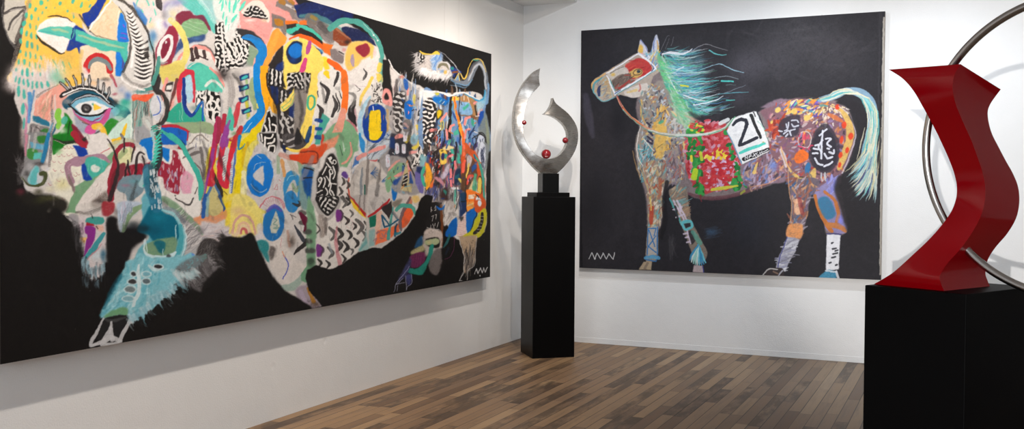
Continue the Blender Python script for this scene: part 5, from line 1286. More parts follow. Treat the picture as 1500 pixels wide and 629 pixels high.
# ---- white torso with chevrons, orange rib, green egg, yellow lamp
TL(440, 110, 6.29)
P_([(160, -20), (380, -20), (380, 300), (300, 400), (200, 480), (110, 420), (110, 320), (150, 220)], (224, 220, 216), 1, 1, True)
P_([(100, -20), (160, -20), (155, 200), (130, 320), (95, 420), (80, 520), (40, 600), (0, 580), (0, 480), (40, 400), (60, 200), (90, 100)], (240, 210, 96), 1, .8)
P_([(-60, -20), (95, -20), (85, 100), (60, 170), (-60, 160)], (52, 48, 48), 1, 1); MZ([(-60, -20), (90, -20), (80, 90), (0, 130), (-60, 110)], BK, (200, 196, 192), 38, False, 1, .1, 61); L_([(40, -20), (45, 140)], [20, 16], (160, 156, 154), .8, 1); L_([(0, 50), (80, 20)], 18, (160, 156, 154), .8, 1)
P_([(-60, 130), (50, 140), (50, 280), (0, 480), (-60, 560)], (134, 126, 120), 1, 1.4, False, .3)
P_([(-30, 480), (40, 600), (0, 640), (-60, 640)], (36, 34, 36), 1, 1)
RG(97, 252, 34, 66, 18, (70, 172, 136), 6)
L_([(240, -20), (262, 20)], [50, 24], (240, 204, 40), 1, 1.2)
for p, w in ((((345, -20), (330, 50), (310, 100)), [22, 26, 12]), (((185, 72), (255, 150), (230, 250)), [14, 38, 20]), (((155, 270), (195, 330), (175, 420)), [14, 40, 30]), (((300, 190), (330, 280), (290, 380)), [10, 40, 20]), (((320, 170), (362, 270), (345, 340)), [8, 16, 8]), (((355, 150), (380, 210)), [8, 10]), (((160, 150), (162, 200)), [10, 6])): L_(p, w, (50, 46, 46), .95, .8, True, .12)
P_([(205, 350), (275, 400), (240, 460), (180, 640), (130, 640), (160, 480)], (66, 160, 144), 1, 1, False, .15)
for y in (412, 490, 568): P_([(140, y-14), (200, y-6), (195, y+22), (130, y+16)], (18, 62, 140), 1, 1.2, True, .2)
L_([(60, 600), (90, 480)], [50, 30], (22, 60, 110), .9, 1.2); L_([(120, 470), (110, 560), (80, 640)], [24, 26, 24], (240, 206, 90), 1, 1)
P_([(440, 150), (560, 60), (620, 20), (690, -20), (640, 230), (560, 420), (520, 500), (470, 400), (430, 340), (440, 250)], (226, 221, 218), 1, 1.2, True)
P_([(445, 300), (510, 230), (500, 320), (515, 480), (440, 400)], (38, 33, 33), 1, 1, True)
L_([(440, 160), (500, 190), (490, 260), (465, 300)], [20, 24, 20, 10], (120, 116, 114), .9, 1.2, True, .3)
for p in (((500, 90), (545, 130), (520, 150)), ((600, -20), (580, 30))): L_(p, [5, 8, 5][:len(p)], (90, 84, 84), .8)
L_([(470, 80), (540, 100), (610, 100)], 3, (190, 150, 170), .7)
L_([(660, 20), (620, 100), (565, 190), (545, 280)], [18, 28, 30, 14], (238, 204, 100), 1, 1)
L_([(505, 320), (520, 420), (540, 520)], [14, 14, 8], (206, 150, 160), .7, 1.4, True, .3)
L_([(640, 200), (580, 300), (545, 420), (560, 540), (590, 640)], [24, 40, 44, 40, 40], (150, 196, 222), .85, 1.5, True, .3); L_([(545, 540), (570, 640)], [20, 36], (20, 130, 200), .9, 1.2)
P_([(660, 80), (745, 90), (750, 270), (700, 260), (655, 240)], (218, 212, 208), 1, 1); D_([(665, 95), (745, 100), (745, 260), (665, 240)], 26, 34, 7, 55, [(46, 42, 42)], 60, .9, False, .5)
L_([(700, -10), (740, 30), (735, 70)], [20, 40, 30], (230, 206, 120), .8, 1.2)
O_(690, 440, 118, 180, (14, 58, 146), 3, 1, 1, .08); P_([(640, 350), (690, 330), (735, 345), (740, 560), (660, 590), (620, 500), (615, 400)], (238, 200, 20), 1, .9, True, .06); P_([(745, 380), (770, 480), (760, 560), (745, 560)], (236, 196, 40), .9, 1)
L_([(672, 290), (676, 330)], 9, (216, 220, 224), .9); L_([(690, 280), (700, 320)], 7, (216, 220, 224), .8)
L_([(665, 370), (668, 460), (690, 490), (712, 460), (712, 370), (668, 372)], 4, (190, 90, 60), .7, .5, False); L_([(680, 500), (670, 560)], 3, (190, 90, 60), .6)
L_([(640, 230), (612, 330), (612, 500), (630, 640)], [16, 30, 30, 24], (132, 122, 120), .85, 1.2, True, .2); L_([(745, 370), (738, 640)], [10, 14], (150, 140, 120), .8, 1)
P_([(790, 360), (830, 340), (830, 560), (770, 600)], (206, 190, 170), .9, 1.5, True)
L_([(800, 480), (760, 600), (690, 650)], [26, 44, 50], (206, 208, 210), .85, 1.6, True, .4)
P_([(200, 640), (220, 540), (280, 470), (350, 420), (430, 410), (490, 470), (525, 560), (530, 700), (200, 700)], (120, 166, 126), 1, 1.2, True, .12)
L_([(205, 620), (215, 540), (290, 450), (370, 390)], [20, 26, 30, 20], (216, 196, 196), .9, 1.4, True, .3); L_([(430, 415), (490, 460), (520, 520)], [14, 20, 10], (190, 110, 120), .9, 1.2); L_([(200, 640), (215, 560)], [20, 14], (180, 50, 50), .8, 1.2)
L_([(400, -20), (408, 100), (415, 200), (400, 330)], [64, 64, 56, 56], (240, 112, 34), 1, .8, True, .06); L_([(395, 330), (370, 440), (320, 560), (270, 660)], [56, 70, 90, 90], (224, 150, 130), .95, 1, True, .1); L_([(300, 610), (230, 660)], [30, 60], (206, 80, 50), .8, 1.2)
for x, y in ((430, 535), (478, 565), (390, 560), (330, 500), (440, 600)): O_(x, y, 6, 6, (206, 216, 200), 0, .9)

# ---- lower: egg bottom, doodle shield, dome window
TL(440, 200, 6.29)
P_([(200, -20), (530, -20), (500, 140), (440, 260), (380, 300), (330, 200), (260, 120)], (118, 164, 124), 1, 1.2, True, .12)
L_([(460, 60), (470, 150), (430, 220), (380, 250)], [14, 22, 24, 16], (222, 150, 136), .95, 1); P_([(385, 30), (410, 110), (430, 70), (400, 140)], (206, 216, 206), .8, 1, True, .3); L_([(360, 80), (385, 170)], [6, 10], (60, 90, 70), .8)
L_([(205, -10), (195, 90), (160, 140)], [20, 24, 16], (196, 52, 40), .9, 1.2)
P_([(200, 60), (330, 0), (360, -20), (300, 120), (230, 150), (190, 190)], (216, 140, 110), 1, 1.5, True, .25)
P_([(0, 120), (120, 110), (240, 60), (220, 170), (150, 240), (0, 250)], (206, 74, 34), 1, 1.5, True, .2)
L_([(0, 145), (80, 140), (150, 150), (150, 240), (20, 250)], 14, (110, 40, 26), .8, 1)
P_([(0, 290), (120, 290), (130, 420), (100, 640), (0, 640)], (120, 150, 150), 1, 2, True)
P_([(20, 300), (110, 300), (120, 420), (90, 600), (60, 560), (20, 430)], (16, 76, 146), 1, 1.4, True, .15)
L_([(20, 390), (70, 280), (110, 190)], [40, 50, 40], (140, 130, 140), .7, 2, True, .3)
for p in (((30, 292), (90, 300), (150, 330)), ((30, 388), (90, 378), (140, 390))): L_(p, [12, 14, 8], (36, 34, 36), .9, .8)
P_([(130, 300), (220, 160), (290, 100), (330, 130), (350, 260), (390, 420), (370, 640), (110, 640)], (190, 186, 184), 1, 2, True)
L_([(200, 300), (240, 170), (300, 120)], [60, 60, 40], (216, 210, 206), .9, 2)
P_([(290, 155), (320, 180), (348, 280), (352, 380), (345, 480), (330, 560), (300, 700), (150, 700), (148, 520), (160, 360), (210, 280), (250, 180)], (32, 29, 29), 1, 1.5, True)
for p in (((205, 350), (240, 280)), ((270, 330), (275, 400), (260, 460)), ((215, 380), (230, 420), (210, 470)), ((180, 380), (190, 420), (165, 460)), ((300, 280), (320, 330), (305, 390)), ((150, 520), (200, 500)), ((165, 560), (205, 540)), ((240, 370), (280, 440), (270, 520), (310, 560)),
          ((230, 480), (250, 520), (215, 580)), ((270, 430), (330, 440)), ((285, 500), (310, 540), (290, 580)), ((170, 590), (200, 620)), ((260, 200), (290, 250)), ((240, 240), (280, 290)), ((300, 600), (320, 570)), ((220, 600), (260, 620))): L_(p, 13, (222, 218, 214), .97, .5)
RG(310, 235, 14, 18, 8, (222, 218, 214)); RG(284, 325, 14, 22, 10, (222, 218, 214)); RG(182, 400, 14, 20, 9, (222, 218, 214)); O_(278, 200, 14, 16, (222, 218, 214))
P_([(480, 300), (530, 200), (560, -20), (830, -20), (830, 160), (720, 220), (600, 210)], (196, 202, 208), 1, 2, True, .2)
L_([(545, -10), (570, 60), (580, 140)], [20, 50, 24], (30, 130, 200), .9, 1.4); L_([(500, 320), (520, 200)], [60, 40], (30, 90, 170), .8, 1.8, True, .2)
P_([(640, -20), (730, -20), (720, 30), (680, 50), (645, 30)], (240, 206, 20), 1, 1, True); L_([(645, 30), (690, 56), (730, 30)], [18, 20, 14], (14, 50, 130), .9, 1)
L_([(530, 200), (600, 160), (640, 150)], [40, 36, 14], (222, 140, 132), .9, 1.2, True, .2); L_([(660, 145), (730, 110), (780, 90)], [24, 40, 20], (226, 146, 140), .95, 1)
D_([(600, 60), (760, 60), (720, 190), (600, 180)], 24, 60, 10, 20, [(216, 220, 226), (150, 170, 190), (170, 170, 180)], 20, .7, True, 1, .4)
P_([(700, 230), (800, 130), (830, 170), (830, 320), (760, 300)], (64, 62, 66), 1, 1.6, True, .2); L_([(720, 200), (780, 150)], [20, 16], (200, 206, 210), .8, 1.2)
L_([(800, 160), (806, 260)], [40, 44], (196, 206, 222), .95, 1)
P_([(355, 300), (450, 330), (460, 640), (350, 640)], (214, 208, 204), 1, 1.6, True)
P_([(490, 320), (540, 250), (620, 210), (700, 220), (770, 290), (820, 400), (830, 640), (470, 640), (450, 480)], (186, 178, 172), 1, 1, True, .12)
L_([(530, 260), (470, 330), (446, 480), (470, 640)], [18, 24, 20, 20], (222, 216, 212), .9, 1.2, True, .2); L_([(640, 235), (720, 280), (780, 400), (800, 560)], [50, 60, 50, 40], (206, 200, 196), .7, 2)
P_([(500, 430), (560, 300), (560, 560), (490, 560)], (206, 200, 194), .8, 2, True); P_([(630, 470), (700, 450), (700, 560), (640, 560)], (216, 212, 206), .9, 1.4); P_([(660, 250), (720, 300), (710, 420), (650, 410)], (150, 146, 142), .8, 1.6)
for x in (650, 680): L_([(x, 465), (x, 535)], 12, (150, 142, 138), .8, .7, False)
L_([(570, 290), (560, 400), (555, 560)], [10, 26, 20], (110, 120, 130), .8, 1.2, True, .2); L_([(592, 450), (592, 550)], 18, (30, 90, 80), .9, 1)
L_([(628, -20), (622, 200), (612, 420), (605, 640)], [24, 26, 28, 26], (124, 116, 112), .9, 1, True, .15); L_([(738, -20), (732, 300), (728, 640)], [12, 16, 16], (150, 140, 134), .7, 1, True, .2)
for cx, cy, c in ((650, 335, (50, 90, 150)), (752, 415, (40, 90, 150))):
    for a_ in (50, 25, 0, -25, -50): L_([(cx, cy), (cx+64*math.cos(math.radians(a_)), cy-64*math.sin(math.radians(a_)))], [9, 4], c, .85, .5, False)
L_([(445, 380), (440, 480), (460, 570), (500, 640)], [8, 14, 18, 26], (190, 70, 50), .9, 1); L_([(640, 215), (690, 225), (705, 205)], [10, 14, 8], (196, 50, 50), .8, 1); BL(770, 250, 40, 60, (200, 190, 186), .7)
P_([(385, 325), (415, 322), (440, 360), (430, 390), (400, 380), (382, 350)], (96, 64, 140), 1, 1, True)
for x, y in ((395, 420), (370, 510), (400, 590), (440, 450), (440, 570)): L_([(x-12, y-40), (x+10, y), (x-14, y+34)], [12, 26, 10], (60, 56, 54), .9, 1)

# ---- belly: white chevron field
TL(450, 290, 5.72)
P_([(60, 30), (120, 100), (250, 60), (360, 20), (440, 120), (520, 180), (520, 320), (430, 440), (300, 540), (200, 610), (60, 600), (50, 300)], (222, 216, 210), 1, 1.5, True)
P_([(80, -10), (260, -10), (240, 80), (170, 150), (110, 90)], (34, 31, 31), 1, 1.2, True); MZ([(90, -10), (250, -10), (235, 70), (170, 135), (115, 80)], BK, (216, 212, 208), 33, False, 1.2, .1, 71)
L_([(60, 40), (110, 130), (170, 180), (250, 90), (280, 0)], [30, 40, 30, 30, 30], (150, 146, 144), .7, 2, True, .4)
L_([(110, 160), (130, 260), (120, 320)], [50, 60, 30], (140, 126, 118), .8, 1.8, True, .45); L_([(150, 180), (155, 300)], [40, 20], (90, 80, 76), .7, 1.6, True, .4)
L_([(60, 210), (105, 260), (70, 300)], [10, 14, 10], (70, 64, 62), .9, .8)
P_([(0, 20), (40, 40), (70, 200), (70, 420), (60, 600), (0, 640)], (116, 158, 124), 1, 1.5, True, .12)
for x, y in ((10, 285), (15, 360), (10, 440), (40, 440), (30, 530)): O_(x, y, 30, 22, (72, 74, 70), 0, .9, 1.4)
BL(30, 540, 50, 60, (60, 84, 66), .9)
for x, y, s_ in ((310, 40, 1.2), (345, 30, .9), (370, 130, .8), (330, 190, .9), (395, 235, .8), (440, 240, 1.6), (500, 235, 1), (215, 300, 1.4), (275, 300, 1.3), (355, 310, 1), (480, 320, 1.1), (265, 400, 1.3), (325, 410, 1.2), (410, 380, 1.1), (195, 460, 1.2), (375, 450, .7), (305, 510, .9), (105, 545, .9), (175, 555, .9)):
    q = 46*s_
    L_([(x-q*.45, y-q*.8), (x+q*.3, y), (x-q*.25, y+q*.8)], [14*s_, 26*s_, 12*s_], (48, 44, 43) if RNG.random() < .7 else (92, 88, 86), .93, .9, True, .15)
for x, y in ((268, 150), (104, 440)):
    P_([(x-24, y-44), (x+6, y-46), (x+30, y-4), (x+6, y+44), (x-26, y+44)], (118, 48, 130), 1, 1, True, .1); L_([(x+6, y-44), (x+30, y-4), (x+8, y+44)], [10, 18, 8], (70, 56, 66), .8, 1)
L_([(250, 240), (240, 340), (250, 440), (275, 560)], [10, 26, 28, 34], (206, 140, 146), .85, 1.4, True, .2); L_([(180, 390), (205, 460)], [20, 16], (150, 160, 170), .7, 1.4)
for _ in range(16):
    x, y = 230+RNG.random()*240, 100+RNG.random()*160; L_([(x, y), (x+RNG.normal()*16, y+20)], 2.5, (200, 120, 130), .6, .4, False)
P_([(355, 10), (420, 60), (500, 130), (520, 180), (460, 150), (400, 90)], (236, 196, 50), 1, 1.2, True); P_([(370, -20), (700, -20), (690, 20), (520, 150), (480, 130), (420, 60)], (180, 172, 168), 1, 1, True, .15)
L_([(360, -10), (420, 60), (500, 150), (560, 120), (640, 50), (690, 0)], [10, 14, 26, 26, 24, 16], (176, 44, 40), 1, .9, True, .15)
for x in (440, 480, 510, 575): L_([(x, -20), (x-3, 100)], [14, 12], (120, 112, 110), .8, 1.2, True, .3)
P_([(520, 170), (580, 140), (570, 230), (520, 260)], (16, 104, 92), 1, .9); P_([(500, 260), (560, 240), (560, 400), (430, 450), (480, 340)], (150, 182, 178), 1, 1.6, True, .25); L_([(440, 440), (500, 360), (550, 270)], [14, 22, 30], (90, 160, 160), .7, 1.4, True, .3)

# ---- rump interiors
TL(540, 270, 6.29)
P_([(0, 0), (180, -20), (640, -20), (640, 120), (480, 240), (420, 300), (320, 420), (200, 510), (0, 580)], (204, 196, 190), 1, 1.5, True)
P_([(0, 100), (0, 20), (110, 0), (180, 140), (100, 240), (0, 300)], (196, 190, 186), 1, 1.2, True)
L_([(0, 300), (70, 250), (140, 190), (190, 140)], [20, 26, 26, 20], (176, 40, 44), 1, .9, True, .15)
P_([(0, 310), (80, 270), (60, 390), (10, 400)], (20, 108, 86), 1, .9); P_([(0, 420), (60, 410), (60, 560), (0, 580)], (140, 176, 174), 1, 1.4, False, .2)
P_([(70, 280), (120, 240), (130, 300), (70, 560), (50, 560)], (224, 180, 160), 1, 1, False, .2)
P_([(110, 220), (215, 150), (215, 240), (190, 330)], (46, 40, 39), 1, .9); L_([(115, 235), (190, 335), (215, 240)], [6, 8, 6], (218, 212, 208), .9, .7, False)
P_([(60, 560), (80, 430), (180, 400), (190, 510)], (238, 116, 74), 1, 1.2, False, .15); P_([(200, 400), (290, 360), (280, 430), (200, 500)], (238, 110, 66), 1, 1, False, .12); D_([(70, 440), (180, 420), (150, 530), (70, 550)], 10, 40, 14, 30, [(150, 110, 120)], 30, .6)
P_([(330, 220), (400, 210), (410, 270), (370, 350), (310, 410), (300, 340)], (238, 96, 50), 1, 1, True, .1); P_([(375, 110), (400, 160), (395, 210), (350, 200)], (200, 120, 90), 1, 1.2, True, .2)
L_([(300, 420), (290, 330), (340, 200), (380, 120)], [20, 30, 26, 16], (110, 90, 96), .9, 1, True, .2)
L_([(180, 500), (195, 400), (210, 300), (225, 210)], [30, 26, 20, 14], (80, 156, 146), 1, .8, True, .1)
L_([(125, 290), (190, 380), (140, 400), (125, 295)], [14, 14, 14, 14], (24, 84, 116), 1, .7, False); L_([(215, 260), (270, 330), (190, 380)], [12, 14, 12], (24, 84, 116), 1, .7, False); L_([(225, 260), (260, 310)], 26, (150, 140, 140), .7, 1.2); L_([(245, 480), (250, 400), (260, 370)], 18, (26, 70, 100), .9, .9); L_([(250, 460), (290, 440)], [30, 20], (30, 120, 140), .8, 1.2)
L_([(255, 240), (290, 200), (350, 195), (400, 210), (430, 270)], [30, 40, 38, 36, 30], (80, 162, 146), 1, .9, True, .1)
P_([(205, 60), (225, -20), (245, -20), (265, 70), (240, 148), (222, 140)], (14, 104, 186), 1, .8, True)
P_([(260, 40), (320, -10), (340, 10), (370, 60), (400, 20), (440, 20), (380, 80), (340, 80)], (140, 134, 80), 1, 1.2, True, .2); L_([(300, 10), (360, 70), (440, 20)], [14, 20, 10], (70, 62, 40), .7, 1.2)
P_([(220, 170), (300, 130), (290, 180), (240, 210)], (120, 112, 100), .9, 1.5, True); P_([(390, 120), (440, 100), (470, 150), (420, 170)], (222, 186, 110), 1, 1.4, True, .2); P_([(440, -10), (500, -20), (500, 60), (460, 60)], (110, 100, 160), .9, 1.2, True)
TL(540, 180, 6.29)
P_([(120, 100), (220, 60), (400, 60), (480, 200), (500, 620), (250, 640), (180, 500), (100, 350)], (150, 146, 146), 1, 2, True, .2)
P_([(0, 170), (130, 130), (200, 60), (200, 180), (100, 320), (0, 330)], (186, 194, 202), 1, 1.5, True, .25); D_([(0, 190), (120, 150), (190, 80), (140, 280), (0, 320)], 26, 90, 12, 40, [(216, 218, 222), (140, 160, 186), (60, 64, 70)], 14, .7, True, 1, .4)
O_(60, 40, 110, 145, (16, 60, 146), 5, 1, 1, .08); P_([(10, -20), (120, -20), (130, 60), (100, 140), (50, 160), (10, 140)], (240, 206, 20), 1, 1, True)
L_([(0, 275), (70, 245), (145, 220)], [20, 34, 30], (226, 146, 140), .95, 1)
P_([(210, 100), (290, 120), (380, 180), (400, 260), (340, 320), (240, 300), (170, 300), (200, 220)], (46, 46, 56), 1, 1.6, True, .2); P_([(200, 130), (240, 130), (240, 240), (190, 230)], (18, 50, 110), .8, 1.5)
P_([(250, 110), (330, 80), (360, 90), (300, 140), (250, 150)], (226, 140, 134), 1, 1, True, .1); P_([(330, 160), (380, 90), (385, 130), (350, 190)], (196, 176, 60), 1, 1.2, True)
for x, y, h_ in ((258, 235, 90), (320, 240, 76), (174, 345, 110), (332, 130, 60)): L_([(x, y-h_*.4), (x+2, y+h_*.4)], 34, (206, 206, 218), 1, 1, False); L_([(x, y-h_*.2), (x+6, y+h_*.2)], 4, (190, 110, 120), .7, .5, False)
P_([(180, 440), (240, 380), (320, 370), (330, 410), (240, 520), (180, 640), (150, 560)], (124, 166, 128), 1, 1.2, True, .12); L_([(180, 440), (220, 390), (280, 345)], [14, 24, 16], (222, 150, 140), .9, 1.2, True, .2)
L_([(240, 490), (300, 470), (350, 425)], [20, 34, 20], (228, 150, 142), 1, .9); P_([(220, 540), (300, 490), (310, 400), (330, 420), (260, 570)], (18, 60, 140), .9, 1.4, True)
P_([(290, 620), (350, 340), (400, 640)], (190, 176, 130), 1, 1.2); P_([(330, 480), (360, 460), (350, 590), (300, 580)], (40, 36, 34), 1, .9)
for y in (490, 520, 550): L_([(318, y+12), (354, y-8)], 8, (222, 216, 200), .9, .5, False)
P_([(355, 340), (385, 400), (400, 520), (370, 520)], (226, 150, 150), .95, 1.2); P_([(380, 420), (410, 560), (370, 560)], (24, 70, 150), .9, 1.2)
L_([(350, 320), (400, 440), (450, 560)], [18, 14, 10], (40, 36, 36), .9, 1)
P_([(425, 460), (470, 450), (495, 520), (505, 640), (470, 640), (430, 540)], (106, 98, 160), 1, 1, True); P_([(440, 400), (500, 400), (490, 470), (440, 450)], (20, 34, 80), .9, 1.4)
P_([(365, 260), (460, 255), (440, 275), (375, 295)], (228, 150, 146), 1, .8); P_([(390, 230), (440, 200), (460, 150), (470, 190), (430, 245)], (210, 190, 70), 1, 1, True)
P_([(400, -20), (480, -20), (480, 120), (400, 200), (380, 60)], (120, 170, 190), .9, 2, True, .25); P_([(440, 60), (470, 20), (480, 60), (440, 110)], (226, 196, 80), .95, 1.2, True)
MZ([(500, -20), (620, -20), (600, 100), (540, 240), (470, 380), (400, 420), (390, 360), (450, 260), (480, 120)], (38, 34, 34), (220, 214, 210), 38, False, 1, .15, 81, 1, 1, 30)
for p in (((400, 400), (430, 320), (410, 300)), ((440, 360), (470, 290)), ((480, 330), (470, 270), (500, 250)), ((520, 180), (560, 190), (540, 230))): L_(p, 15, (220, 214, 210), .95, .6)
P_([(445, 95), (520, 65), (515, 90), (460, 110)], (228, 150, 142), .95, .9); P_([(580, 85), (640, 50), (640, 80), (590, 105)], (206, 110, 100), .95, .9)
P_([(470, 300), (540, 290), (550, 380), (480, 400)], (120, 170, 180), .9, 1.6, True, .2)
P_([(520, 390), (560, 370), (580, 420), (570, 520), (530, 640), (520, 540)], (236, 164, 40), 1, 1.2, True, .1); RG(525, 500, 30, 76, 24, (60, 166, 138), 0); L_([(560, 600), (600, 530)], [26, 14], (236, 120, 40), .9, 1)
P_([(570, 200), (640, 100), (660, 640), (590, 640), (560, 420)], (48, 40, 38), .9, 1.6, True)
for i in range(46):
    x, y = 585+RNG.random()*60, 150+RNG.random()*240; L_([(x, y), (x-6, y+26)], 10, [(220, 214, 208), (190, 60, 40), (60, 50, 46)][int(RNG.integers(3))], .95, .5, False)
TL(540, 90, 6.29)
P_([(130, -20), (200, 0), (200, 100), (225, 300), (220, 400), (140, 380), (125, 200)], (24, 21, 21), 1, 1)
P_([(200, 20), (230, 80), (280, 130), (300, 240), (270, 310), (230, 300), (205, 160)], (220, 212, 208), 1, 1.4, True, .1); BL(240, 260, 40, 60, (216, 170, 170), .6)
P_([(270, 130), (330, 150), (440, 250), (470, 260), (470, 640), (230, 640), (150, 420), (230, 330)], (150, 148, 152), 1, 1.6, True, .25)
D_([(290, 140), (450, 260), (460, 600), (300, 620)], 60, 110, 14, 88, [(206, 206, 212), (60, 110, 180), (120, 150, 190), (90, 86, 90), (222, 216, 210)], 8, .8, True, 1, .35)
BL(300, 140, 40, 26, (220, 120, 100), .8); P_([(325, 160), (360, 170), (360, 260), (330, 240)], (20, 80, 170), .9, 1.2, True, .2); P_([(350, 260), (370, 230), (365, 310), (345, 320)], (226, 140, 130), .9, 1); P_([(410, 310), (430, 310), (425, 390), (410, 380)], (190, 176, 80), .9, 1, True)
L_([(255, 170), (250, 260), (265, 330)], [20, 40, 30], (74, 66, 66), .8, 2, True, .3)
MZ([(240, 300), (330, 280), (330, 420), (300, 640), (240, 640), (220, 420)], (50, 46, 46), (200, 196, 194), 46, True, 1.4, .15, 82)
P_([(330, 380), (380, 360), (400, 410), (390, 520), (345, 520), (330, 460)], (14, 96, 184), 1, .9, True); P_([(362, 400), (380, 398), (375, 420)], (220, 140, 140), 1); P_([(365, 455), (380, 470), (368, 490)], (220, 140, 140), 1)
P_([(130, 280), (160, 250), (195, 270), (215, 340), (215, 400), (180, 405), (130, 375)], (228, 150, 144), 1, .9, True); P_([(148, 300), (165, 288), (185, 340), (165, 352), (145, 340)], (30, 25, 25), 1, .8, True)
P_([(320, 550), (365, 540), (370, 640), (320, 640)], (110, 104, 104), .95, 1.2, True); L_([(330, 570), (358, 600)], 20, (190, 150, 150), .7, 1)
L_([(190, -10), (230, 70), (290, 125)], [10, 11, 9], (224, 220, 218), 1, .6)
P_([(470, 262), (560, 280), (620, 300), (600, 360), (540, 340), (470, 470)], (226, 222, 220), 1, 1.6, True, .1); L_([(290, 120), (400, 210), (460, 262), (640, 275)], [4, 4, 6, 10], (206, 202, 200), .8, .7)
MZ([(540, 340), (620, 400), (640, 640), (480, 640), (450, 480), (500, 420)], (36, 33, 33), (220, 214, 210), 39, True, 1.2, .1, 83)
P_([(570, 350), (640, 320), (640, 360), (600, 370)], (20, 110, 190), 1, 1); P_([(430, 590), (470, 580), (450, 640)], (222, 190, 70), .9, 1.2)
L_([(110, -20), (105, 160), (100, 300), (60, 420)], [26, 24, 20, 16], (90, 150, 140), .8, 1.2, True, .3); L_([(100, 30), (95, 80)], 40, (236, 206, 80), .9, 1); L_([(95, 130), (90, 160)], 44, (236, 206, 90), .9, 1); L_([(30, 150), (0, 230)], [24, 20], (236, 206, 90), .9, 1)
P_([(40, 200), (120, 190), (120, 400), (60, 380), (30, 340)], (214, 208, 204), 1, 1.2); D_([(50, 210), (118, 210), (118, 380), (40, 360)], 26, 34, 7, 55, [(46, 42, 42)], 60, .9, False, .5)
P_([(20, 400), (90, 400), (140, 480), (165, 640), (110, 640), (100, 480), (10, 480)], (16, 60, 150), 1, 1.2, False, .08); P_([(10, 470), (80, 450), (108, 470), (106, 640), (10, 640)], (238, 200, 20), 1, 1, True); L_([(40, 410), (45, 450)], 9, (220, 220, 224), .9)
L_([(170, 450), (180, 560), (165, 640)], [20, 24, 16], (200, 150, 70), .7, 1.6); BL(200, 520, 60, 120, (196, 186, 180), .6, .4)

# ---- hind quarter
TL(620, 130, 6.99)
P_([(0, 20), (130, 40), (300, 60), (420, 50), (560, 110), (640, 130), (640, 250), (680, 420), (690, 640), (0, 640)], (110, 140, 180), 1, 1.2, True, .15)
D_([(150, 60), (540, 100), (560, 620), (160, 620)], 110, 110, 22, 86, [(60, 110, 180), (150, 180, 206), (30, 60, 130), (206, 206, 206), (110, 80, 60), (80, 140, 170), (20, 36, 80)], 12, .85, True, 1, .3)
MZ([(0, 90), (60, 80), (130, 150), (130, 330), (60, 640), (0, 640)], (34, 31, 31), (220, 214, 210), 43, True, 1.2, .1, 91)
P_([(0, 20), (80, 30), (120, 60), (40, 100), (0, 140)], (226, 222, 220), 1, 1.6, True)
P_([(100, 90), (180, 90), (240, 120), (256, 60), (266, 100), (240, 160), (180, 160), (110, 130)], (16, 104, 186), 1, .9, True); P_([(175, 56), (255, 62), (240, 120), (180, 90)], (30, 60, 120), .9, 1); P_([(205, 62), (236, 66), (226, 120)], (130, 80, 50), 1, 1); P_([(110, 40), (160, 46), (150, 70), (125, 70)], (206, 196, 40), .9, 1)
P_([(140, 220), (195, 225), (190, 280), (150, 316), (132, 300)], (50, 46, 30), 1, 1, True); P_([(144, 226), (186, 232), (180, 272), (148, 306)], (216, 184, 30), 1, .9, True)
L_([(280, 70), (276, 250), (262, 420), (270, 500)], [24, 26, 34, 30], (34, 29, 28), 1, .9); L_([(374, 70), (370, 260), (374, 440), (374, 640)], [14, 14, 16, 16], (48, 36, 32), .95, .8)
P_([(290, 80), (366, 80), (366, 120), (290, 125)], (240, 190, 80), 1, .9); L_([(316, 100), (340, 260), (380, 400), (410, 520), (416, 640)], [22, 26, 34, 36, 30], (238, 150, 44), 1, .8); L_([(316, 90), (330, 180), (360, 330)], [10, 8, 6], (230, 80, 40), .9, .7); L_([(400, 440), (412, 560), (408, 640)], [16, 26, 30], (232, 96, 50), .9, 1)
P_([(380, 80), (470, 70), (540, 140), (545, 310), (500, 280), (470, 160), (380, 120)], (170, 124, 76), 1, 1.2, True, .2); P_([(380, 255), (470, 265), (545, 280), (540, 310), (440, 285), (380, 280)], (120, 80, 50), 1, 1); L_([(420, 70), (420, 110)], 10, (226, 220, 210), .8); L_([(458, 80), (462, 140)], 10, (226, 200, 180), .8)
P_([(384, 140), (470, 150), (500, 260), (380, 260)], (130, 176, 216), .9, 1.2, True, .2)
for pts_, c in (([(400, 190), (460, 150), (465, 180), (410, 228)], (70, 172, 146)), ([(250, 540), (310, 495), (324, 530), (300, 568), (250, 565)], (70, 172, 146)), ([(310, 450), (360, 416), (366, 460), (318, 486)], (70, 172, 146)), ([(490, 300), (525, 330), (515, 396), (492, 360)], (60, 156, 130))): P_(pts_, c, 1, .8)
for p in (((200, 300), (230, 260)), ((270, 430), (285, 380), (310, 365)), ((420, 360), (435, 310), (470, 292)), ((420, 500), (440, 430), (472, 415)), ((240, 420), (246, 520)), ((455, 600), (475, 560)), ((180, 330), (235, 255)), ((520, 150), (540, 130)), ((565, 270), (580, 220), (600, 215))): L_(p, 24, (230, 142, 136), 1, .9)
L_([(530, 180), (545, 280)], [20, 12], (40, 32, 30), .9, 1); P_([(580, 240), (625, 235), (600, 330), (565, 390), (560, 330)], (18, 70, 160), 1, 1.2, True, .15); P_([(540, 140), (610, 120), (640, 140), (600, 220), (560, 230)], (160, 190, 200), .9, 1.6, True, .2)
P_([(600, 320), (640, 250), (680, 430), (680, 640), (600, 640), (560, 420)], (120, 130, 130), 1, 1.8, True, .25); L_([(640, 330), (660, 480), (655, 620)], [20, 30, 20], (150, 156, 120), .7, 2)
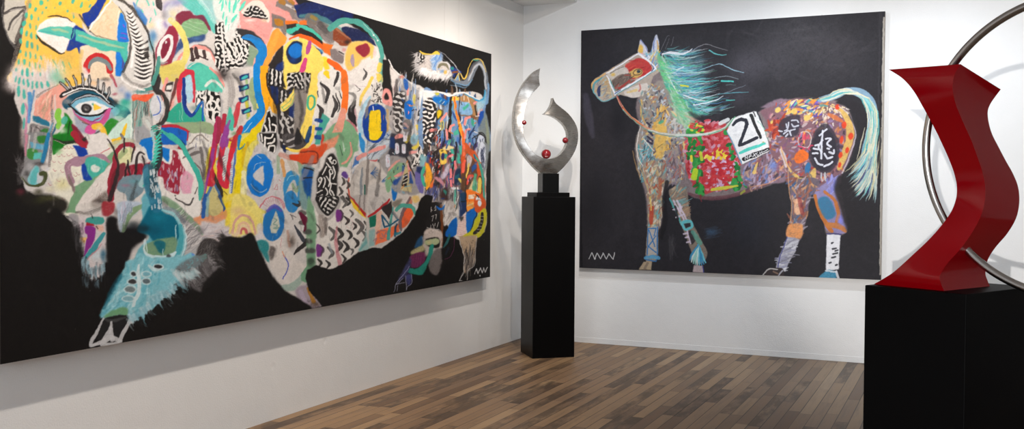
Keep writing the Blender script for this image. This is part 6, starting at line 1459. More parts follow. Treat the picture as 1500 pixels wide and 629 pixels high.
O_(590, 560, 40, 90, (196, 202, 216), 0, 1, 1.2, .1); RG(592, 560, 52, 110, 12, (40, 38, 40), 0, .9, .8); L_([(500, 510), (560, 470), (610, 480), (650, 560)], [10, 12, 12, 8], (36, 34, 36), .9, .9)
for i in range(14): L_([(575+RNG.random()*36, 500+RNG.random()*120), (585+RNG.random()*30, 505+RNG.random()*130)], 5, (60, 66, 90), .7, .4, False)
P_([(200, 590), (250, 575), (310, 590), (300, 620), (200, 620)], (222, 200, 150), 1, 1, True); L_([(185, 330), (205, 340), (205, 400), (180, 420), (180, 340)], 12, (200, 190, 80), .8, 1); L_([(215, 430), (215, 540)], [16, 12], (36, 32, 30), .9, 1)
for i in range(60):
    x, y = 105+RNG.random()*75-(0), 400+RNG.random()*230; L_([(x, y), (x-8, y+30)], 13, [(216, 208, 204), (186, 66, 44), (44, 36, 34), (44, 36, 34)][int(RNG.integers(4))], .95, .5, False)
P_([(60, 420), (140, 400), (140, 430), (70, 450)], (206, 120, 116), .9, 1)
# white spine line
L_([(0, 22), (80, 30), (150, 36), (220, 48), (300, 66), (380, 44), (440, 52), (500, 90)], [16, 18, 16, 14, 16, 14, 14, 8], (228, 226, 226), 1, .8)
L_([(420, 50), (500, 92), (570, 122), (620, 100), (640, 40)], [10, 16, 18, 16, 16], (60, 150, 190), .95, .9)
TL(620, 210, 6.29)
P_([(60, 50), (200, 40), (340, 60), (420, 250), (420, 420), (380, 560), (200, 560), (60, 480)], (60, 50, 54), .75, 5, True, .3)
D_([(40, 20), (480, 20), (420, 420), (60, 460)], 110, 90, 20, 84, [(60, 50, 100), (190, 186, 190), (140, 60, 60), (36, 60, 120), (30, 26, 26), (120, 70, 50), (180, 90, 110)], 16, .8, True, 1, .3)
P_([(510, 10), (590, 0), (600, 130), (560, 280), (510, 260)], (130, 136, 138), 1, 1.5, True); O_(540, 110, 34, 130, (206, 210, 222), 0, 1, 1)
for i in range(26): L_([(520+RNG.random()*40, 20+RNG.random()*210), (526+RNG.random()*40, 26+RNG.random()*220)], 4, (50, 56, 80), .7, .4, False)
for i in range(70):
    x, y = 60+RNG.random()*90, 10+RNG.random()*260; L_([(x, y), (x-4, y+26)], 11, [(216, 208, 204), (170, 50, 40), (40, 34, 32), (40, 34, 32)][int(RNG.integers(4))], .95, .5, False)
P_([(0, 0), (50, 0), (40, 90), (0, 100)], (60, 54, 50), 1, 1.4)
RG(20, 300, 34, 76, 26, (60, 166, 140), 0); P_([(20, 200), (50, 190), (80, 300), (60, 400), (30, 460)], (238, 160, 40), 1, 1.4, True, .1); L_([(70, 400), (95, 340)], [30, 14], (238, 110, 40), .9, 1)
P_([(20, 440), (120, 400), (130, 500), (20, 500)], (90, 90, 130), .9, 1.6, True, .3); D_([(30, 430), (120, 410), (120, 500), (30, 500)], 20, 60, 8, 80, [(170, 166, 180), (40, 60, 140), (60, 56, 60)], 14, .8)
P_([(150, 60), (200, 60), (220, 100), (210, 180), (160, 190), (155, 120)], (226, 190, 80), 1, 1.2, True); O_(180, 120, 18, 34, (40, 40, 90), 0, 1, 1); P_([(195, 90), (222, 100), (212, 150), (196, 130)], (50, 150, 130), 1)
P_([(160, 300), (240, 180), (230, 260), (190, 330)], (200, 190, 210), .9, 1.6, True, .2)
P_([(180, 40), (240, 15), (280, 40), (260, 56), (190, 60)], (222, 202, 150), 1, 1, True)
for x, y in ((262, 80), (265, 140), (275, 210), (325, 120), (322, 160), (340, 50), (345, 80), (410, 80)): P_([(x-18, y-30), (x+10, y-24), (x+20, y+24), (x-6, y+30)], (66, 170, 150), 1, .9)
L_([(305, -10), (292, 120), (262, 260)], [16, 18, 12], (30, 26, 26), .95, .9)
for p in (((280, 360), (285, 290), (300, 250)), ((250, 240), (255, 390)), ((290, 170), (296, 240)), ((246, 120), (262, 108))): L_(p, 22, (228, 126, 130), 1, .9)
P_([(290, 260), (340, 240), (340, 370), (290, 380)], (20, 40, 70), .9, 1.4, True); P_([(316, 320), (350, 340), (360, 366), (335, 362)], (226, 202, 90), 1, .9, True); P_([(286, 300), (330, 280), (325, 320), (295, 330)], (30, 90, 110), .9, 1.2)
P_([(350, 130), (380, -10), (440, 50), (480, 80), (520, 160), (560, 300), (575, 420), (560, 500), (520, 470), (490, 300), (440, 140), (390, 110), (370, 290), (345, 280)], (206, 84, 36), 1, 1, True, .08)
P_([(380, 150), (450, 130), (490, 220), (490, 360), (420, 430), (360, 430), (350, 300)], (96, 62, 44), 1, 1.2, True, .2); P_([(400, 130), (440, 120), (446, 170), (410, 230)], (196, 186, 190), .95, 1.2, True); P_([(440, 220), (490, 160), (485, 230), (450, 270)], (40, 80, 150), .95, 1)
L_([(372, 20), (376, 60), (372, 110)], 22, (236, 110, 76), 1, .9); L_([(362, 260), (368, 200), (382, 160)], [26, 30, 20], (236, 96, 74), 1, .8); L_([(420, 190), (405, 270), (392, 315)], [14, 16, 10], (232, 196, 90), 1, .7); L_([(400, 370), (420, 320), (450, 300)], [30, 38, 30], (226, 84, 64), 1, .9); L_([(415, 345), (440, 315)], 12, (170, 140, 190), .9)
P_([(470, 270), (490, 290), (490, 440), (440, 440), (450, 380)], (84, 158, 122), 1, .9); P_([(410, 440), (460, 330), (450, 440)], (222, 200, 150), 1, .9)
O_(520, 390, 24, 92, (30, 26, 24), 2, 1, .9); O_(518, 392, 20, 84, (232, 196, 90), 2, 1, .9)
L_([(470, 110), (510, 170), (540, 260), (556, 380), (560, 520)], [20, 24, 24, 24, 18], (70, 154, 136), 1, .8)
P_([(388, 440), (480, 440), (520, 470), (480, 560), (440, 610), (388, 620)], (236, 120, 40), 1, 1, True); P_([(412, 480), (476, 470), (465, 515), (412, 515)], (232, 210, 190), 1, .9); P_([(412, 545), (460, 538), (450, 580), (412, 580)], (232, 190, 130), 1, .9)
P_([(470, 500), (520, 470), (570, 520), (575, 600), (540, 640), (480, 600)], (206, 84, 36), 1, 1, True); P_([(482, 500), (500, 482), (540, 530), (546, 580), (520, 596), (484, 550)], (226, 224, 226), 1, .9, True); P_([(494, 520), (510, 510), (532, 545), (524, 572), (498, 550)], (150, 190, 210), 1, 1, True)
L_([(395, 330), (390, 460), (392, 640)], [10, 12, 12], (30, 25, 24), .9, .9); P_([(345, 290), (390, 280), (390, 440), (345, 440)], (92, 62, 38), .9, 1.2, False, .2)
P_([(340, 460), (388, 450), (388, 600), (335, 600)], (20, 56, 90), 1, 1.2, False, .15); P_([(250, 405), (320, 400), (330, 425), (270, 430)], (214, 216, 220), 1, .9); P_([(240, 430), (330, 430), (320, 600), (250, 600)], (150, 146, 146), 1, 1.4, False, .2); L_([(298, 430), (292, 520), (300, 590)], [20, 26, 18], (70, 160, 140), .9, 1); D_([(240, 440), (330, 440), (330, 600), (240, 600)], 18, 80, 8, 86, [(206, 204, 204), (60, 56, 58)], 8, .8)
P_([(100, 320), (150, 310), (185, 370), (180, 390), (130, 350)], (190, 130, 140), .95, 1.2, True); P_([(180, 420), (220, 410), (225, 520), (160, 500)], (60, 40, 40), 1, 1.4, True); P_([(185, 425), (215, 440), (205, 480)], (40, 120, 110), .9, 1.2, True)
TL(620, 300, 5.47)
P_([(0, -20), (150, -20), (140, 200), (20, 200), (0, 100)], (26, 23, 23), 1, 1)
P_([(150, -20), (250, -20), (240, 100), (170, 170), (150, 120)], (170, 162, 158), 1, 1.6, True, .25); D_([(160, 0), (245, 0), (225, 110), (165, 150)], 24, 70, 10, 80, [(216, 210, 206), (90, 82, 80), (190, 184, 180)], 14, .8, True, .8, .3)
P_([(176, 250), (200, 170), (250, 110), (270, 110), (270, 230), (240, 252)], (14, 90, 170), 1, 1, True)
P_([(290, -20), (345, -20), (340, 60), (290, 120)], (30, 50, 90), 1, 1.4); P_([(285, 140), (340, 50), (345, 230), (320, 255), (268, 250)], (222, 196, 190), 1, 1)
for y in range(90, 250, 13): L_([(274, y+6), (340, y)], 3, (170, 130, 126), .7, .4, False)
P_([(288, 100), (325, 95), (300, 140)], (40, 36, 36), .95, 1)
P_([(345, 60), (420, 20), (430, 90), (390, 190), (350, 230)], (14, 96, 180), 1, 1, True); L_([(430, 60), (380, 200), (345, 240)], 7, (28, 24, 24), .9)
P_([(345, -20), (410, -20), (400, 30), (350, 50)], (236, 150, 60), 1, 1); L_([(355, 10), (400, -10)], 12, (232, 190, 130), .9); P_([(410, -30), (490, -30), (490, 30), (460, 66), (415, 50)], (206, 84, 36), 1, 1, True); O_(450, -10, 18, 26, (220, 226, 232), 0, 1, 1)
P_([(490, 30), (508, 80), (490, 200), (440, 262), (400, 250), (340, 260), (300, 262), (380, 200), (420, 110), (440, 70)], (190, 184, 34), 1, 1.2, True, .1); L_([(470, 70), (468, 140), (440, 200), (410, 225)], [20, 24, 28, 30], (44, 40, 36), 1, .9)
for a_ in range(6): L_([(452+a_*3-8*a_*(a_ > 2), 92+a_*26), (482-a_*5, 96+a_*26)], 4, (206, 200, 190), .8, .5, False)
P_([(285, 260), (340, 250), (425, 250), (420, 330), (415, 440), (380, 510), (340, 550), (320, 530), (330, 440), (310, 350)], (170, 146, 120), 1, 2, True, .2)
D_([(330, 380), (410, 380), (400, 470), (340, 530)], 50, 90, 10, 84, [(60, 52, 50), (110, 100, 92), (40, 35, 34), (150, 140, 132)], 8, .75, True, 1, .4)
L_([(285, 260), (300, 330), (325, 400), (325, 500), (320, 545), (290, 612)], [5, 5, 5, 6, 6, 7], (200, 196, 194), .9, .6); L_([(425, 250), (418, 360), (410, 480), (370, 520), (355, 545), (352, 606)], [4, 5, 5, 5, 5, 4], (190, 186, 184), .85, .6); L_([(288, 612), (310, 612)], 5, (200, 196, 194), .9); L_([(310, 545), (300, 600)], 5, (150, 146, 144), .8)
L_([(140, 0), (150, 150), (146, 330)], [16, 22, 14], (104, 56, 26), .95, 1.2)
P_([(20, 200), (60, 190), (140, 210), (140, 280), (10, 280)], (200, 186, 178), 1, 1.8, True, .15); P_([(10, 320), (140, 330), (130, 360), (60, 420), (10, 360)], (206, 198, 190), .9, 2, True)
P_([(20, 268), (120, 262), (132, 290), (128, 340), (80, 345), (30, 320)], (30, 27, 25), 1, .9, True); P_([(26, 280), (116, 272), (116, 310), (30, 318)], (170, 180, 140), 1, 1, True); BL(50, 300, 30, 20, (216, 190, 130), .8)
P_([(60, 420), (90, 370), (140, 360), (140, 500), (110, 560), (70, 540), (45, 490)], (112, 104, 102), 1, 2, True, .25); BL(100, 470, 30, 60, (150, 142, 140), .5, .3)
for p in (((52, 40), (62, 20), (60, 60)), ((58, 40), (70, 50)), ((90, 30), (100, 10), (104, 40), (92, 44)), ((62, 90), (80, 84), (70, 130)), ((95, 80), (106, 76), (100, 120)), ((90, 170), (96, 150)), ((108, 180), (120, 140)), ((60, 160), (56, 190)), ((76, 150), (84, 190)), ((30, 180), (70, 200), (130, 196))): L_(p, 5, (186, 182, 180), .9, .5, False)
P_([(104, 10), (150, 25), (172, -10), (165, 30), (130, 42)], (16, 96, 186), 1, .9, True)
L_([(160, 340), (190, 300), (208, 240)], [8, 22, 16], (40, 100, 104), .85, 1.2); L_([(170, 438), (220, 410), (245, 340), (250, 260)], 5, (100, 46, 80), .85, .7); L_([(180, 400), (200, 350)], [10, 20], (30, 40, 60), .7, 2)

# ---- touch-ups: dark contour accents and drips
TL(110, 100, 5.72)
L_([(690, 60), (660, 160), (720, 200), (765, 280), (768, 380), (735, 450), (690, 470)], [40, 36, 30, 34, 36, 36, 20], (44, 40, 40), .92, 1.2, True, .15)
P_([(660, 235), (700, 222), (735, 275), (742, 340), (715, 400), (680, 420), (645, 380), (636, 300)], (204, 204, 208), 1, 1, True); L_([(684, 232), (715, 290), (712, 350), (690, 386), (652, 390)], 9, (50, 90, 190), .9, .6)
L_([(380, 70), (450, 140), (520, 165), (580, 185)], [14, 12, 14, 12], (232, 228, 226), .95, .8); L_([(395, 40), (460, 110), (560, 150), (620, 130)], [30, 20, 26, 20], (50, 46, 44), .5, 1.4, True, .5)
TL(110, 0, 5.72)
L_([(600, 260), (640, 380), (668, 480), (660, 580), (640, 680)], [10, 12, 12, 14, 16], (46, 42, 40), .9, .8); L_([(700, 480), (690, 580), (650, 700)], [26, 34, 36], (70, 140, 130), .95, .8, True, .15)
TL()
for x0_, y0_, x1_, y1_, n_ in ((170, 180, 330, 330, 50), (330, 120, 470, 380, 70), (470, 100, 560, 350, 60), (555, 130, 700, 300, 120), (60, 190, 200, 290, 30)):
    for _ in range(n_):
        x, y = x0_+RNG.random()*(x1_-x0_), y0_+RNG.random()*(y1_-y0_); l_ = 4+RNG.random()*14
        L_([(x, y), (x+RNG.normal()*1.5, y+l_)], 0.8+RNG.random()*2.6, [(40, 36, 36), (90, 86, 86), (222, 218, 214), (150, 146, 146)][int(RNG.integers(4))], .16+.2*RNG.random(), .8, False, .5)
for _ in range(150):
    x, y = 175+RNG.random()*525, 110+RNG.random()*230
    if y > 330-0.0*x and x > 600: continue
    a_ = 1.2+RNG.normal()*.6; l_ = 5+RNG.random()*14
    L_([(x, y), (x+math.cos(a_)*l_*.5+1, y+math.sin(a_)*l_*.5), (x+math.cos(a_)*l_, y+math.sin(a_)*l_)], [1, 3+RNG.random()*4, 1.5], [(44, 40, 40), (96, 92, 92), (120, 116, 116), (70, 66, 66)][int(RNG.integers(4))], .1+.2*RNG.random(), 2.2, True, .4)
for q in (((318, 214), (325, 240), (338, 268)), ((340, 108), (352, 122), (356, 140)), ((296, 205), (306, 236), (300, 262)), ((436, 128), (442, 160), (438, 186)), ((404, 120), (402, 150), (408, 190)), ((556, 250), (552, 285)), ((606, 168), (598, 210), (604, 236)), ((640, 180), (634, 220), (642, 260)), ((470, 120), (476, 150)), ((200, 265), (190, 300))):
    L_(q, [2, 6, 2][:len(q)], (30, 27, 27), .55, 2.4, True, .4)
for _ in range(90):
    x, y = 560+RNG.random()*145, 140+RNG.random()*170; a_ = RNG.random()*3.14; l_ = 2+RNG.random()*5
    L_([(x, y), (x+math.cos(a_)*l_, y+math.sin(a_)*l_)], 0.9+RNG.random()*1.2, [(26, 23, 23), (216, 210, 206), (22, 60, 130), (200, 120, 60), (120, 170, 190)][int(RNG.integers(5))], .75, .5, False)
TL(110, 200, 5.72)
L_([(560, 400), (610, 320), (650, 250), (668, 180), (676, 90), (660, 10), (640, -40)], [60, 62, 50, 40, 34, 30, 26], (160, 192, 196), .95, .9, True, .15)
L_([(682, 170), (684, 90), (668, 0)], 8, (200, 70, 50), .9, .6)
L_([(690, -30), (706, 60), (704, 170), (676, 270), (610, 370)], [34, 44, 52, 50, 56], (36, 50, 52), .92, .9, True, .2)
for i in range(14):
    t = i/13; x = 708-6*t-96*t*t; y = -20+410*t; L_([(x-30, y+26), (x, y), (x+24, y-6)], [20, 15, 4], (70, 190, 170), 1, .5)
L_([(610, 370), (640, 450), (660, 560), (680, 640)], [70, 80, 70, 60], (44, 60, 66), .75, 2, True, .35)
for i in range(20): x, y = 590+RNG.random()*100, 360+RNG.random()*260; L_([(x, y-14), (x+3, y+12)], [6, 12], (190, 198, 202), .9, .7, False)
TL(210, 200, 5.72)
L_([(240, 10), (300, 70), (345, 130), (400, 210), (446, 300), (470, 420)], [12, 16, 20, 20, 20, 14], (52, 46, 46), .8, 1.2)
L_([(215, -15), (270, 20), (330, 90), (380, 180), (440, 280), (475, 380), (478, 470), (475, 530)], [40, 44, 42, 38, 40, 44, 40, 14], (62, 172, 156), 1, .7, True, .08)
TL()
# ---- black ground sweeps back over: belly, elbow, legs
TL()
P_([(352, 348), (366, 341), (372, 346), (380, 365), (392, 392), (405, 412), (420, 428), (440, 440), (450, 460), (330, 500), (230, 500), (290, 420), (305, 408), (322, 395), (318, 370), (322, 352), (335, 346)], (20, 17, 16), 1, 1.4, True)
P_([(450, 395), (462, 389), (480, 394), (488, 394), (505, 384), (525, 370), (546, 363), (558, 364), (575, 352), (590, 340), (604, 322), (612, 305), (616, 291), (622, 286), (634, 286), (628, 320), (618, 332), (608, 350), (602, 365), (596, 385), (588, 400), (579, 420), (576, 430), (480, 460), (465, 440), (452, 425), (447, 408)], (20, 17, 16), 1, 1.2)
# inner dark at the throat
TL(90, 300, 5.72)
P_([(380, 120), (420, 100), (470, 120), (480, 210), (560, 190), (640, 200), (710, 250), (690, 300), (600, 360), (560, 470), (500, 640), (360, 640), (375, 450), (370, 250)], (20, 18, 19), 1, 3.5, True)
P_([(-100, 60), (40, 95), (80, 150), (110, 240), (130, 400), (200, 640), (-200, 640)], (20, 17, 16), 1, 3, True)
BL(560, 300, 120, 120, (20, 18, 20), .8); BL(400, 180, 60, 110, (20, 18, 18), .8)
# beard wedge
P_([(60, 90), (130, 80), (150, 150), (165, 280), (160, 420), (120, 350), (105, 200)], (150, 146, 150), .9, 2, True, .3)
P_([(150, 60), (340, 50), (370, 130), (360, 500), (330, 600), (220, 630), (170, 470), (160, 240)], (206, 196, 196), 1, 1.8, True)
BL(170, 200, 50, 100, (200, 160, 186), .8, .2); BL(290, 420, 80, 90, (196, 214, 220), .8, .2); BL(350, 420, 40, 90, (20, 80, 110), .8, .2)
P_([(205, 120), (260, 100), (345, 110), (350, 160), (260, 160), (205, 150)], (60, 150, 142), 1, 1, True, .15); P_([(210, 150), (270, 160), (280, 180), (205, 180)], (160, 30, 50), 1, 1); L_([(245, 80), (260, 110)], 9, (50, 46, 46), .9)
P_([(200, 180), (270, 185), (285, 230), (270, 310), (210, 400), (180, 450), (200, 330), (215, 260), (195, 230)], (132, 42, 132), 1, 1, True, .1)
P_([(155, 275), (215, 275), (190, 325), (170, 310)], (232, 180, 110), 1, 1.2); P_([(280, 180), (345, 170), (345, 220), (300, 210)], (220, 170, 150), .9, 1.6, True); L_([(290, 180), (300, 200)], 12, (60, 40, 40), .8)
L_([(350, 240), (280, 350), (190, 460)], [30, 46, 36], (64, 150, 158), 1, .9, True, .1); L_([(340, 330), (260, 410), (190, 480)], [6, 12, 10], (190, 120, 130), .7, 1)
P_([(130, 0), (330, -20), (345, 60), (200, 100), (140, 60)], (206, 200, 194), .5, 2, True); L_([(120, 60), (200, 70), (290, 50), (345, 10)], [16, 30, 34, 14], (110, 104, 100), .8, 1.4, True, .5); P_([(340, -20), (440, -20), (440, 50), (400, 90), (345, 90)], (150, 34, 44), .9, 2, True, .2)
BL(470, 60, 60, 60, (30, 26, 28), .5, .3); L_([(40, 90), (80, 130)], [14, 20], (214, 210, 210), .8, 1.6, True, .5)
TL()
FE([(112, 330), (116, 365), (126, 392)], 70, 20, 3.4, 268, [(18, 15, 15), (60, 58, 60)], .5, 6)
FE([(122, 380), (134, 394), (152, 388)], 60, 14, 3, 268, [(120, 150, 160), (70, 84, 92), (150, 186, 200)], .5, 6)
FE([(124, 405), (140, 410), (156, 402)], 50, 12, 3, 268, [(20, 17, 17), (20, 17, 17), (90, 110, 120)], .7, 6)
# lower teal throat and leg
TL(90, 300, 5.72)
P_([(480, -20), (660, -20), (640, 60), (560, 130), (530, 210), (490, 220), (470, 90)], (176, 190, 206), 1, 2, True, .2)
L_([(520, 220), (550, 120), (620, 40), (700, 0)], [30, 44, 46, 30], (126, 156, 116), .95, 1.4, True, .15)
D_([(500, 0), (600, 0), (560, 100), (500, 160)], 24, 90, 12, 85, [(206, 210, 220), (120, 136, 156), (190, 170, 190)], 8, .7, True, 1, .4)
BL(590, 170, 60, 50, (120, 150, 160), .6, .5)
TL(150, 230, 4.0)
P_([(230, 250), (270, 200), (330, 190), (340, 330), (440, 400), (480, 450), (480, 560), (440, 640), (330, 700), (180, 700), (200, 560), (270, 470), (240, 400)], (96, 168, 184), 1, 2, True, .15)
P_([(270, 300), (330, 250), (350, 320), (430, 360), (450, 440), (430, 500), (380, 540), (350, 570), (310, 520), (270, 460), (200, 430), (240, 360)], (0, 98, 124), 1, 2.2, True, .1)
BL(330, 350, 70, 60, (10, 120, 146), .8, .2); BL(300, 430, 80, 60, (0, 80, 104), .7)
BL(180, 420, 100, 70, (18, 18, 22), .85); BL(250, 420, 50, 34, (14, 40, 50), .7)
L_([(265, 70), (280, 150), (300, 220), (320, 300)], [60, 80, 80, 60], (40, 110, 140), .8, 2, True, .2); L_([(290, 60), (300, 130), (290, 220)], [50, 50, 36], (36, 52, 58), .7, 2, True, .4)
for i in range(34):
    t = RNG.random(); x, y = 262+60*RNG.random()+25*t, 80+220*t; L_([(x, y-11), (x+3, y+11)], [5, 9], (196, 204, 208), .9, .7, False)
L_([(350, 310), (420, 340), (450, 390), (480, 450), (478, 530), (440, 590)], [12, 18, 20, 22, 24, 20], (146, 204, 212), .85, 1.6, True, .2)
L_([(455, 400), (462, 480), (445, 560)], [20, 30, 30], (70, 160, 172), .9, 1.6); L_([(480, 400), (490, 480), (470, 570), (440, 620)], 6, (216, 230, 232), .85, 1); L_([(430, 400), (428, 480), (420, 560)], 6, (200, 224, 226), .8, 1)
P_([(250, 510), (420, 470), (430, 540), (400, 570), (270, 580)], (118, 152, 118), 1, 1.6, True, .15); P_([(300, 500), (350, 570), (370, 500)], (10, 96, 116), .9, 2, True)
L_([(245, 490), (248, 560), (300, 590), (380, 590), (430, 560)], [6, 14, 30, 30, 14], (204, 226, 230), .95, 1.2)
L_([(250, 480), (262, 560)], 6, (220, 234, 236), .8, 1); L_([(355, 540), (355, 575)], 5, (206, 226, 226), .8)
O_(317, 603, 26, 11, (40, 38, 40), -3, 1, 1); O_(388, 582, 14, 12, (60, 60, 62), 0, .9, 1)
P_([(210, 560), (300, 600), (440, 600), (520, 560), (500, 640), (420, 700), (280, 900), (60, 900), (120, 760), (180, 640)], (130, 196, 208), 1, 2, True, .15)
TL(110, 390, 4.495)
P_([(320, 10), (360, -40), (600, -60), (830, -60), (790, 60), (720, 100), (660, 110), (630, 190), (590, 160), (550, 250), (510, 230), (460, 340), (400, 360), (370, 330), (340, 320), (190, 340), (165, 330), (190, 260), (260, 130)], (130, 194, 206), 1, 1.8, True, .12)
D_([(330, 0), (560, 0), (500, 200), (400, 330), (200, 320), (260, 160)], 90, 100, 16, 55, [(160, 214, 222), (100, 176, 192), (190, 224, 228), (80, 160, 180)], 20, .6, True, 1.2, .4)
L_([(300, 60), (240, 160), (190, 280)], [26, 30, 20], (20, 90, 110), .6, 2.5); L_([(420, -10), (415, 60), (420, 160), (380, 260)], [10, 24, 28, 20], (218, 232, 234), .9, 1.4); L_([(480, -10), (520, 20), (580, 10)], [10, 24, 14], (206, 228, 230), .8, 1.2)
for x, y, rx, ry, c in ((385, 50, 16, 14, (56, 54, 56)), (375, 102, 28, 16, (58, 56, 57)), (362, 152, 34, 18, (112, 126, 128)), (348, 214, 36, 16, (130, 176, 186)), (470, 52, 26, 14, (120, 176, 190)), (468, 100, 24, 16, (90, 104, 110)), (545, 2, 28, 12, (44, 42, 44))): O_(x, y, rx+9, ry+8, (214, 230, 232), 0, .8, 1.2); O_(x, y, rx, ry, c, 4, 1, 1, .15)
P_([(200, 320), (250, 290), (330, 270), (345, 320), (280, 325), (195, 340)], (110, 160, 112), .95, 1.6, True, .2)
P_([(190, 345), (345, 322), (360, 370), (330, 440), (260, 490), (150, 490), (160, 430)], (34, 33, 34), 1, 1.2, True); L_([(200, 350), (250, 360), (330, 340)], [14, 22, 12], (84, 84, 84), .7, 1.6, True, .3)
for p, w in ((((185, 345), (150, 420), (110, 490), (104, 525), (150, 515)), [14, 18, 24, 22, 14]), (((240, 370), (235, 430), (245, 480)), [14, 26, 34]), (((365, 335), (340, 400), (310, 450), (290, 495)), [18, 24, 30, 22]), (((110, 520), (180, 500), (230, 470), (300, 495)), [16, 30, 34, 20]), (((235, 400), (200, 470), (170, 520)), [16, 34, 20]), (((190, 515), (250, 510), (300, 500)), [24, 22, 14])): L_(p, w, (206, 205, 206), .95, 1, True, .22)
TL()
FE([(190, 462), (206, 458), (222, 440), (236, 432), (252, 418), (264, 408)], 150, 15, 4, 300, [(150, 192, 204), (120, 176, 190), (190, 216, 222)], .5, 12)
FE([(200, 474), (216, 462), (232, 448), (250, 436), (266, 424)], 70, 10, 3.6, 300, [(20, 17, 16)], .75, 12)
P_([(255, 395), (300, 372), (322, 392), (300, 425), (285, 424)], (110, 106, 108), .8, 2.5, True, .5)
FE([(262, 400), (282, 402), (300, 386), (316, 376)], 150, 17, 2.4, 300, [(150, 146, 148), (90, 87, 88), (60, 57, 58)], .45, 12)
FE([(252, 398), (270, 402), (286, 396)], 60, 12, 4, 310, [(206, 216, 218), (170, 200, 206)], .5, 16)
P_([(296, 420), (312, 400), (324, 392), (326, 420), (300, 440)], (19, 16, 15), .9, 2.5, True)
FE([(330, 344), (322, 360), (320, 390)], 40, 10, 4, 160, [(26, 23, 22), (60, 56, 55)], .4, 20)
# ---- lower legs on the right
TL(570, 320, 5.72)
P_([(215, 220), (250, 160), (280, 150), (280, 230), (215, 250)], (36, 80, 120), 1, 2, True, .15)
P_([(190, 270), (270, 230), (330, 200), (300, 260), (240, 300), (185, 300)], (176, 166, 120), 1, 1.6, True, .15)
P_([(180, 310), (290, 280), (302, 340), (260, 400), (190, 415), (175, 360)], (110, 42, 84), 1, 1.2, True, .1)
for x in (205, 225, 245, 265): L_([(x+16, 300), (x, 405)], 4, (80, 24, 60), .7, .5, False)
P_([(285, 150), (430, 120), (435, 250), (360, 240), (310, 320), (290, 240)], (190, 176, 168), .9, 2, True, .2); P_([(310, 170), (410, 165), (420, 240), (360, 245), (310, 220)], (30, 27, 25), 1, 1, True); P_([(306, 180), (408, 172), (408, 214), (310, 222)], (168, 178, 138), 1, 1, True); BL(330, 198, 30, 26, (210, 190, 130), .7)
P_([(340, 230), (375, 225), (350, 330), (320, 390), (280, 470), (210, 470), (145, 450), (160, 420), (230, 420), (290, 370), (320, 310)], (40, 138, 122), 1, 1, True, .06)
P_([(350, 330), (380, 270), (435, 260), (432, 400), (400, 470), (350, 450), (330, 400)], (112, 104, 102), .95, 2, True, .25)
P_([(165, 340), (180, 330), (175, 420), (120, 500), (70, 540), (90, 480)], (66, 66, 110), .9, 1.8, True, .2); P_([(140, 480), (185, 470), (180, 540), (150, 560)], (70, 72, 130), .9, 1.6, True, .2)
for p in (((170, 400), (110, 480), (60, 550), (36, 616)), ((185, 470), (185, 540), (150, 570), (140, 606)), ((60, 550), (130, 540)), ((75, 560), (66, 610)), ((140, 480), (140, 600)), ((70, 550), (120, 500))): L_(p, 5, (166, 166, 190), .85, .6)
# ---- tail
TL(600, 65, 7.4)
P_([(70, 90), (160, 110), (330, 90), (360, 180), (440, 230), (460, 330), (400, 370), (200, 360), (110, 290), (60, 240)], (196, 188, 184), 1, 2, True, .15)
P_([(235, 130), (345, 100), (350, 170), (300, 200), (280, 290), (240, 250)], (130, 166, 210), 1, 1.5, True, .2); D_([(240, 130), (345, 110), (300, 280), (250, 260)], 16, 60, 16, 70, [(196, 206, 222), (90, 130, 190)], 20, .7, True, 1, .3)
MZ([(70, 100), (160, 120), (150, 190), (70, 230)], (40, 37, 37), (206, 202, 200), 33, True, 1.5, .3, 95)
FE([(70, 95), (95, 170), (90, 240), (130, 290)], 70, 60, 12, 205, [(206, 202, 202), (160, 156, 158)], .6, 22); FE([(120, 270), (200, 310), (290, 330), (400, 335), (440, 325)], 110, 70, 15, 228, [(206, 204, 206), (170, 168, 170), (226, 222, 222)], .6, 14); FE([(150, 260), (220, 290), (320, 310)], 50, 60, 15, 222, [(228, 224, 224)], .6, 16)
L_([(105, 70), (140, 95), (210, 105), (290, 90), (320, 100)], [12, 20, 10, 34, 16], (222, 190, 70), .95, 1)
RG(365, 270, 70, 80, 20, (190, 186, 184), 0, 1, .9, 160, 370); L_([(310, 245), (340, 215), (390, 220), (425, 270)], [20, 30, 26, 10], (112, 106, 84), .9, 1); BL(350, 290, 40, 40, (100, 140, 190), .7); P_([(365, 290), (400, 280), (400, 320), (370, 325)], (206, 170, 90), .95, 1.2, True); L_([(400, 190), (440, 250), (440, 320)], [14, 16, 10], (200, 198, 200), .85, 1)
P_([(440, 250), (470, 235), (540, 280), (560, 300), (480, 320), (450, 300)], (40, 60, 130), .95, 1.2, True); P_([(440, 250), (475, 240), (480, 268), (450, 270)], (40, 130, 120), 1); P_([(450, 290), (530, 282), (520, 310), (460, 310)], (120, 70, 40), 1); P_([(460, 330), (500, 320), (490, 360), (460, 350)], (30, 50, 120), .9, 1)
P_([(490, 380), (530, 310), (540, 390), (500, 385)], (120, 160, 200), .9, 1.2)
L_([(300, 60), (380, 110), (440, 170), (500, 230), (540, 300), (580, 350)], [5, 8, 9, 9, 9, 5], (140, 140, 146), .85, .8); L_([(320, 60), (350, 140), (420, 190), (480, 200)], 6, (120, 120, 126), .7, .8); L_([(440, 170), (510, 240)], 10, (180, 180, 186), .7, 1)
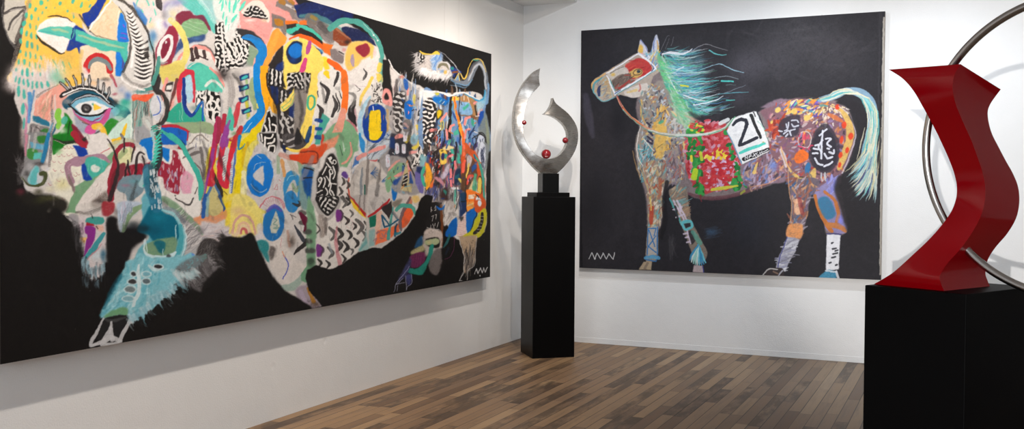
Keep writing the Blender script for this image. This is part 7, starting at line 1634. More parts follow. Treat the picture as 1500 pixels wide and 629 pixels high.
for p, w, c in ((((440, 370), (520, 400), (600, 420), (650, 360), (690, 270), (730, 210), (770, 200), (805, 260), (830, 370), (840, 480), (830, 580)), [16, 36, 54, 62, 66, 58, 56, 52, 50, 50, 60], (134, 144, 158)),
                (((450, 390), (540, 430), (620, 440), (680, 380)), [10, 12, 14, 10], (110, 160, 200)), (((640, 380), (680, 280), (740, 215), (790, 240), (815, 330), (826, 480)), [18, 22, 22, 22, 20, 20], (190, 194, 202)),
                (((560, 380), (640, 330), (690, 240), (740, 180), (780, 190)), [16, 14, 14, 12, 10], (110, 96, 86)), (((650, 300), (700, 210), (750, 175)), [10, 12, 10], (60, 64, 76)), (((440, 440), (520, 450), (600, 465), (650, 430)), [6, 9, 10, 6], (130, 160, 186)), (((480, 420), (560, 455)), 8, (70, 120, 170))): L_(p, w, c, .85, 1.2, True, .3)
L_([(490, 380), (530, 305), (540, 390)], 7, (226, 190, 80), .95, .7, False); L_([(545, 310), (595, 375), (640, 260), (690, 165), (760, 160), (800, 210), (828, 300)], [8, 16, 10, 9, 12, 10, 6], (222, 186, 80), .92, .8); L_([(690, 168), (745, 165)], 14, (70, 160, 140), .85, 1)
P_([(770, 590), (800, 560), (808, 480), (830, 560), (850, 640), (780, 640)], (130, 180, 206), .9, 1.4, True); L_([(850, 430), (850, 540), (830, 640)], [16, 24, 30], (110, 150, 190), .85, 1, True, .2); L_([(700, 590), (760, 604), (800, 580), (812, 500)], [10, 16, 14, 10], (50, 150, 196), .95, .9)
L_([(380, 540), (440, 556), (520, 528), (600, 528), (680, 570), (760, 600)], [16, 20, 18, 16, 12, 8], (226, 224, 224), 1, .8)
# ---- signature
TL(620, 300, 5.47)
L_([(412, 555), (426, 512), (440, 552), (456, 505), (470, 548), (484, 504), (494, 540), (514, 500)], 7, (206, 204, 204), .95, .5, False)
O_(455, 570, 4, 5, (200, 198, 198))
# white edge line along the flank
TL(540, 90, 6.29)
L_([(185, -15), (230, 70), (262, 110), (292, 126)], [8, 11, 12, 6], (226, 222, 220), 1, .6)
TL()
B.finish(1.0, 5.0)
# ------------------------------------------------------------------ horse canvas
H = HORSE
P_, L_, O_, BL, D_, MZ, TL, RG, FE = H.poly, H.line, H.ell, H.blob, H.dabs, H.maze, H.tile, H.ring, H.feather
W2 = (226, 224, 226); K2 = (34, 32, 36)
TL()
# dark ground, brushed in greys
for _ in range(420):
    x, y = 845+RNG.random()*455, 15+RNG.random()*400; a_ = RNG.normal()*.8+(1.4 if RNG.random() < .5 else 0); l_ = 10+RNG.random()*34
    L_([(x, y), (x+math.cos(a_)*l_*.5+RNG.normal()*3, y+math.sin(a_)*l_*.5), (x+math.cos(a_)*l_, y+math.sin(a_)*l_)], 3+RNG.random()*9, [(58, 55, 60), (30, 28, 32), (48, 45, 50), (36, 34, 42)][int(RNG.integers(4))], .2, 2, True, .6)
for x, y, rx, ry, c, a in ((1180, 60, 130, 50, (66, 62, 66), .6), (1120, 90, 70, 40, (72, 68, 74), .5), (1090, 100, 40, 40, (84, 80, 88), .5), (1230, 90, 60, 50, (62, 58, 62), .4), (980, 30, 90, 24, (30, 29, 33), .5), (880, 120, 40, 60, (34, 34, 42), .5),
                          (1100, 330, 60, 60, (38, 40, 50), .6), (1010, 100, 60, 60, (60, 56, 62), .5), (1080, 140, 40, 26, (74, 70, 78), .5), (1140, 320, 50, 60, (34, 32, 36), .5), (1260, 330, 40, 60, (34, 31, 33), .6), (870, 300, 40, 80, (24, 23, 27), .6), (905, 180, 20, 50, (26, 25, 30), .7)):
    BL(x, y, rx, ry, c, a, .25)
for _ in range(60):
    x, y = 1040+RNG.random()*230, 30+RNG.random()*90; a_ = -.5+RNG.normal()*.5; l_ = 8+RNG.random()*24
    L_([(x, y), (x+math.cos(a_)*l_, y+math.sin(a_)*l_)], 1.5+RNG.random()*4, (96, 92, 96), .14, 1.5, False, .6)
L_([(858, 140), (862, 170), (868, 200)], [8, 12, 6], (96, 92, 112), .35, 3, True, .3)
L_([(851, 50), (850, 200), (852, 390)], 2.5, (22, 21, 25), .7); L_([(1290, 20), (1288, 220), (1288, 400)], [5, 5, 4], (70, 68, 72), .35, 1.5, True, .4)
# body ground
P_([(932, 150), (950, 118), (968, 96), (985, 130), (1000, 160), (1010, 182), (1060, 180), (1108, 166), (1130, 152), (1160, 145), (1190, 148), (1220, 146), (1242, 160), (1250, 190), (1248, 220), (1238, 248), (1226, 262),
    (1234, 290), (1240, 338), (1212, 346), (1206, 320), (1194, 290), (1180, 282), (1174, 345), (1156, 350), (1160, 300), (1156, 262), (1120, 274), (1080, 286), (1030, 292), (1006, 284), (984, 270), (972, 290), (970, 330), (950, 336), (946, 290), (938, 260), (930, 220), (936, 190)], (126, 112, 112), 1, 1.2, True, .1)
# ---- head
TL(850, 40, 5.243)
P_([(88, 430), (110, 400), (180, 350), (280, 290), (360, 240), (440, 195), (520, 190), (600, 210), (620, 320), (560, 380), (530, 470), (490, 520), (420, 540), (350, 530), (290, 520), (220, 560), (170, 572), (130, 540), (95, 490)], (176, 160, 146), 1, .8, True)
P_([(440, 190), (455, 120), (464, 92), (490, 130), (515, 170), (505, 220), (470, 215)], (200, 196, 204), 1, .6, True); P_([(445, 185), (458, 130), (480, 150), (475, 200)], (222, 176, 80), .95, .8, True); L_([(464, 95), (495, 140), (512, 180)], 6, (110, 120, 180), .8); L_([(470, 200), (500, 210)], 12, (230, 160, 150), .7)
P_([(545, 180), (560, 110), (580, 55), (605, 110), (600, 190), (570, 220)], (196, 198, 212), 1, .6, True); L_([(590, 100), (596, 150), (585, 190)], [6, 14, 8], (206, 160, 90), .9, .7); L_([(575, 80), (560, 150), (565, 200)], [5, 10, 6], (90, 110, 170), .8, .7)
D_([(500, 200), (600, 190), (640, 280), (600, 330), (540, 260)], 40, 50, 9, 75, [(110, 140, 190), (222, 190, 90), (206, 210, 220), (130, 180, 190)], 30, .85)
P_([(340, 300), (380, 270), (440, 235), (500, 250), (545, 300), (545, 330), (500, 370), (430, 390), (400, 400), (372, 350)], (184, 56, 54), 1, .8, True, .15)
D_([(360, 290), (460, 240), (540, 310), (440, 390)], 26, 60, 12, 10, [(206, 80, 70), (160, 40, 44), (196, 70, 60)], 20, .7, True, .6, .3)
P_([(372, 350), (410, 320), (460, 318), (480, 345), (450, 380), (400, 390)], (200, 160, 90), 1, .7, True, .2); RG(438, 345, 34, 22, 6, (60, 50, 50), -15, .8); O_(445, 340, 14, 12, (50, 60, 70)); BL(425, 350, 20, 14, (220, 190, 120), .7)
P_([(240, 410), (290, 370), (370, 350), (400, 400), (420, 410), (330, 460), (280, 490), (250, 440)], (106, 90, 82), 1, 1, True, .3)
D_([(240, 400), (370, 360), (410, 410), (290, 480)], 26, 46, 9, 40, [(150, 130, 120), (80, 66, 62), (176, 70, 60)], 25, .75, True, .6, .3); L_([(300, 470), (340, 440), (380, 410)], 14, (176, 60, 56), .8, .8)
P_([(210, 350), (260, 320), (340, 300), (370, 350), (300, 360), (240, 400)], (200, 190, 180), .9, 1, True, .15); BL(250, 360, 26, 20, (222, 176, 70), .9, .2); L_([(230, 350), (290, 320), (330, 300)], 5, (60, 56, 60), .7)
P_([(150, 400), (200, 380), (240, 470), (260, 520), (190, 540), (150, 500)], (176, 156, 128), 1, 1, True, .3); D_([(110, 420), (200, 380), (250, 510), (170, 550)], 40, 40, 9, 60, [(206, 186, 150), (130, 130, 140), (150, 170, 180), (190, 150, 100)], 40, .75, True, .6, .3)
L_([(140, 520), (140, 480), (155, 450)], [20, 26, 10], (40, 52, 90), .9, .9); L_([(100, 500), (105, 440), (160, 385)], [10, 14, 12], (60, 150, 160), .7, .8)
L_([(88, 470), (92, 430), (130, 395), (190, 355), (260, 310)], [6, 10, 10, 9, 6], (222, 170, 100), .9, .7); L_([(92, 480), (130, 540), (175, 568), (240, 550), (300, 520)], [6, 9, 10, 9, 6], (110, 170, 180), .8, .7)
for p, w in ((((200, 350), (290, 300), (380, 240), (445, 200)), 9), (((445, 205), (500, 240), (560, 290), (580, 320)), [12, 16, 14, 14]), (((575, 325), (500, 370), (400, 430), (330, 470), (265, 510)), 13), (((205, 370), (230, 430), (268, 515)), [10, 14, 14])): L_(p, w, (228, 226, 230), .96, .5)
L_([(580, 325), (500, 378), (400, 440), (280, 512)], 5, (50, 150, 160), .85); L_([(225, 400), (268, 490)], 6, (60, 150, 150), .8); L_([(545, 280), (565, 310), (545, 340)], 5, (30, 60, 130), .8); L_([(265, 510), (310, 480)], 6, (30, 70, 130), .8)
P_([(340, 490), (420, 450), (510, 430), (520, 470), (480, 520), (400, 540), (350, 525)], (212, 200, 190), .95, 1, True, .15); L_([(360, 500), (430, 480)], [14, 20], (222, 186, 110), .7, 1.2); L_([(455, 440), (460, 470), (450, 490)], 14, (190, 100, 90), .7, 1)
# ---- neck and chest
TL(900, 130, 4.84)
P_([(180, 60), (240, 0), (340, -60), (420, 60), (520, 200), (560, 240), (500, 330), (480, 640), (200, 640), (160, 500), (150, 360), (190, 250)], (150, 138, 128), 1, 1.2, True, .1)
D_([(190, 40), (300, -20), (480, 180), (500, 330), (480, 640), (200, 640), (190, 380)], 520, 22, 12, 70, [(66, 60, 72), (84, 76, 84), (206, 196, 176), (222, 186, 110), (176, 110, 90), (120, 130, 140), (90, 84, 100), (196, 200, 206), (120, 150, 150), (160, 120, 90)], 45, .8, True, .6, .3)
D_([(180, 380), (260, 400), (300, 630), (190, 630), (170, 480)], 110, 46, 8, 80, [(60, 150, 160), (90, 170, 180), (190, 206, 210), (70, 80, 90), (130, 140, 150)], 30, .8, True, .6, .3)
D_([(300, 150), (370, 140), (400, 330), (340, 490), (280, 440), (280, 320)], 60, 44, 15, 70, [(222, 176, 90), (228, 190, 110), (210, 160, 80)], 40, .9, True, .6, .2)
P_([(310, 250), (370, 230), (370, 340), (340, 490), (305, 480), (285, 400), (290, 330)], (222, 178, 92), .85, 1.2, True, .25); L_([(300, 420), (340, 390)], 6, (130, 110, 70), .7)
for p in (((235, 340), (270, 370)), ((230, 370), (262, 390)), ((245, 300), (270, 330)), ((230, 240), (250, 260))): L_(p, 14, (50, 46, 66), .9, .8)
L_([(210, 360), (250, 410), (280, 440)], 9, (222, 214, 200), .8); L_([(320, 240), (340, 230)], 20, (70, 160, 130), .8); L_([(190, 80), (190, 180), (215, 240)], [8, 16, 10], (222, 180, 100), .8, 1)
L_([(185, 260), (160, 380), (165, 480), (205, 560), (225, 640)], [5, 7, 7, 7, 6], (222, 214, 206), .85, .7); L_([(130, 440), (145, 520), (185, 640)], [6, 8, 6], (180, 140, 90), .7, 1.2); L_([(175, 80), (195, 160), (185, 250)], 5, (60, 130, 150), .7)
L_([(490, 380), (500, 440), (488, 480)], [14, 20, 10], (226, 190, 120), .9, 1); L_([(470, 400), (475, 480)], 20, (160, 70, 50), .7, 1.4, True, .3)
D_([(380, 200), (520, 220), (500, 350), (400, 340)], 50, 50, 12, 70, [(190, 186, 190), (150, 146, 160), (206, 200, 190)], 25, .7, True, .8, .3)
D_([(400, 430), (500, 450), (490, 640), (360, 640)], 70, 70, 12, 80, [(120, 110, 130), (150, 130, 130), (90, 80, 84), (170, 90, 80), (160, 156, 150)], 20, .75, True, .8, .4)
# ---- mane
TL(960, 40, 4.84)
P_([(10, 190), (80, 240), (150, 330), (220, 460), (260, 560), (340, 600), (300, 640), (180, 640), (100, 480), (40, 330)], (110, 170, 130), .95, 2.5, True, .2)
D_([(20, 200), (120, 260), (240, 480), (320, 600), (200, 640), (110, 500)], 90, 70, 12, -50, [(90, 200, 120), (150, 190, 160), (70, 170, 150), (190, 206, 190), (120, 190, 110)], 14, .75, True, .8, .3)
P_([(60, 180), (200, 170), (300, 180), (350, 260), (350, 400), (320, 540), (280, 600), (200, 480), (120, 330)], (70, 130, 140), .45, 9, True, .4)
for i in range(380):
    t = RNG.random(); x0_ = 50+230*t*t+RNG.random()*110; y0_ = 175+430*t+RNG.normal()*14; l_ = (70+190*RNG.random()**1.5)*(1.1-.5*abs(t-.35)); up = 22*RNG.normal()-10*(1-2*t)
    c = [(70, 180, 176), (120, 200, 196), (196, 210, 216), (60, 150, 170), (70, 130, 180), (222, 224, 226), (90, 190, 140), (130, 126, 134), (64, 110, 130)][int(RNG.integers(9))]
    L_([(x0_, y0_), (x0_+l_*.5, y0_+10-up*.8), (x0_+l_, y0_-8-up+RNG.normal()*8)], [4, 5.5, 1.2], c, .62, .7, True, .25)
for p, w, c in ((((50, 190), (110, 180), (200, 186), (260, 150)), [10, 16, 14, 4], (226, 224, 228)), (((240, 180), (340, 120), (430, 140), (510, 165)), [4, 4, 4, 2], (140, 138, 142)), (((320, 300), (440, 262), (510, 280), (560, 306), (625, 318)), [4, 5, 6, 6, 4], (150, 190, 206)), (((470, 380), (550, 384)), [14, 10], (80, 200, 190)),
                (((200, 380), (340, 384), (450, 376)), [6, 8, 4], (90, 190, 186)), (((270, 550), (380, 530), (480, 490)), [8, 9, 4], (226, 226, 230)), (((200, 480), (280, 510), (350, 520)), [8, 9, 5], (222, 224, 226)), (((440, 475), (540, 465), (660, 458)), [5, 7, 3], (90, 150, 160)), (((500, 515), (560, 518)), [9, 6], (80, 180, 170)), (((480, 470), (560, 440), (640, 410)), [4, 4, 2], (120, 130, 140)),
                (((420, 360), (500, 346), (590, 368)), [4, 5, 4], (130, 140, 146)), (((380, 165), (440, 190), (500, 195)), [8, 7, 4], (100, 190, 190)), (((500, 408), (570, 408)), [5, 3], (90, 110, 110)), (((80, 320), (130, 420), (160, 470)), [6, 10, 5], (214, 220, 214)), (((180, 410), (230, 420)), 12, (214, 206, 60)), (((150, 300), (200, 280)), 10, (196, 206, 216)),
                (((40, 160), (80, 70), (100, 60)), [3, 3, 2], (110, 108, 114)), (((110, 130), (130, 70)), 3, (110, 108, 114)), (((70, 150), (100, 80)), 3, (100, 98, 104))): L_(p, w, c, .88, .6)
TL(900, 130, 4.84)
D_([(400, 120), (480, 140), (560, 230), (520, 280), (440, 220)], 50, 60, 14, -45, [(150, 190, 150), (190, 200, 180), (130, 176, 140), (170, 190, 150)], 14, .75, True, .8, .3)
L_([(500, 190), (560, 215), (615, 235)], [14, 20, 6], (200, 160, 140), .9, 1.2, True, .2); L_([(410, 160), (440, 190)], 12, (226, 190, 140), .8)
P_([(520, 160), (640, 190), (740, 120), (740, 215), (660, 240), (600, 235)], (52, 49, 54), .75, 2, True, .3)
# ---- blanket of flowers
TL(990, 150, 4.193)
P_([(90, 130), (180, 125), (270, 120), (320, 150), (400, 380), (440, 420), (440, 500), (330, 530), (240, 545), (170, 560), (100, 500), (60, 400), (70, 250)], (178, 64, 68), 1, 1, True, .1)
D_([(80, 130), (270, 120), (330, 180), (410, 400), (400, 500), (200, 545), (100, 500), (60, 390)], 340, 20, 17, 30, [(186, 50, 58), (204, 76, 84), (160, 40, 50), (200, 110, 120), (196, 150, 170), (190, 60, 60), (206, 130, 140)], 60, .9)
D_([(70, 170), (150, 130), (170, 300), (150, 420), (170, 560), (130, 540), (90, 400), (65, 300)], 66, 26, 22, 70, [(40, 128, 56), (60, 150, 70), (30, 100, 46)], 40, .95)
D_([(300, 180), (330, 250), (370, 380), (440, 420), (440, 500), (350, 540), (320, 470), (380, 460), (340, 330)], 52, 26, 22, 60, [(40, 132, 60), (60, 150, 76), (30, 104, 50)], 40, .95)
D_([(90, 130), (170, 130), (150, 190), (100, 190)], 14, 18, 16, 30, [(206, 196, 60), (60, 140, 60), (196, 70, 60)], 50, .95)
D_([(180, 290), (310, 300), (300, 350), (200, 350)], 16, 26, 20, 20, [(224, 196, 60), (230, 206, 90)], 40, .97); O_(275, 335, 30, 18, (226, 194, 50), 10, .9, .8, .2)
D_([(180, 340), (340, 330), (330, 500), (190, 500)], 46, 18, 14, 30, [(206, 170, 200), (222, 200, 216), (186, 150, 180)], 60, .9)
D_([(180, 320), (320, 300), (330, 500), (200, 520)], 60, 22, 17, 30, [(186, 44, 54), (196, 56, 60)], 60, .95)
L_([(120, 420), (112, 460)], [34, 40], (176, 200, 50), 1, .8); L_([(220, 535), (300, 525), (380, 512)], [18, 20, 10], (196, 196, 66), .95, .8); L_([(95, 330), (96, 360)], 16, (226, 200, 60), .95); L_([(150, 310), (160, 350)], 20, (196, 196, 60), .9)
L_([(70, 560), (200, 590), (340, 575), (450, 540), (560, 500), (640, 460)], [16, 24, 24, 22, 18, 14], (100, 60, 66), .85, 1.6, True, .3); L_([(150, 570), (155, 610)], [10, 5], (130, 44, 50), .8, 1)
# belly right of the number
P_([(400, 380), (580, 290), (600, 60), (520, 30), (700, 0), (700, 440), (560, 500), (440, 520)], (130, 108, 120), 1, 1.2, True, .1)
D_([(420, 400), (580, 300), (640, 200), (660, 440), (560, 500), (440, 520)], 220, 34, 12, 60, [(150, 130, 160), (120, 90, 100), (100, 130, 190), (190, 150, 120), (70, 60, 70), (176, 160, 180), (150, 80, 80)], 35, .8, True, .7, .35)
BL(600, 390, 44, 50, (110, 136, 200), .85, .2); L_([(480, 430), (500, 370)], [22, 8], (222, 186, 110), .95, .9); L_([(400, 560), (420, 545)], 14, (150, 160, 60), .8); L_([(450, 520), (560, 500), (640, 455)], [4, 6, 8], (206, 140, 100), .8, .8)
# number cloth
TL(1040, 150, 6.29)
P_([(150, 262), (220, 140), (400, 82), (430, 85), (490, 200), (552, 430), (540, 450), (300, 572), (280, 540)], (226, 224, 222), 1, .5)
D_([(170, 260), (400, 100), (530, 420), (310, 550)], 40, 60, 20, 20, [(216, 214, 214), (234, 232, 230)], 30, .6, True, 1)
L_([(148, 262), (215, 390), (288, 560)], [7, 10, 10], (70, 130, 160), .85, .7); L_([(430, 85), (480, 190), (560, 420)], [14, 12, 8], (46, 48, 54), .92, .7, True, .2); L_([(440, 170), (500, 250), (560, 400)], [6, 12, 12], (150, 190, 170), .8, 1); L_([(300, 572), (420, 520), (545, 455)], 6, (90, 80, 84), .8)
L_([(212, 208), (240, 175), (290, 155), (330, 165), (338, 200), (318, 270), (290, 335), (270, 395), (350, 365), (432, 325)], [22, 28, 32, 32, 32, 30, 30, 30, 30, 24], (46, 47, 56), 1, .5, False, .08)
L_([(378, 118), (410, 200), (465, 322)], [30, 30, 28], (46, 45, 46), 1, .5, False, .08); L_([(400, 90), (415, 130)], 12, (60, 56, 56), .8)
L_([(275, 468), (360, 430), (500, 380)], [22, 30, 24], (84, 196, 180), 1, .6); BL(490, 365, 16, 12, (170, 150, 70), .9)
L_([(310, 525), (400, 485), (538, 430)], [36, 44, 26], (40, 36, 38), 1, .6, False)
for p in (((322, 530), (326, 500), (345, 520), (348, 492)), ((360, 515), (368, 480), (380, 478)), ((362, 498), (382, 492)), ((392, 500), (418, 470)), ((396, 470), (416, 496)), ((436, 462), (424, 470), (432, 488), (446, 480)), ((456, 454), (462, 478)), ((456, 468), (474, 460)), ((476, 446), (482, 468)), ((490, 455), (530, 436))): L_(p, 7, (222, 220, 220), .95, .4, False)
# ---- rein
TL(900, 130, 4.84)
L_([(20, 55), (45, 110), (90, 175), (160, 235), (240, 285), (330, 318), (440, 330), (560, 330), (660, 315), (740, 285)], [10, 16, 18, 20, 20, 20, 18, 17, 16, 14], (206, 150, 120), 1, .5)
L_([(60, 130), (120, 205), (200, 262)], [8, 12, 8], (196, 100, 60), .85, .6); L_([(240, 290), (350, 318), (480, 330), (600, 326), (720, 298)], [8, 10, 10, 10, 8], (196, 206, 196), .95, .5); L_([(60, 150), (140, 228), (240, 296), (360, 330), (480, 340), (600, 338), (740, 300)], 5, (70, 160, 150), .8, .5); L_([(20, 50), (60, 140)], 6, (150, 50, 60), .8)
TL(990, 150, 4.193)
L_([(0, 200), (130, 200), (230, 185), (300, 155), (350, 100)], [14, 14, 14, 13, 10], (200, 206, 196), .95, .5); L_([(200, 196), (300, 160), (345, 110), (365, 85)], 6, (80, 160, 110), .85, .5); L_([(270, 130), (320, 105)], 24, (222, 222, 220), .9, .8)
# ---- rump
TL(1100, 120, 4.195)
P_([(60, 180), (130, 150), (250, 105), (360, 105), (440, 130), (500, 130), (560, 150), (620, 230), (640, 320), (620, 440), (560, 560), (520, 640), (240, 640), (210, 520), (120, 440), (100, 260)], (128, 92, 100), 1, 1.2, True, .1)
D_([(100, 200), (250, 110), (440, 130), (560, 170), (610, 300), (560, 540), (420, 620), (240, 600), (120, 420)], 420, 26, 13, 40, [(60, 50, 62), (206, 120, 60), (150, 90, 110), (120, 80, 110), (170, 110, 110), (110, 90, 100), (206, 160, 150), (80, 56, 66), (186, 66, 50), (150, 130, 170), (206, 140, 90), (100, 110, 150), (196, 180, 176)], 60, .75, True, .7, .3)
D_([(200, 130), (330, 105), (470, 130), (440, 210), (300, 200), (220, 190)], 70, 40, 13, 25, [(226, 176, 90), (120, 90, 180), (226, 140, 60), (90, 70, 150), (222, 206, 160), (70, 150, 150)], 25, .9)
for x, y, r in ((345, 222, 22), (265, 180, 20), (165, 172, 20), (355, 160, 14), (130, 248, 14)): O_(x, y, r, r*.8, (226, 190, 100), -30, .95, .8)
D_([(110, 250), (200, 220), (190, 300), (130, 330)], 30, 44, 15, 55, [(176, 60, 40), (196, 80, 50), (140, 50, 44)], 25, .85)
BL(440, 165, 80, 46, (130, 100, 80), .5)
for _ in range(54):
    a_ = -1.6+RNG.random()*2.9+1.6; r_ = 25+RNG.random()*120; x, y = 470+math.cos(a_)*r_, 130+abs(math.sin(a_))*r_; L_([(x, y), (x+math.cos(a_)*14, y+abs(math.sin(a_))*16)], [10, 6], [(226, 206, 170), (222, 190, 130), (216, 200, 190)][int(RNG.integers(3))], .92, .5, False)
P_([(190, 230), (290, 200), (300, 260), (280, 330), (200, 340), (170, 300)], (54, 50, 60), .92, 1.5, True, .15)
for p in (((215, 260), (220, 280)), ((230, 250), (225, 290), (205, 300)), ((250, 240), (280, 235), (290, 250)), ((250, 260), (262, 275), (290, 270)), ((200, 320), (230, 300), (240, 320)), ((245, 330), (240, 300), (270, 290)), ((210, 335), (225, 320)), ((170, 300), (190, 305))): L_(p, 9, (196, 196, 206), .92, .5)
L_([(400, 330), (440, 280), (470, 285), (520, 370), (520, 470), (470, 540), (410, 520), (370, 450), (390, 360)], 40, (50, 47, 56), .8, 2); P_([(400, 320), (460, 290), (500, 320), (525, 400), (520, 480), (470, 545), (410, 525), (370, 440)], (46, 43, 52), .95, 1.5, True)
for p in (((440, 300), (436, 370), (432, 470)), ((420, 330), (465, 290)), ((440, 360), (415, 400), (435, 430)), ((460, 350), (490, 350), (470, 380), (490, 400)), ((450, 440), (470, 470), (500, 460)), ((480, 430), (505, 440), (510, 420)), ((390, 470), (410, 500), (440, 510)), ((450, 520), (490, 500), (500, 490)), ((380, 440), (410, 440)), ((385, 410), (410, 415)), ((395, 390), (415, 385)), ((470, 410), (480, 412))): L_(p, 12, (212, 212, 220), .95, .5)
L_([(300, 400), (290, 360), (310, 310), (350, 310), (370, 350), (350, 400), (310, 395)], 6, (206, 190, 186), .85, .6); L_([(325, 310), (325, 370)], 14, (230, 160, 80), .9); D_([(290, 330), (370, 330), (370, 420), (290, 420)], 14, 30, 9, 60, [(206, 60, 90), (190, 80, 110)], 40, .8)
P_([(270, 450), (310, 415), (350, 440), (350, 475), (300, 500), (270, 490)], (224, 106, 40), 1, 1, True, .2); L_([(480, 200), (520, 220), (560, 245)], [20, 26, 14], (206, 110, 60), .85, 1)
P_([(530, 150), (580, 180), (625, 260), (632, 340), (600, 440), (550, 540), (530, 520), (560, 420), (585, 330), (575, 240)], (216, 176, 96), .95, 1, True, .15)
for x, y, rx, ry in ((612, 335, 14, 22), (590, 420, 12, 20), (557, 355, 11, 24), (573, 265, 14, 22), (550, 450, 12, 20), (545, 510, 10, 18), (530, 155, 14, 16)): O_(x, y, rx, ry, (216, 66, 36), 10, .97, .7)
L_([(540, 150), (600, 200), (636, 280), (640, 350), (600, 470), (560, 560)], [6, 7, 8, 9, 9, 8], (206, 200, 206), .8, .8, True, .3); L_([(600, 200), (650, 300), (650, 380), (610, 480)], 8, (50, 46, 50), .8, 1)
P_([(230, 520), (270, 560), (330, 590), (390, 530), (400, 560), (390, 610), (330, 610), (260, 590)], (216, 180, 100), .95, 1, True, .2); O_(348, 530, 18, 34, (40, 110, 160), 10, .9, 1, .2); L_([(300, 585), (350, 590)], 9, (60, 50, 46), .8)
L_([(185, 420), (205, 470), (215, 520)], [20, 26, 14], (206, 190, 190), .9, .8); L_([(190, 440), (215, 500)], 5, (90, 110, 170), .8); L_([(185, 400), (200, 460), (240, 540)], 9, (220, 170, 110), .8, .7)
BL(500, 610, 50, 50, (140, 140, 210), .8, .2); L_([(430, 560), (436, 610)], 9, (190, 200, 206), .8); L_([(455, 560), (458, 610)], 9, (190, 200, 206), .8)
L_([(140, 160), (240, 110), (340, 92), (430, 110)], 5, (110, 90, 84), .6, 1.2, True, .4)
# tail
L_([(420, 115), (480, 100), (540, 65), (620, 55), (690, 80), (740, 150), (745, 260), (735, 360), (725, 460), (710, 600)], [20, 28, 36, 44, 60, 66, 62, 80, 100, 90], (130, 160, 180), .97, 1, True, .15)
P_([(520, 130), (560, 108), (620, 110), (680, 150), (712, 220), (705, 300), (680, 380), (660, 300), (630, 200), (580, 150)], (38, 34, 38), 1, 1.5, True)
for i in range(120):
    t = RNG.random(); o_ = RNG.normal()*17
    q = [(430, 112), (500, 90), (560, 62), (640, 62), (706, 100), (748, 180), (752, 280), (735, 380), (715, 480), (690, 600), (650, 690)]
    k = int(t*8); c = [(226, 216, 186), (120, 196, 196), (216, 212, 196), (226, 214, 180), (160, 190, 206), (222, 206, 160), (80, 170, 170)][int(RNG.integers(7))]
    L_([(q[k+j][0]+o_*(0.5+.13*(k+j)), q[k+j][1]+o_*.5*(k+j < 4)) for j in range(3)], [4, 9, 3], c, .8, .6, True, .25)
TL(1120, 220, 3.144)
for i in range(150):
    x, y = 455+RNG.random()*62, -10+RNG.random()*150; l_ = 50+RNG.random()*60; s_ = (x-520)/62*(.9+.4*RNG.random())
    L_([(x, y), (x+s_*l_*.3, y+l_*.55), (x+s_*l_*.75, y+l_)], [4, 7, 1.5], [(222, 212, 176), (110, 190, 190), (206, 206, 190), (50, 60, 110), (190, 186, 150), (150, 180, 180)][int(RNG.integers(6))], .8, .6, True, .2)
# ---- hind legs
P_([(105, 95), (150, 130), (240, 130), (250, 190), (220, 200), (205, 250), (190, 330), (170, 400), (150, 415), (100, 395), (110, 350), (130, 290), (118, 200)], (110, 96, 104), 1, 1, True, .15)
P_([(230, 190), (330, 120), (350, 110), (318, 160), (340, 220), (370, 310), (382, 370), (350, 385), (285, 370), (270, 320), (240, 250)], (140, 130, 170), 1, 1, True, .15)
D_([(110, 110), (240, 150), (200, 280), (170, 400), (110, 390), (125, 220)], 90, 40, 10, 70, [(120, 100, 130), (90, 80, 90), (60, 90, 130), (150, 90, 70), (170, 160, 170), (206, 150, 100)], 35, .75, True, .6, .3)
D_([(290, 130), (330, 130), (320, 200), (290, 190)], 20, 30, 9, 80, [(150, 150, 210), (120, 120, 190)], 20, .8)
for x, y, w, h in ((155, 235, 36, 18), (155, 280, 26, 30), (150, 260, 20, 60)): O_(x, y, w*.7, h*.6, (226, 176, 140), 0, .85, 1, .2)
P_([(112, 345), (170, 340), (172, 395), (140, 410), (100, 395)], (226, 150, 90), .9, 1.2, True, .25); L_([(160, 225), (172, 290)], 20, (140, 50, 50), .7, 1.2, True, .3)
L_([(232, 210), (250, 270), (290, 350), (310, 375)], [14, 18, 20, 14], (190, 110, 50), .95, .9, True, .1); L_([(275, 190), (320, 230), (340, 290), (330, 330)], [12, 16, 18, 12], (190, 110, 50), .9, .9); L_([(290, 345), (340, 350), (372, 372)], [24, 26, 16], (196, 120, 60), .9, 1)
P_([(245, 230), (285, 215), (318, 260), (325, 300), (290, 320), (262, 290)], (60, 116, 150), 1, 1.2, True, .2); BL(350, 320, 26, 40, (130, 130, 220), .85, .2)
L_([(108, 90), (112, 180), (125, 260), (118, 330)], [4, 5, 5, 4], (200, 150, 110), .8, .7); L_([(330, 190), (345, 250), (378, 340)], 5, (200, 140, 110), .7, .8)
P_([(350, 115), (325, 150), (322, 190), (345, 260), (384, 380), (410, 300), (420, 200)], (38, 35, 38), .9, 3, True)
P_([(105, 398), (160, 412), (140, 470), (105, 530), (95, 560), (50, 545), (70, 480)], (176, 174, 182), 1, .9, False, .1); D_([(105, 405), (155, 420), (110, 540), (60, 540)], 30, 44, 8, 10, [(206, 206, 212), (130, 128, 140), (150, 150, 170)], 14, .8, True, .5, .3); L_([(60, 540), (75, 480), (104, 400)], 5, (70, 70, 130), .8)
P_([(0, 575), (30, 545), (80, 545), (85, 580), (40, 585)], (60, 52, 52), 1, 1, True); L_([(-10, 578), (20, 548), (60, 550)], [5, 7, 5], (206, 200, 196), .85); L_([(40, 560), (60, 570)], 8, (150, 120, 100), .7); L_([(60, 585), (82, 555)], 6, (190, 190, 200), .8)
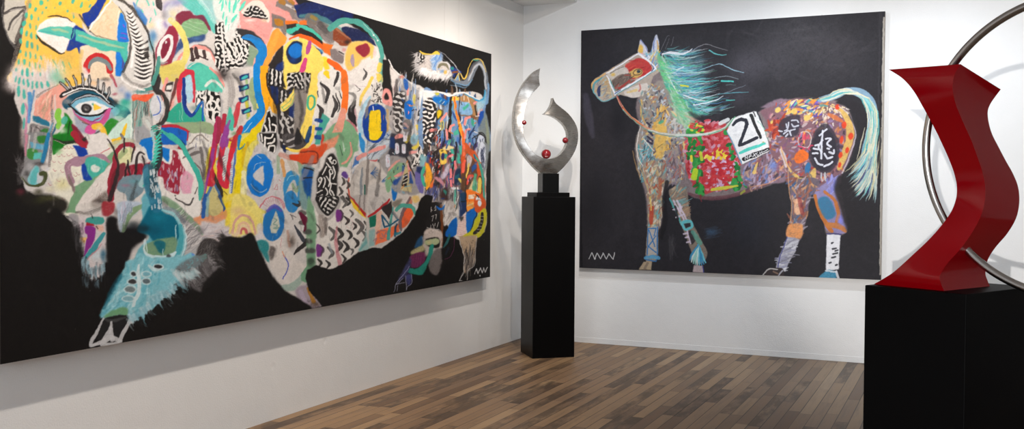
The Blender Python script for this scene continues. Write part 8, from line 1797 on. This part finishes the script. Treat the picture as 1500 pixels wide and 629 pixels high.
P_([(285, 388), (350, 390), (345, 460), (340, 550), (282, 555)], (226, 225, 228), 1, .7); L_([(285, 385), (352, 388)], 6, (60, 60, 120), .85)
for x, y, w in ((320, 455, 16), (325, 478, 20), (318, 495, 16), (330, 465, 12), (300, 520, 8), (330, 530, 8), (312, 430, 6)): L_([(x-w*.5, y), (x+w*.5, y-3)], 8, (50, 50, 56), .9, .5, False)
P_([(265, 570), (290, 552), (325, 560), (328, 592), (250, 592)], (70, 140, 170), 1, .8, True, .2); L_([(330, 560), (340, 590)], 10, (216, 216, 220), .9); L_([(280, 555), (330, 562)], 8, (220, 220, 224), .8)
# ---- front legs
TL(920, 240, 3.7)
P_([(80, 0), (200, 0), (200, 90), (185, 180), (188, 280), (165, 320), (160, 500), (130, 530), (95, 520), (105, 330), (105, 160)], (150, 138, 124), 1, 1, True, .1)
D_([(90, 0), (200, 0), (190, 100), (185, 290), (150, 340), (108, 330), (108, 160)], 190, 26, 9, 80, [(206, 190, 160), (160, 110, 90), (110, 170, 176), (190, 160, 110), (120, 110, 106), (216, 206, 190), (170, 80, 60)], 25, .8, True, .6, .3)
L_([(170, 80), (175, 130), (165, 190)], [14, 18, 14], (176, 90, 60), .7, 1.2, True, .3); L_([(128, 240), (124, 320)], [26, 22], (180, 70, 50), .9, 1, True, .2); L_([(120, 180), (125, 250)], 8, (220, 190, 100), .8); L_([(60, 0), (90, 90), (110, 140)], 6, (200, 160, 100), .7, 1)
P_([(106, 345), (160, 340), (160, 490), (105, 500)], (176, 168, 160), 1, .8)
for p in (((110, 350), (150, 350), (140, 390)), ((112, 360), (145, 450)), ((150, 390), (108, 450)), ((108, 350), (104, 490)), ((158, 345), (158, 490)), ((110, 450), (150, 480)), ((95, 500), (160, 500)), ((95, 520), (150, 530), (162, 500))): L_(p, 6, (50, 110, 170), .9, .5, False)
L_([(92, 510), (130, 505), (162, 510)], [16, 22, 20], (90, 160, 200), .85, .8); P_([(85, 530), (130, 530), (125, 576), (56, 574)], (170, 150, 124), 1, 1); L_([(105, 540), (90, 574)], 14, (120, 104, 92), .7, 1)
P_([(225, 140), (310, 130), (330, 240), (345, 310), (400, 420), (430, 490), (400, 540), (360, 530), (330, 440), (290, 340), (240, 220)], (130, 116, 104), 1, 1, True, .15)
D_([(230, 140), (310, 135), (330, 290), (300, 310), (250, 210)], 50, 44, 9, 30, [(190, 160, 130), (150, 120, 100), (110, 150, 150), (170, 140, 110)], 25, .8, True, .6, .3); L_([(225, 190), (260, 260), (290, 330)], 9, (80, 170, 170), .8)
for p in (((245, 200), (300, 300), (340, 430)), ((265, 200), (320, 310)), ((245, 250), (290, 235)), ((262, 290), (305, 275)), ((300, 380), (340, 370)), ((310, 400), (350, 390)), ((320, 425), (355, 415)), ((280, 220), (285, 260))): L_(p, 10, (206, 190, 206), .85, .6, False)
L_([(255, 230), (270, 300)], 12, (40, 34, 38), .8); P_([(285, 315), (340, 305), (352, 345), (305, 360)], (110, 180, 180), 1, .8, True); P_([(300, 325), (335, 318), (340, 340), (310, 350)], (50, 46, 50), 1, .8); RG(322, 332, 28, 24, 6, (90, 180, 190), -10)
P_([(325, 365), (352, 360), (365, 420), (345, 440)], (44, 40, 44), .9, 1); L_([(350, 370), (390, 430)], [20, 26], (90, 160, 140), .8, 1, True, .3)
for a_ in range(-62, -140, -9): L_([(380, 440), (380+math.cos(math.radians(a_))*48, 455-math.sin(math.radians(a_))*44*1.0), (385+math.cos(math.radians(a_))*74, 450-math.sin(math.radians(a_))*100)], [8, 12, 6], [(110, 190, 206), (150, 200, 190), (60, 140, 180), (200, 216, 210)][int(RNG.integers(4))], .95, .6)
P_([(355, 550), (405, 552), (410, 590), (350, 588)], (176, 160, 160), 1, 1); L_([(405, 555), (410, 590)], 6, (60, 60, 130), .8)
BL(450, 370, 50, 26, (60, 90, 120), .6, .3)
for i in range(12): L_([(410+RNG.random()*20, 350+i*5), (470+RNG.random()*40, 340+i*5)], 3, (70, 100, 130), .35, .8, False)
for _ in range(20): L_([(240+RNG.normal()*14, 380+RNG.random()*60), (236+RNG.normal()*14, 470+RNG.random()*60)], 5, (90, 88, 90), .25, 1.5, False, .5)
L_([(210, 100), (195, 200), (200, 300), (180, 400)], [20, 24, 30, 20], (28, 26, 29), .8, 2)
# ---- signature
TL(840, 200, 2.858)
L_([(65, 512), (76, 486), (88, 514), (98, 488), (112, 512), (124, 488), (138, 514), (148, 490), (164, 516), (172, 487)], 3.6, (190, 190, 192), .95, .5, False)
TL()
L_([(1294.5, 26), (1293.5, 90), (1292.5, 200), (1290.5, 300), (1289.5, 402)], [2.6, 3.6, 3.2, 3.4, 2.6], (176, 168, 156), .9, .6, True, .15); L_([(1291, 40), (1290, 120), (1288, 260), (1286.5, 400)], [1.2, 2.4, 2, 1.2], (24, 22, 25), .7, 1)
FE([(968, 96), (985, 140), (1004, 178)], 60, 14, 2.2, -8, [(110, 200, 130), (90, 190, 150), (150, 190, 150)], .55, 16)
H.finish(0.7, 4.0)
# ------------------------------------------------------------------ canvases
def make_painting(name, label, origin, eu, ev, nout, W, H, thick, gap, buf, box, NUx, NVy, gain, warp_seed, side_col, edge_col, corner_dz=None):
    """origin: lower-left front corner seen from the room; eu, ev: along width and up; nout: into the room"""
    root = empty(name, origin); tag(root, label, 'painting')
    S = buf.S; x0, y0 = box
    us = np.linspace(0, 1, NUx); vs = np.linspace(0, 1, NVy)
    U, V = np.meshgrid(us, vs)
    P = origin[None, None, :]+U[..., None]*W*eu+V[..., None]*H*ev
    # soft waviness of the stretched canvas edge
    PX, PY = project(P.reshape(-1, 3))
    bx = (PX-x0)*S-0.5; by = (PY-y0)*S-0.5
    im = buf.im
    hh, ww, _ = im.shape
    bx = np.clip(bx, 0, ww-1.001); by = np.clip(by, 0, hh-1.001)
    xi = bx.astype(int); yi = by.astype(int); fx = (bx-xi)[:, None]; fy = (by-yi)[:, None]
    c = im[yi, xi]*(1-fx)*(1-fy)+im[yi, xi+1]*fx*(1-fy)+im[yi+1, xi]*(1-fx)*fy+im[yi+1, xi+1]*fx*fy
    c = lin(np.clip(c, 0, 255))
    nv = NUx*NVy
    me = bpy.data.meshes.new('painted_canvas')
    me.vertices.add(nv)
    loc = (P.reshape(-1, 3)-origin)
    me.vertices.foreach_set('co', loc.astype(np.float32).ravel())
    idx = np.arange(nv).reshape(NVy, NUx)
    q = np.stack([idx[:-1, :-1], idx[:-1, 1:], idx[1:, 1:], idx[1:, :-1]], -1).reshape(-1, 4)
    nq = len(q)
    me.loops.add(nq*4); me.loops.foreach_set('vertex_index', q.astype(np.int32).ravel())
    me.polygons.add(nq); me.polygons.foreach_set('loop_start', (np.arange(nq)*4).astype(np.int32))
    me.update(calc_edges=True)
    at = me.color_attributes.new('paint', 'FLOAT_COLOR', 'POINT')
    at.data.foreach_set('color', np.concatenate([c, np.ones((nv, 1))], 1).astype(np.float32).ravel())
    me.polygons.foreach_set('use_smooth', np.ones(nq, bool))
    link('painted_canvas', me, mat_paint(name+'_paint', gain), root)
    # wrapped canvas edge
    e = 0.0008
    v, f = box_verts(-nout*e, eu*W, ev*H, -nout*(thick-e))
    # leave the front face out: the painted sheet covers it
    fs = [q for q in f if q != (0, 3, 2, 1)]
    o = mesh_obj('canvas_edge', v, fs, mat_cloth(name+'_edge', side_col), root)
    # stretcher bars behind
    mw = mat_wood(name+'_stretcher', rgba((178, 150, 112)))
    b = 0.045; z0 = -nout*(thick-0.004)
    for a, w_, h_ in (((0.01, 0.01), W-0.02, b), ((0.01, H-0.01-b), W-0.02, b), ((0.01, 0.01+b), b, H-0.02-2*b), ((W-0.01-b, 0.01+b), b, H-0.02-2*b)):
        v, f = box_verts(z0+eu*a[0]+ev*a[1], eu*w_, ev*h_, -nout*(gap+0.0028))
        mesh_obj('stretcher_bar', v, f, mw, root)
    return root

X = arr(1, 0, 0); Y = arr(0, 1, 0); Z = arr(0, 0, 1)
LT = 0.08
make_painting('bison_painting', 'huge black canvas with a bison patched from colourful abstract shapes, on the left wall',
              arr(LT, -4.8285, 0.5567), Y, Z, X, 4.8285-0.7576, 2.1853-0.5567, 0.045, LT-0.046, BISON, BBOX_B, NB[0], NB[1], 0.9, 1,
              rgba((60, 55, 52)), None)
make_painting('horse_painting', 'dark canvas of a multicoloured standing racehorse numbered 21, on the back wall',
              arr(0.5095, -0.045, 0.5911), X, Z, -Y, 2.7208-0.5095, 2.4335-0.5911, 0.04, 0.0022, HORSE, BBOX_H, NH[0], NH[1], 0.95, 2,
              rgba((176, 166, 152)), None)
# thin wires the bison canvas hangs from
bis = bpy.data.objects['bison_painting']
def wire(px, y0_, y1_):
    a = on_x(px, y0_, 0.035); b = on_x(px, y1_, 0.035)
    a = arr(0.035, b[1], 2.666)
    vs, fs = box_verts(arr(-0.0003, b[1]-0.0003, 2.15)-np.array(bis.location)+arr(0.035, 0, 0), (0.0006, 0, 0), (0, 0.0006, 0), (0, 0, 2.666-2.15))
    mesh_obj('hanging_wire', vs, fs, mat_lacquer('wire_grey', (0.5, 0.48, 0.45, 1), 0.4), bis)
wire(651, 0, 58); wire(672, 20, 64)

# small metal hangers showing over the top edge of the horse canvas
hor = bpy.data.objects['horse_painting']
for px, py in ((929, 39), (1204, 22)):
    q = on_y(px, py, -0.03); q[2] = 2.4335
    v, f = box_verts(q-np.array(hor.location)-arr(0.003, 0, 0.012), (0.006, 0, 0), (0, 0.0285, 0), (0, 0, 0.018))
    mesh_obj('hanging_clip', v, f, mat_steel('hanger_steel', (0.3, 0.29, 0.28, 1), 0.4), hor)
# ------------------------------------------------------------------ light
def spot(name, loc, target, power, col, size=0.03, angle=70, blend=0.6):
    d = bpy.data.lights.new(name, 'SPOT'); d.energy = power; d.color = col; d.shadow_soft_size = size
    d.spot_size = math.radians(angle); d.spot_blend = blend
    o = bpy.data.objects.new(name, d); COL.objects.link(o); o.location = loc
    o.rotation_euler = (Vector(target)-Vector(loc)).to_track_quat('-Z', 'Y').to_euler()
    return o
def area(name, loc, target, power, col, sx, sy):
    d = bpy.data.lights.new(name, 'AREA'); d.energy = power; d.color = col; d.shape = 'RECTANGLE'; d.size = sx; d.size_y = sy
    o = bpy.data.objects.new(name, d); COL.objects.link(o); o.location = loc
    o.rotation_euler = (Vector(target)-Vector(loc)).to_track_quat('-Z', 'Y').to_euler()
    return o
WARM = (1.0, 0.9, 0.8); NEUT = (1.0, 0.95, 0.9); COOL = (0.84, 0.91, 1.0)
# daylight through the shop window behind the photographer
area('window_daylight', ((WX0+WX1)/2, RY-0.02, (WZ0+WZ1)/2), ((WX0+WX1)/2, 0, 1.3), 150, COOL, WX1-WX0, WZ1-WZ0)
# low light from across the street, coming in through the same window
spot('street_light_low', (3.27, -13.3, 1.26), (4.0, 0, 1.5), 2600, (1.0, 0.97, 0.95), 0.02, 21, 0.45)
# track hanging at the edge of the soffit, washing the left wall
for i, y in enumerate((-5.3, -4.3, -3.3, -2.3, -1.3)):
    spot('track_lamp_left', (0.95, y, 2.62), (0.0, y, 0.95), (64, 60, 56, 52, 46)[i], WARM, 0.03, 124, 0.95)
# lamps on the middle track that reach the upper part of the left wall
for y0_, y1_, e_ in ((-4.8, -4.0, 50), (-2.6, -1.3, 115)):
    spot('track_and_fill_lamp', (3.4, y0_, 3.15), (0.0, y1_, 2.25), e_, WARM, 0.03, 50, 0.9)
spot('track_and_fill_lamp', (1.9, -3.7, 3.15), (1.0, 0.0, 1.7), 120, (0.86, 0.92, 1.0), 0.03, 52, 0.9)  # unseen fill spot, added to brighten the left part of the back wall
spot('track_and_fill_lamp', (3.0, -3.7, 3.15), (2.2, 0.0, 1.6), 60, (0.86, 0.92, 1.0), 0.03, 46, 0.9)  # second added fill spot, lifts the back wall further right
# ceiling track washing the back wall
for i, x in enumerate((0.95, 2.0, 3.1, 4.2)):
    spot('track_lamp_back', (x, -1.1, 2.64), (x+0.1, 0.0, 1.0), (30, 46, 38, 16)[i], COOL, 0.03, 125, 0.9)
# lamp that throws the crescent's shadow on the left wall
spot('track_lamp_corner', (1.9, -3.1, 2.95), (0.2, -0.8, 1.4), 190, WARM, 0.02, 42, 0.8)
w = bpy.data.worlds.new('world'); scene.world = w; w.use_nodes = True
w.node_tree.nodes['Background'].inputs[0].default_value = (0.8, 0.88, 1.0, 1); w.node_tree.nodes['Background'].inputs[1].default_value = 0.35
vs_ = scene.view_settings
vs_.view_transform = 'Standard'; vs_.look = 'None'; vs_.gamma = 1.0; vs_.use_curve_mapping = False; vs_.exposure = 0.0
try: scene.cycles.use_denoising = True
except Exception: pass
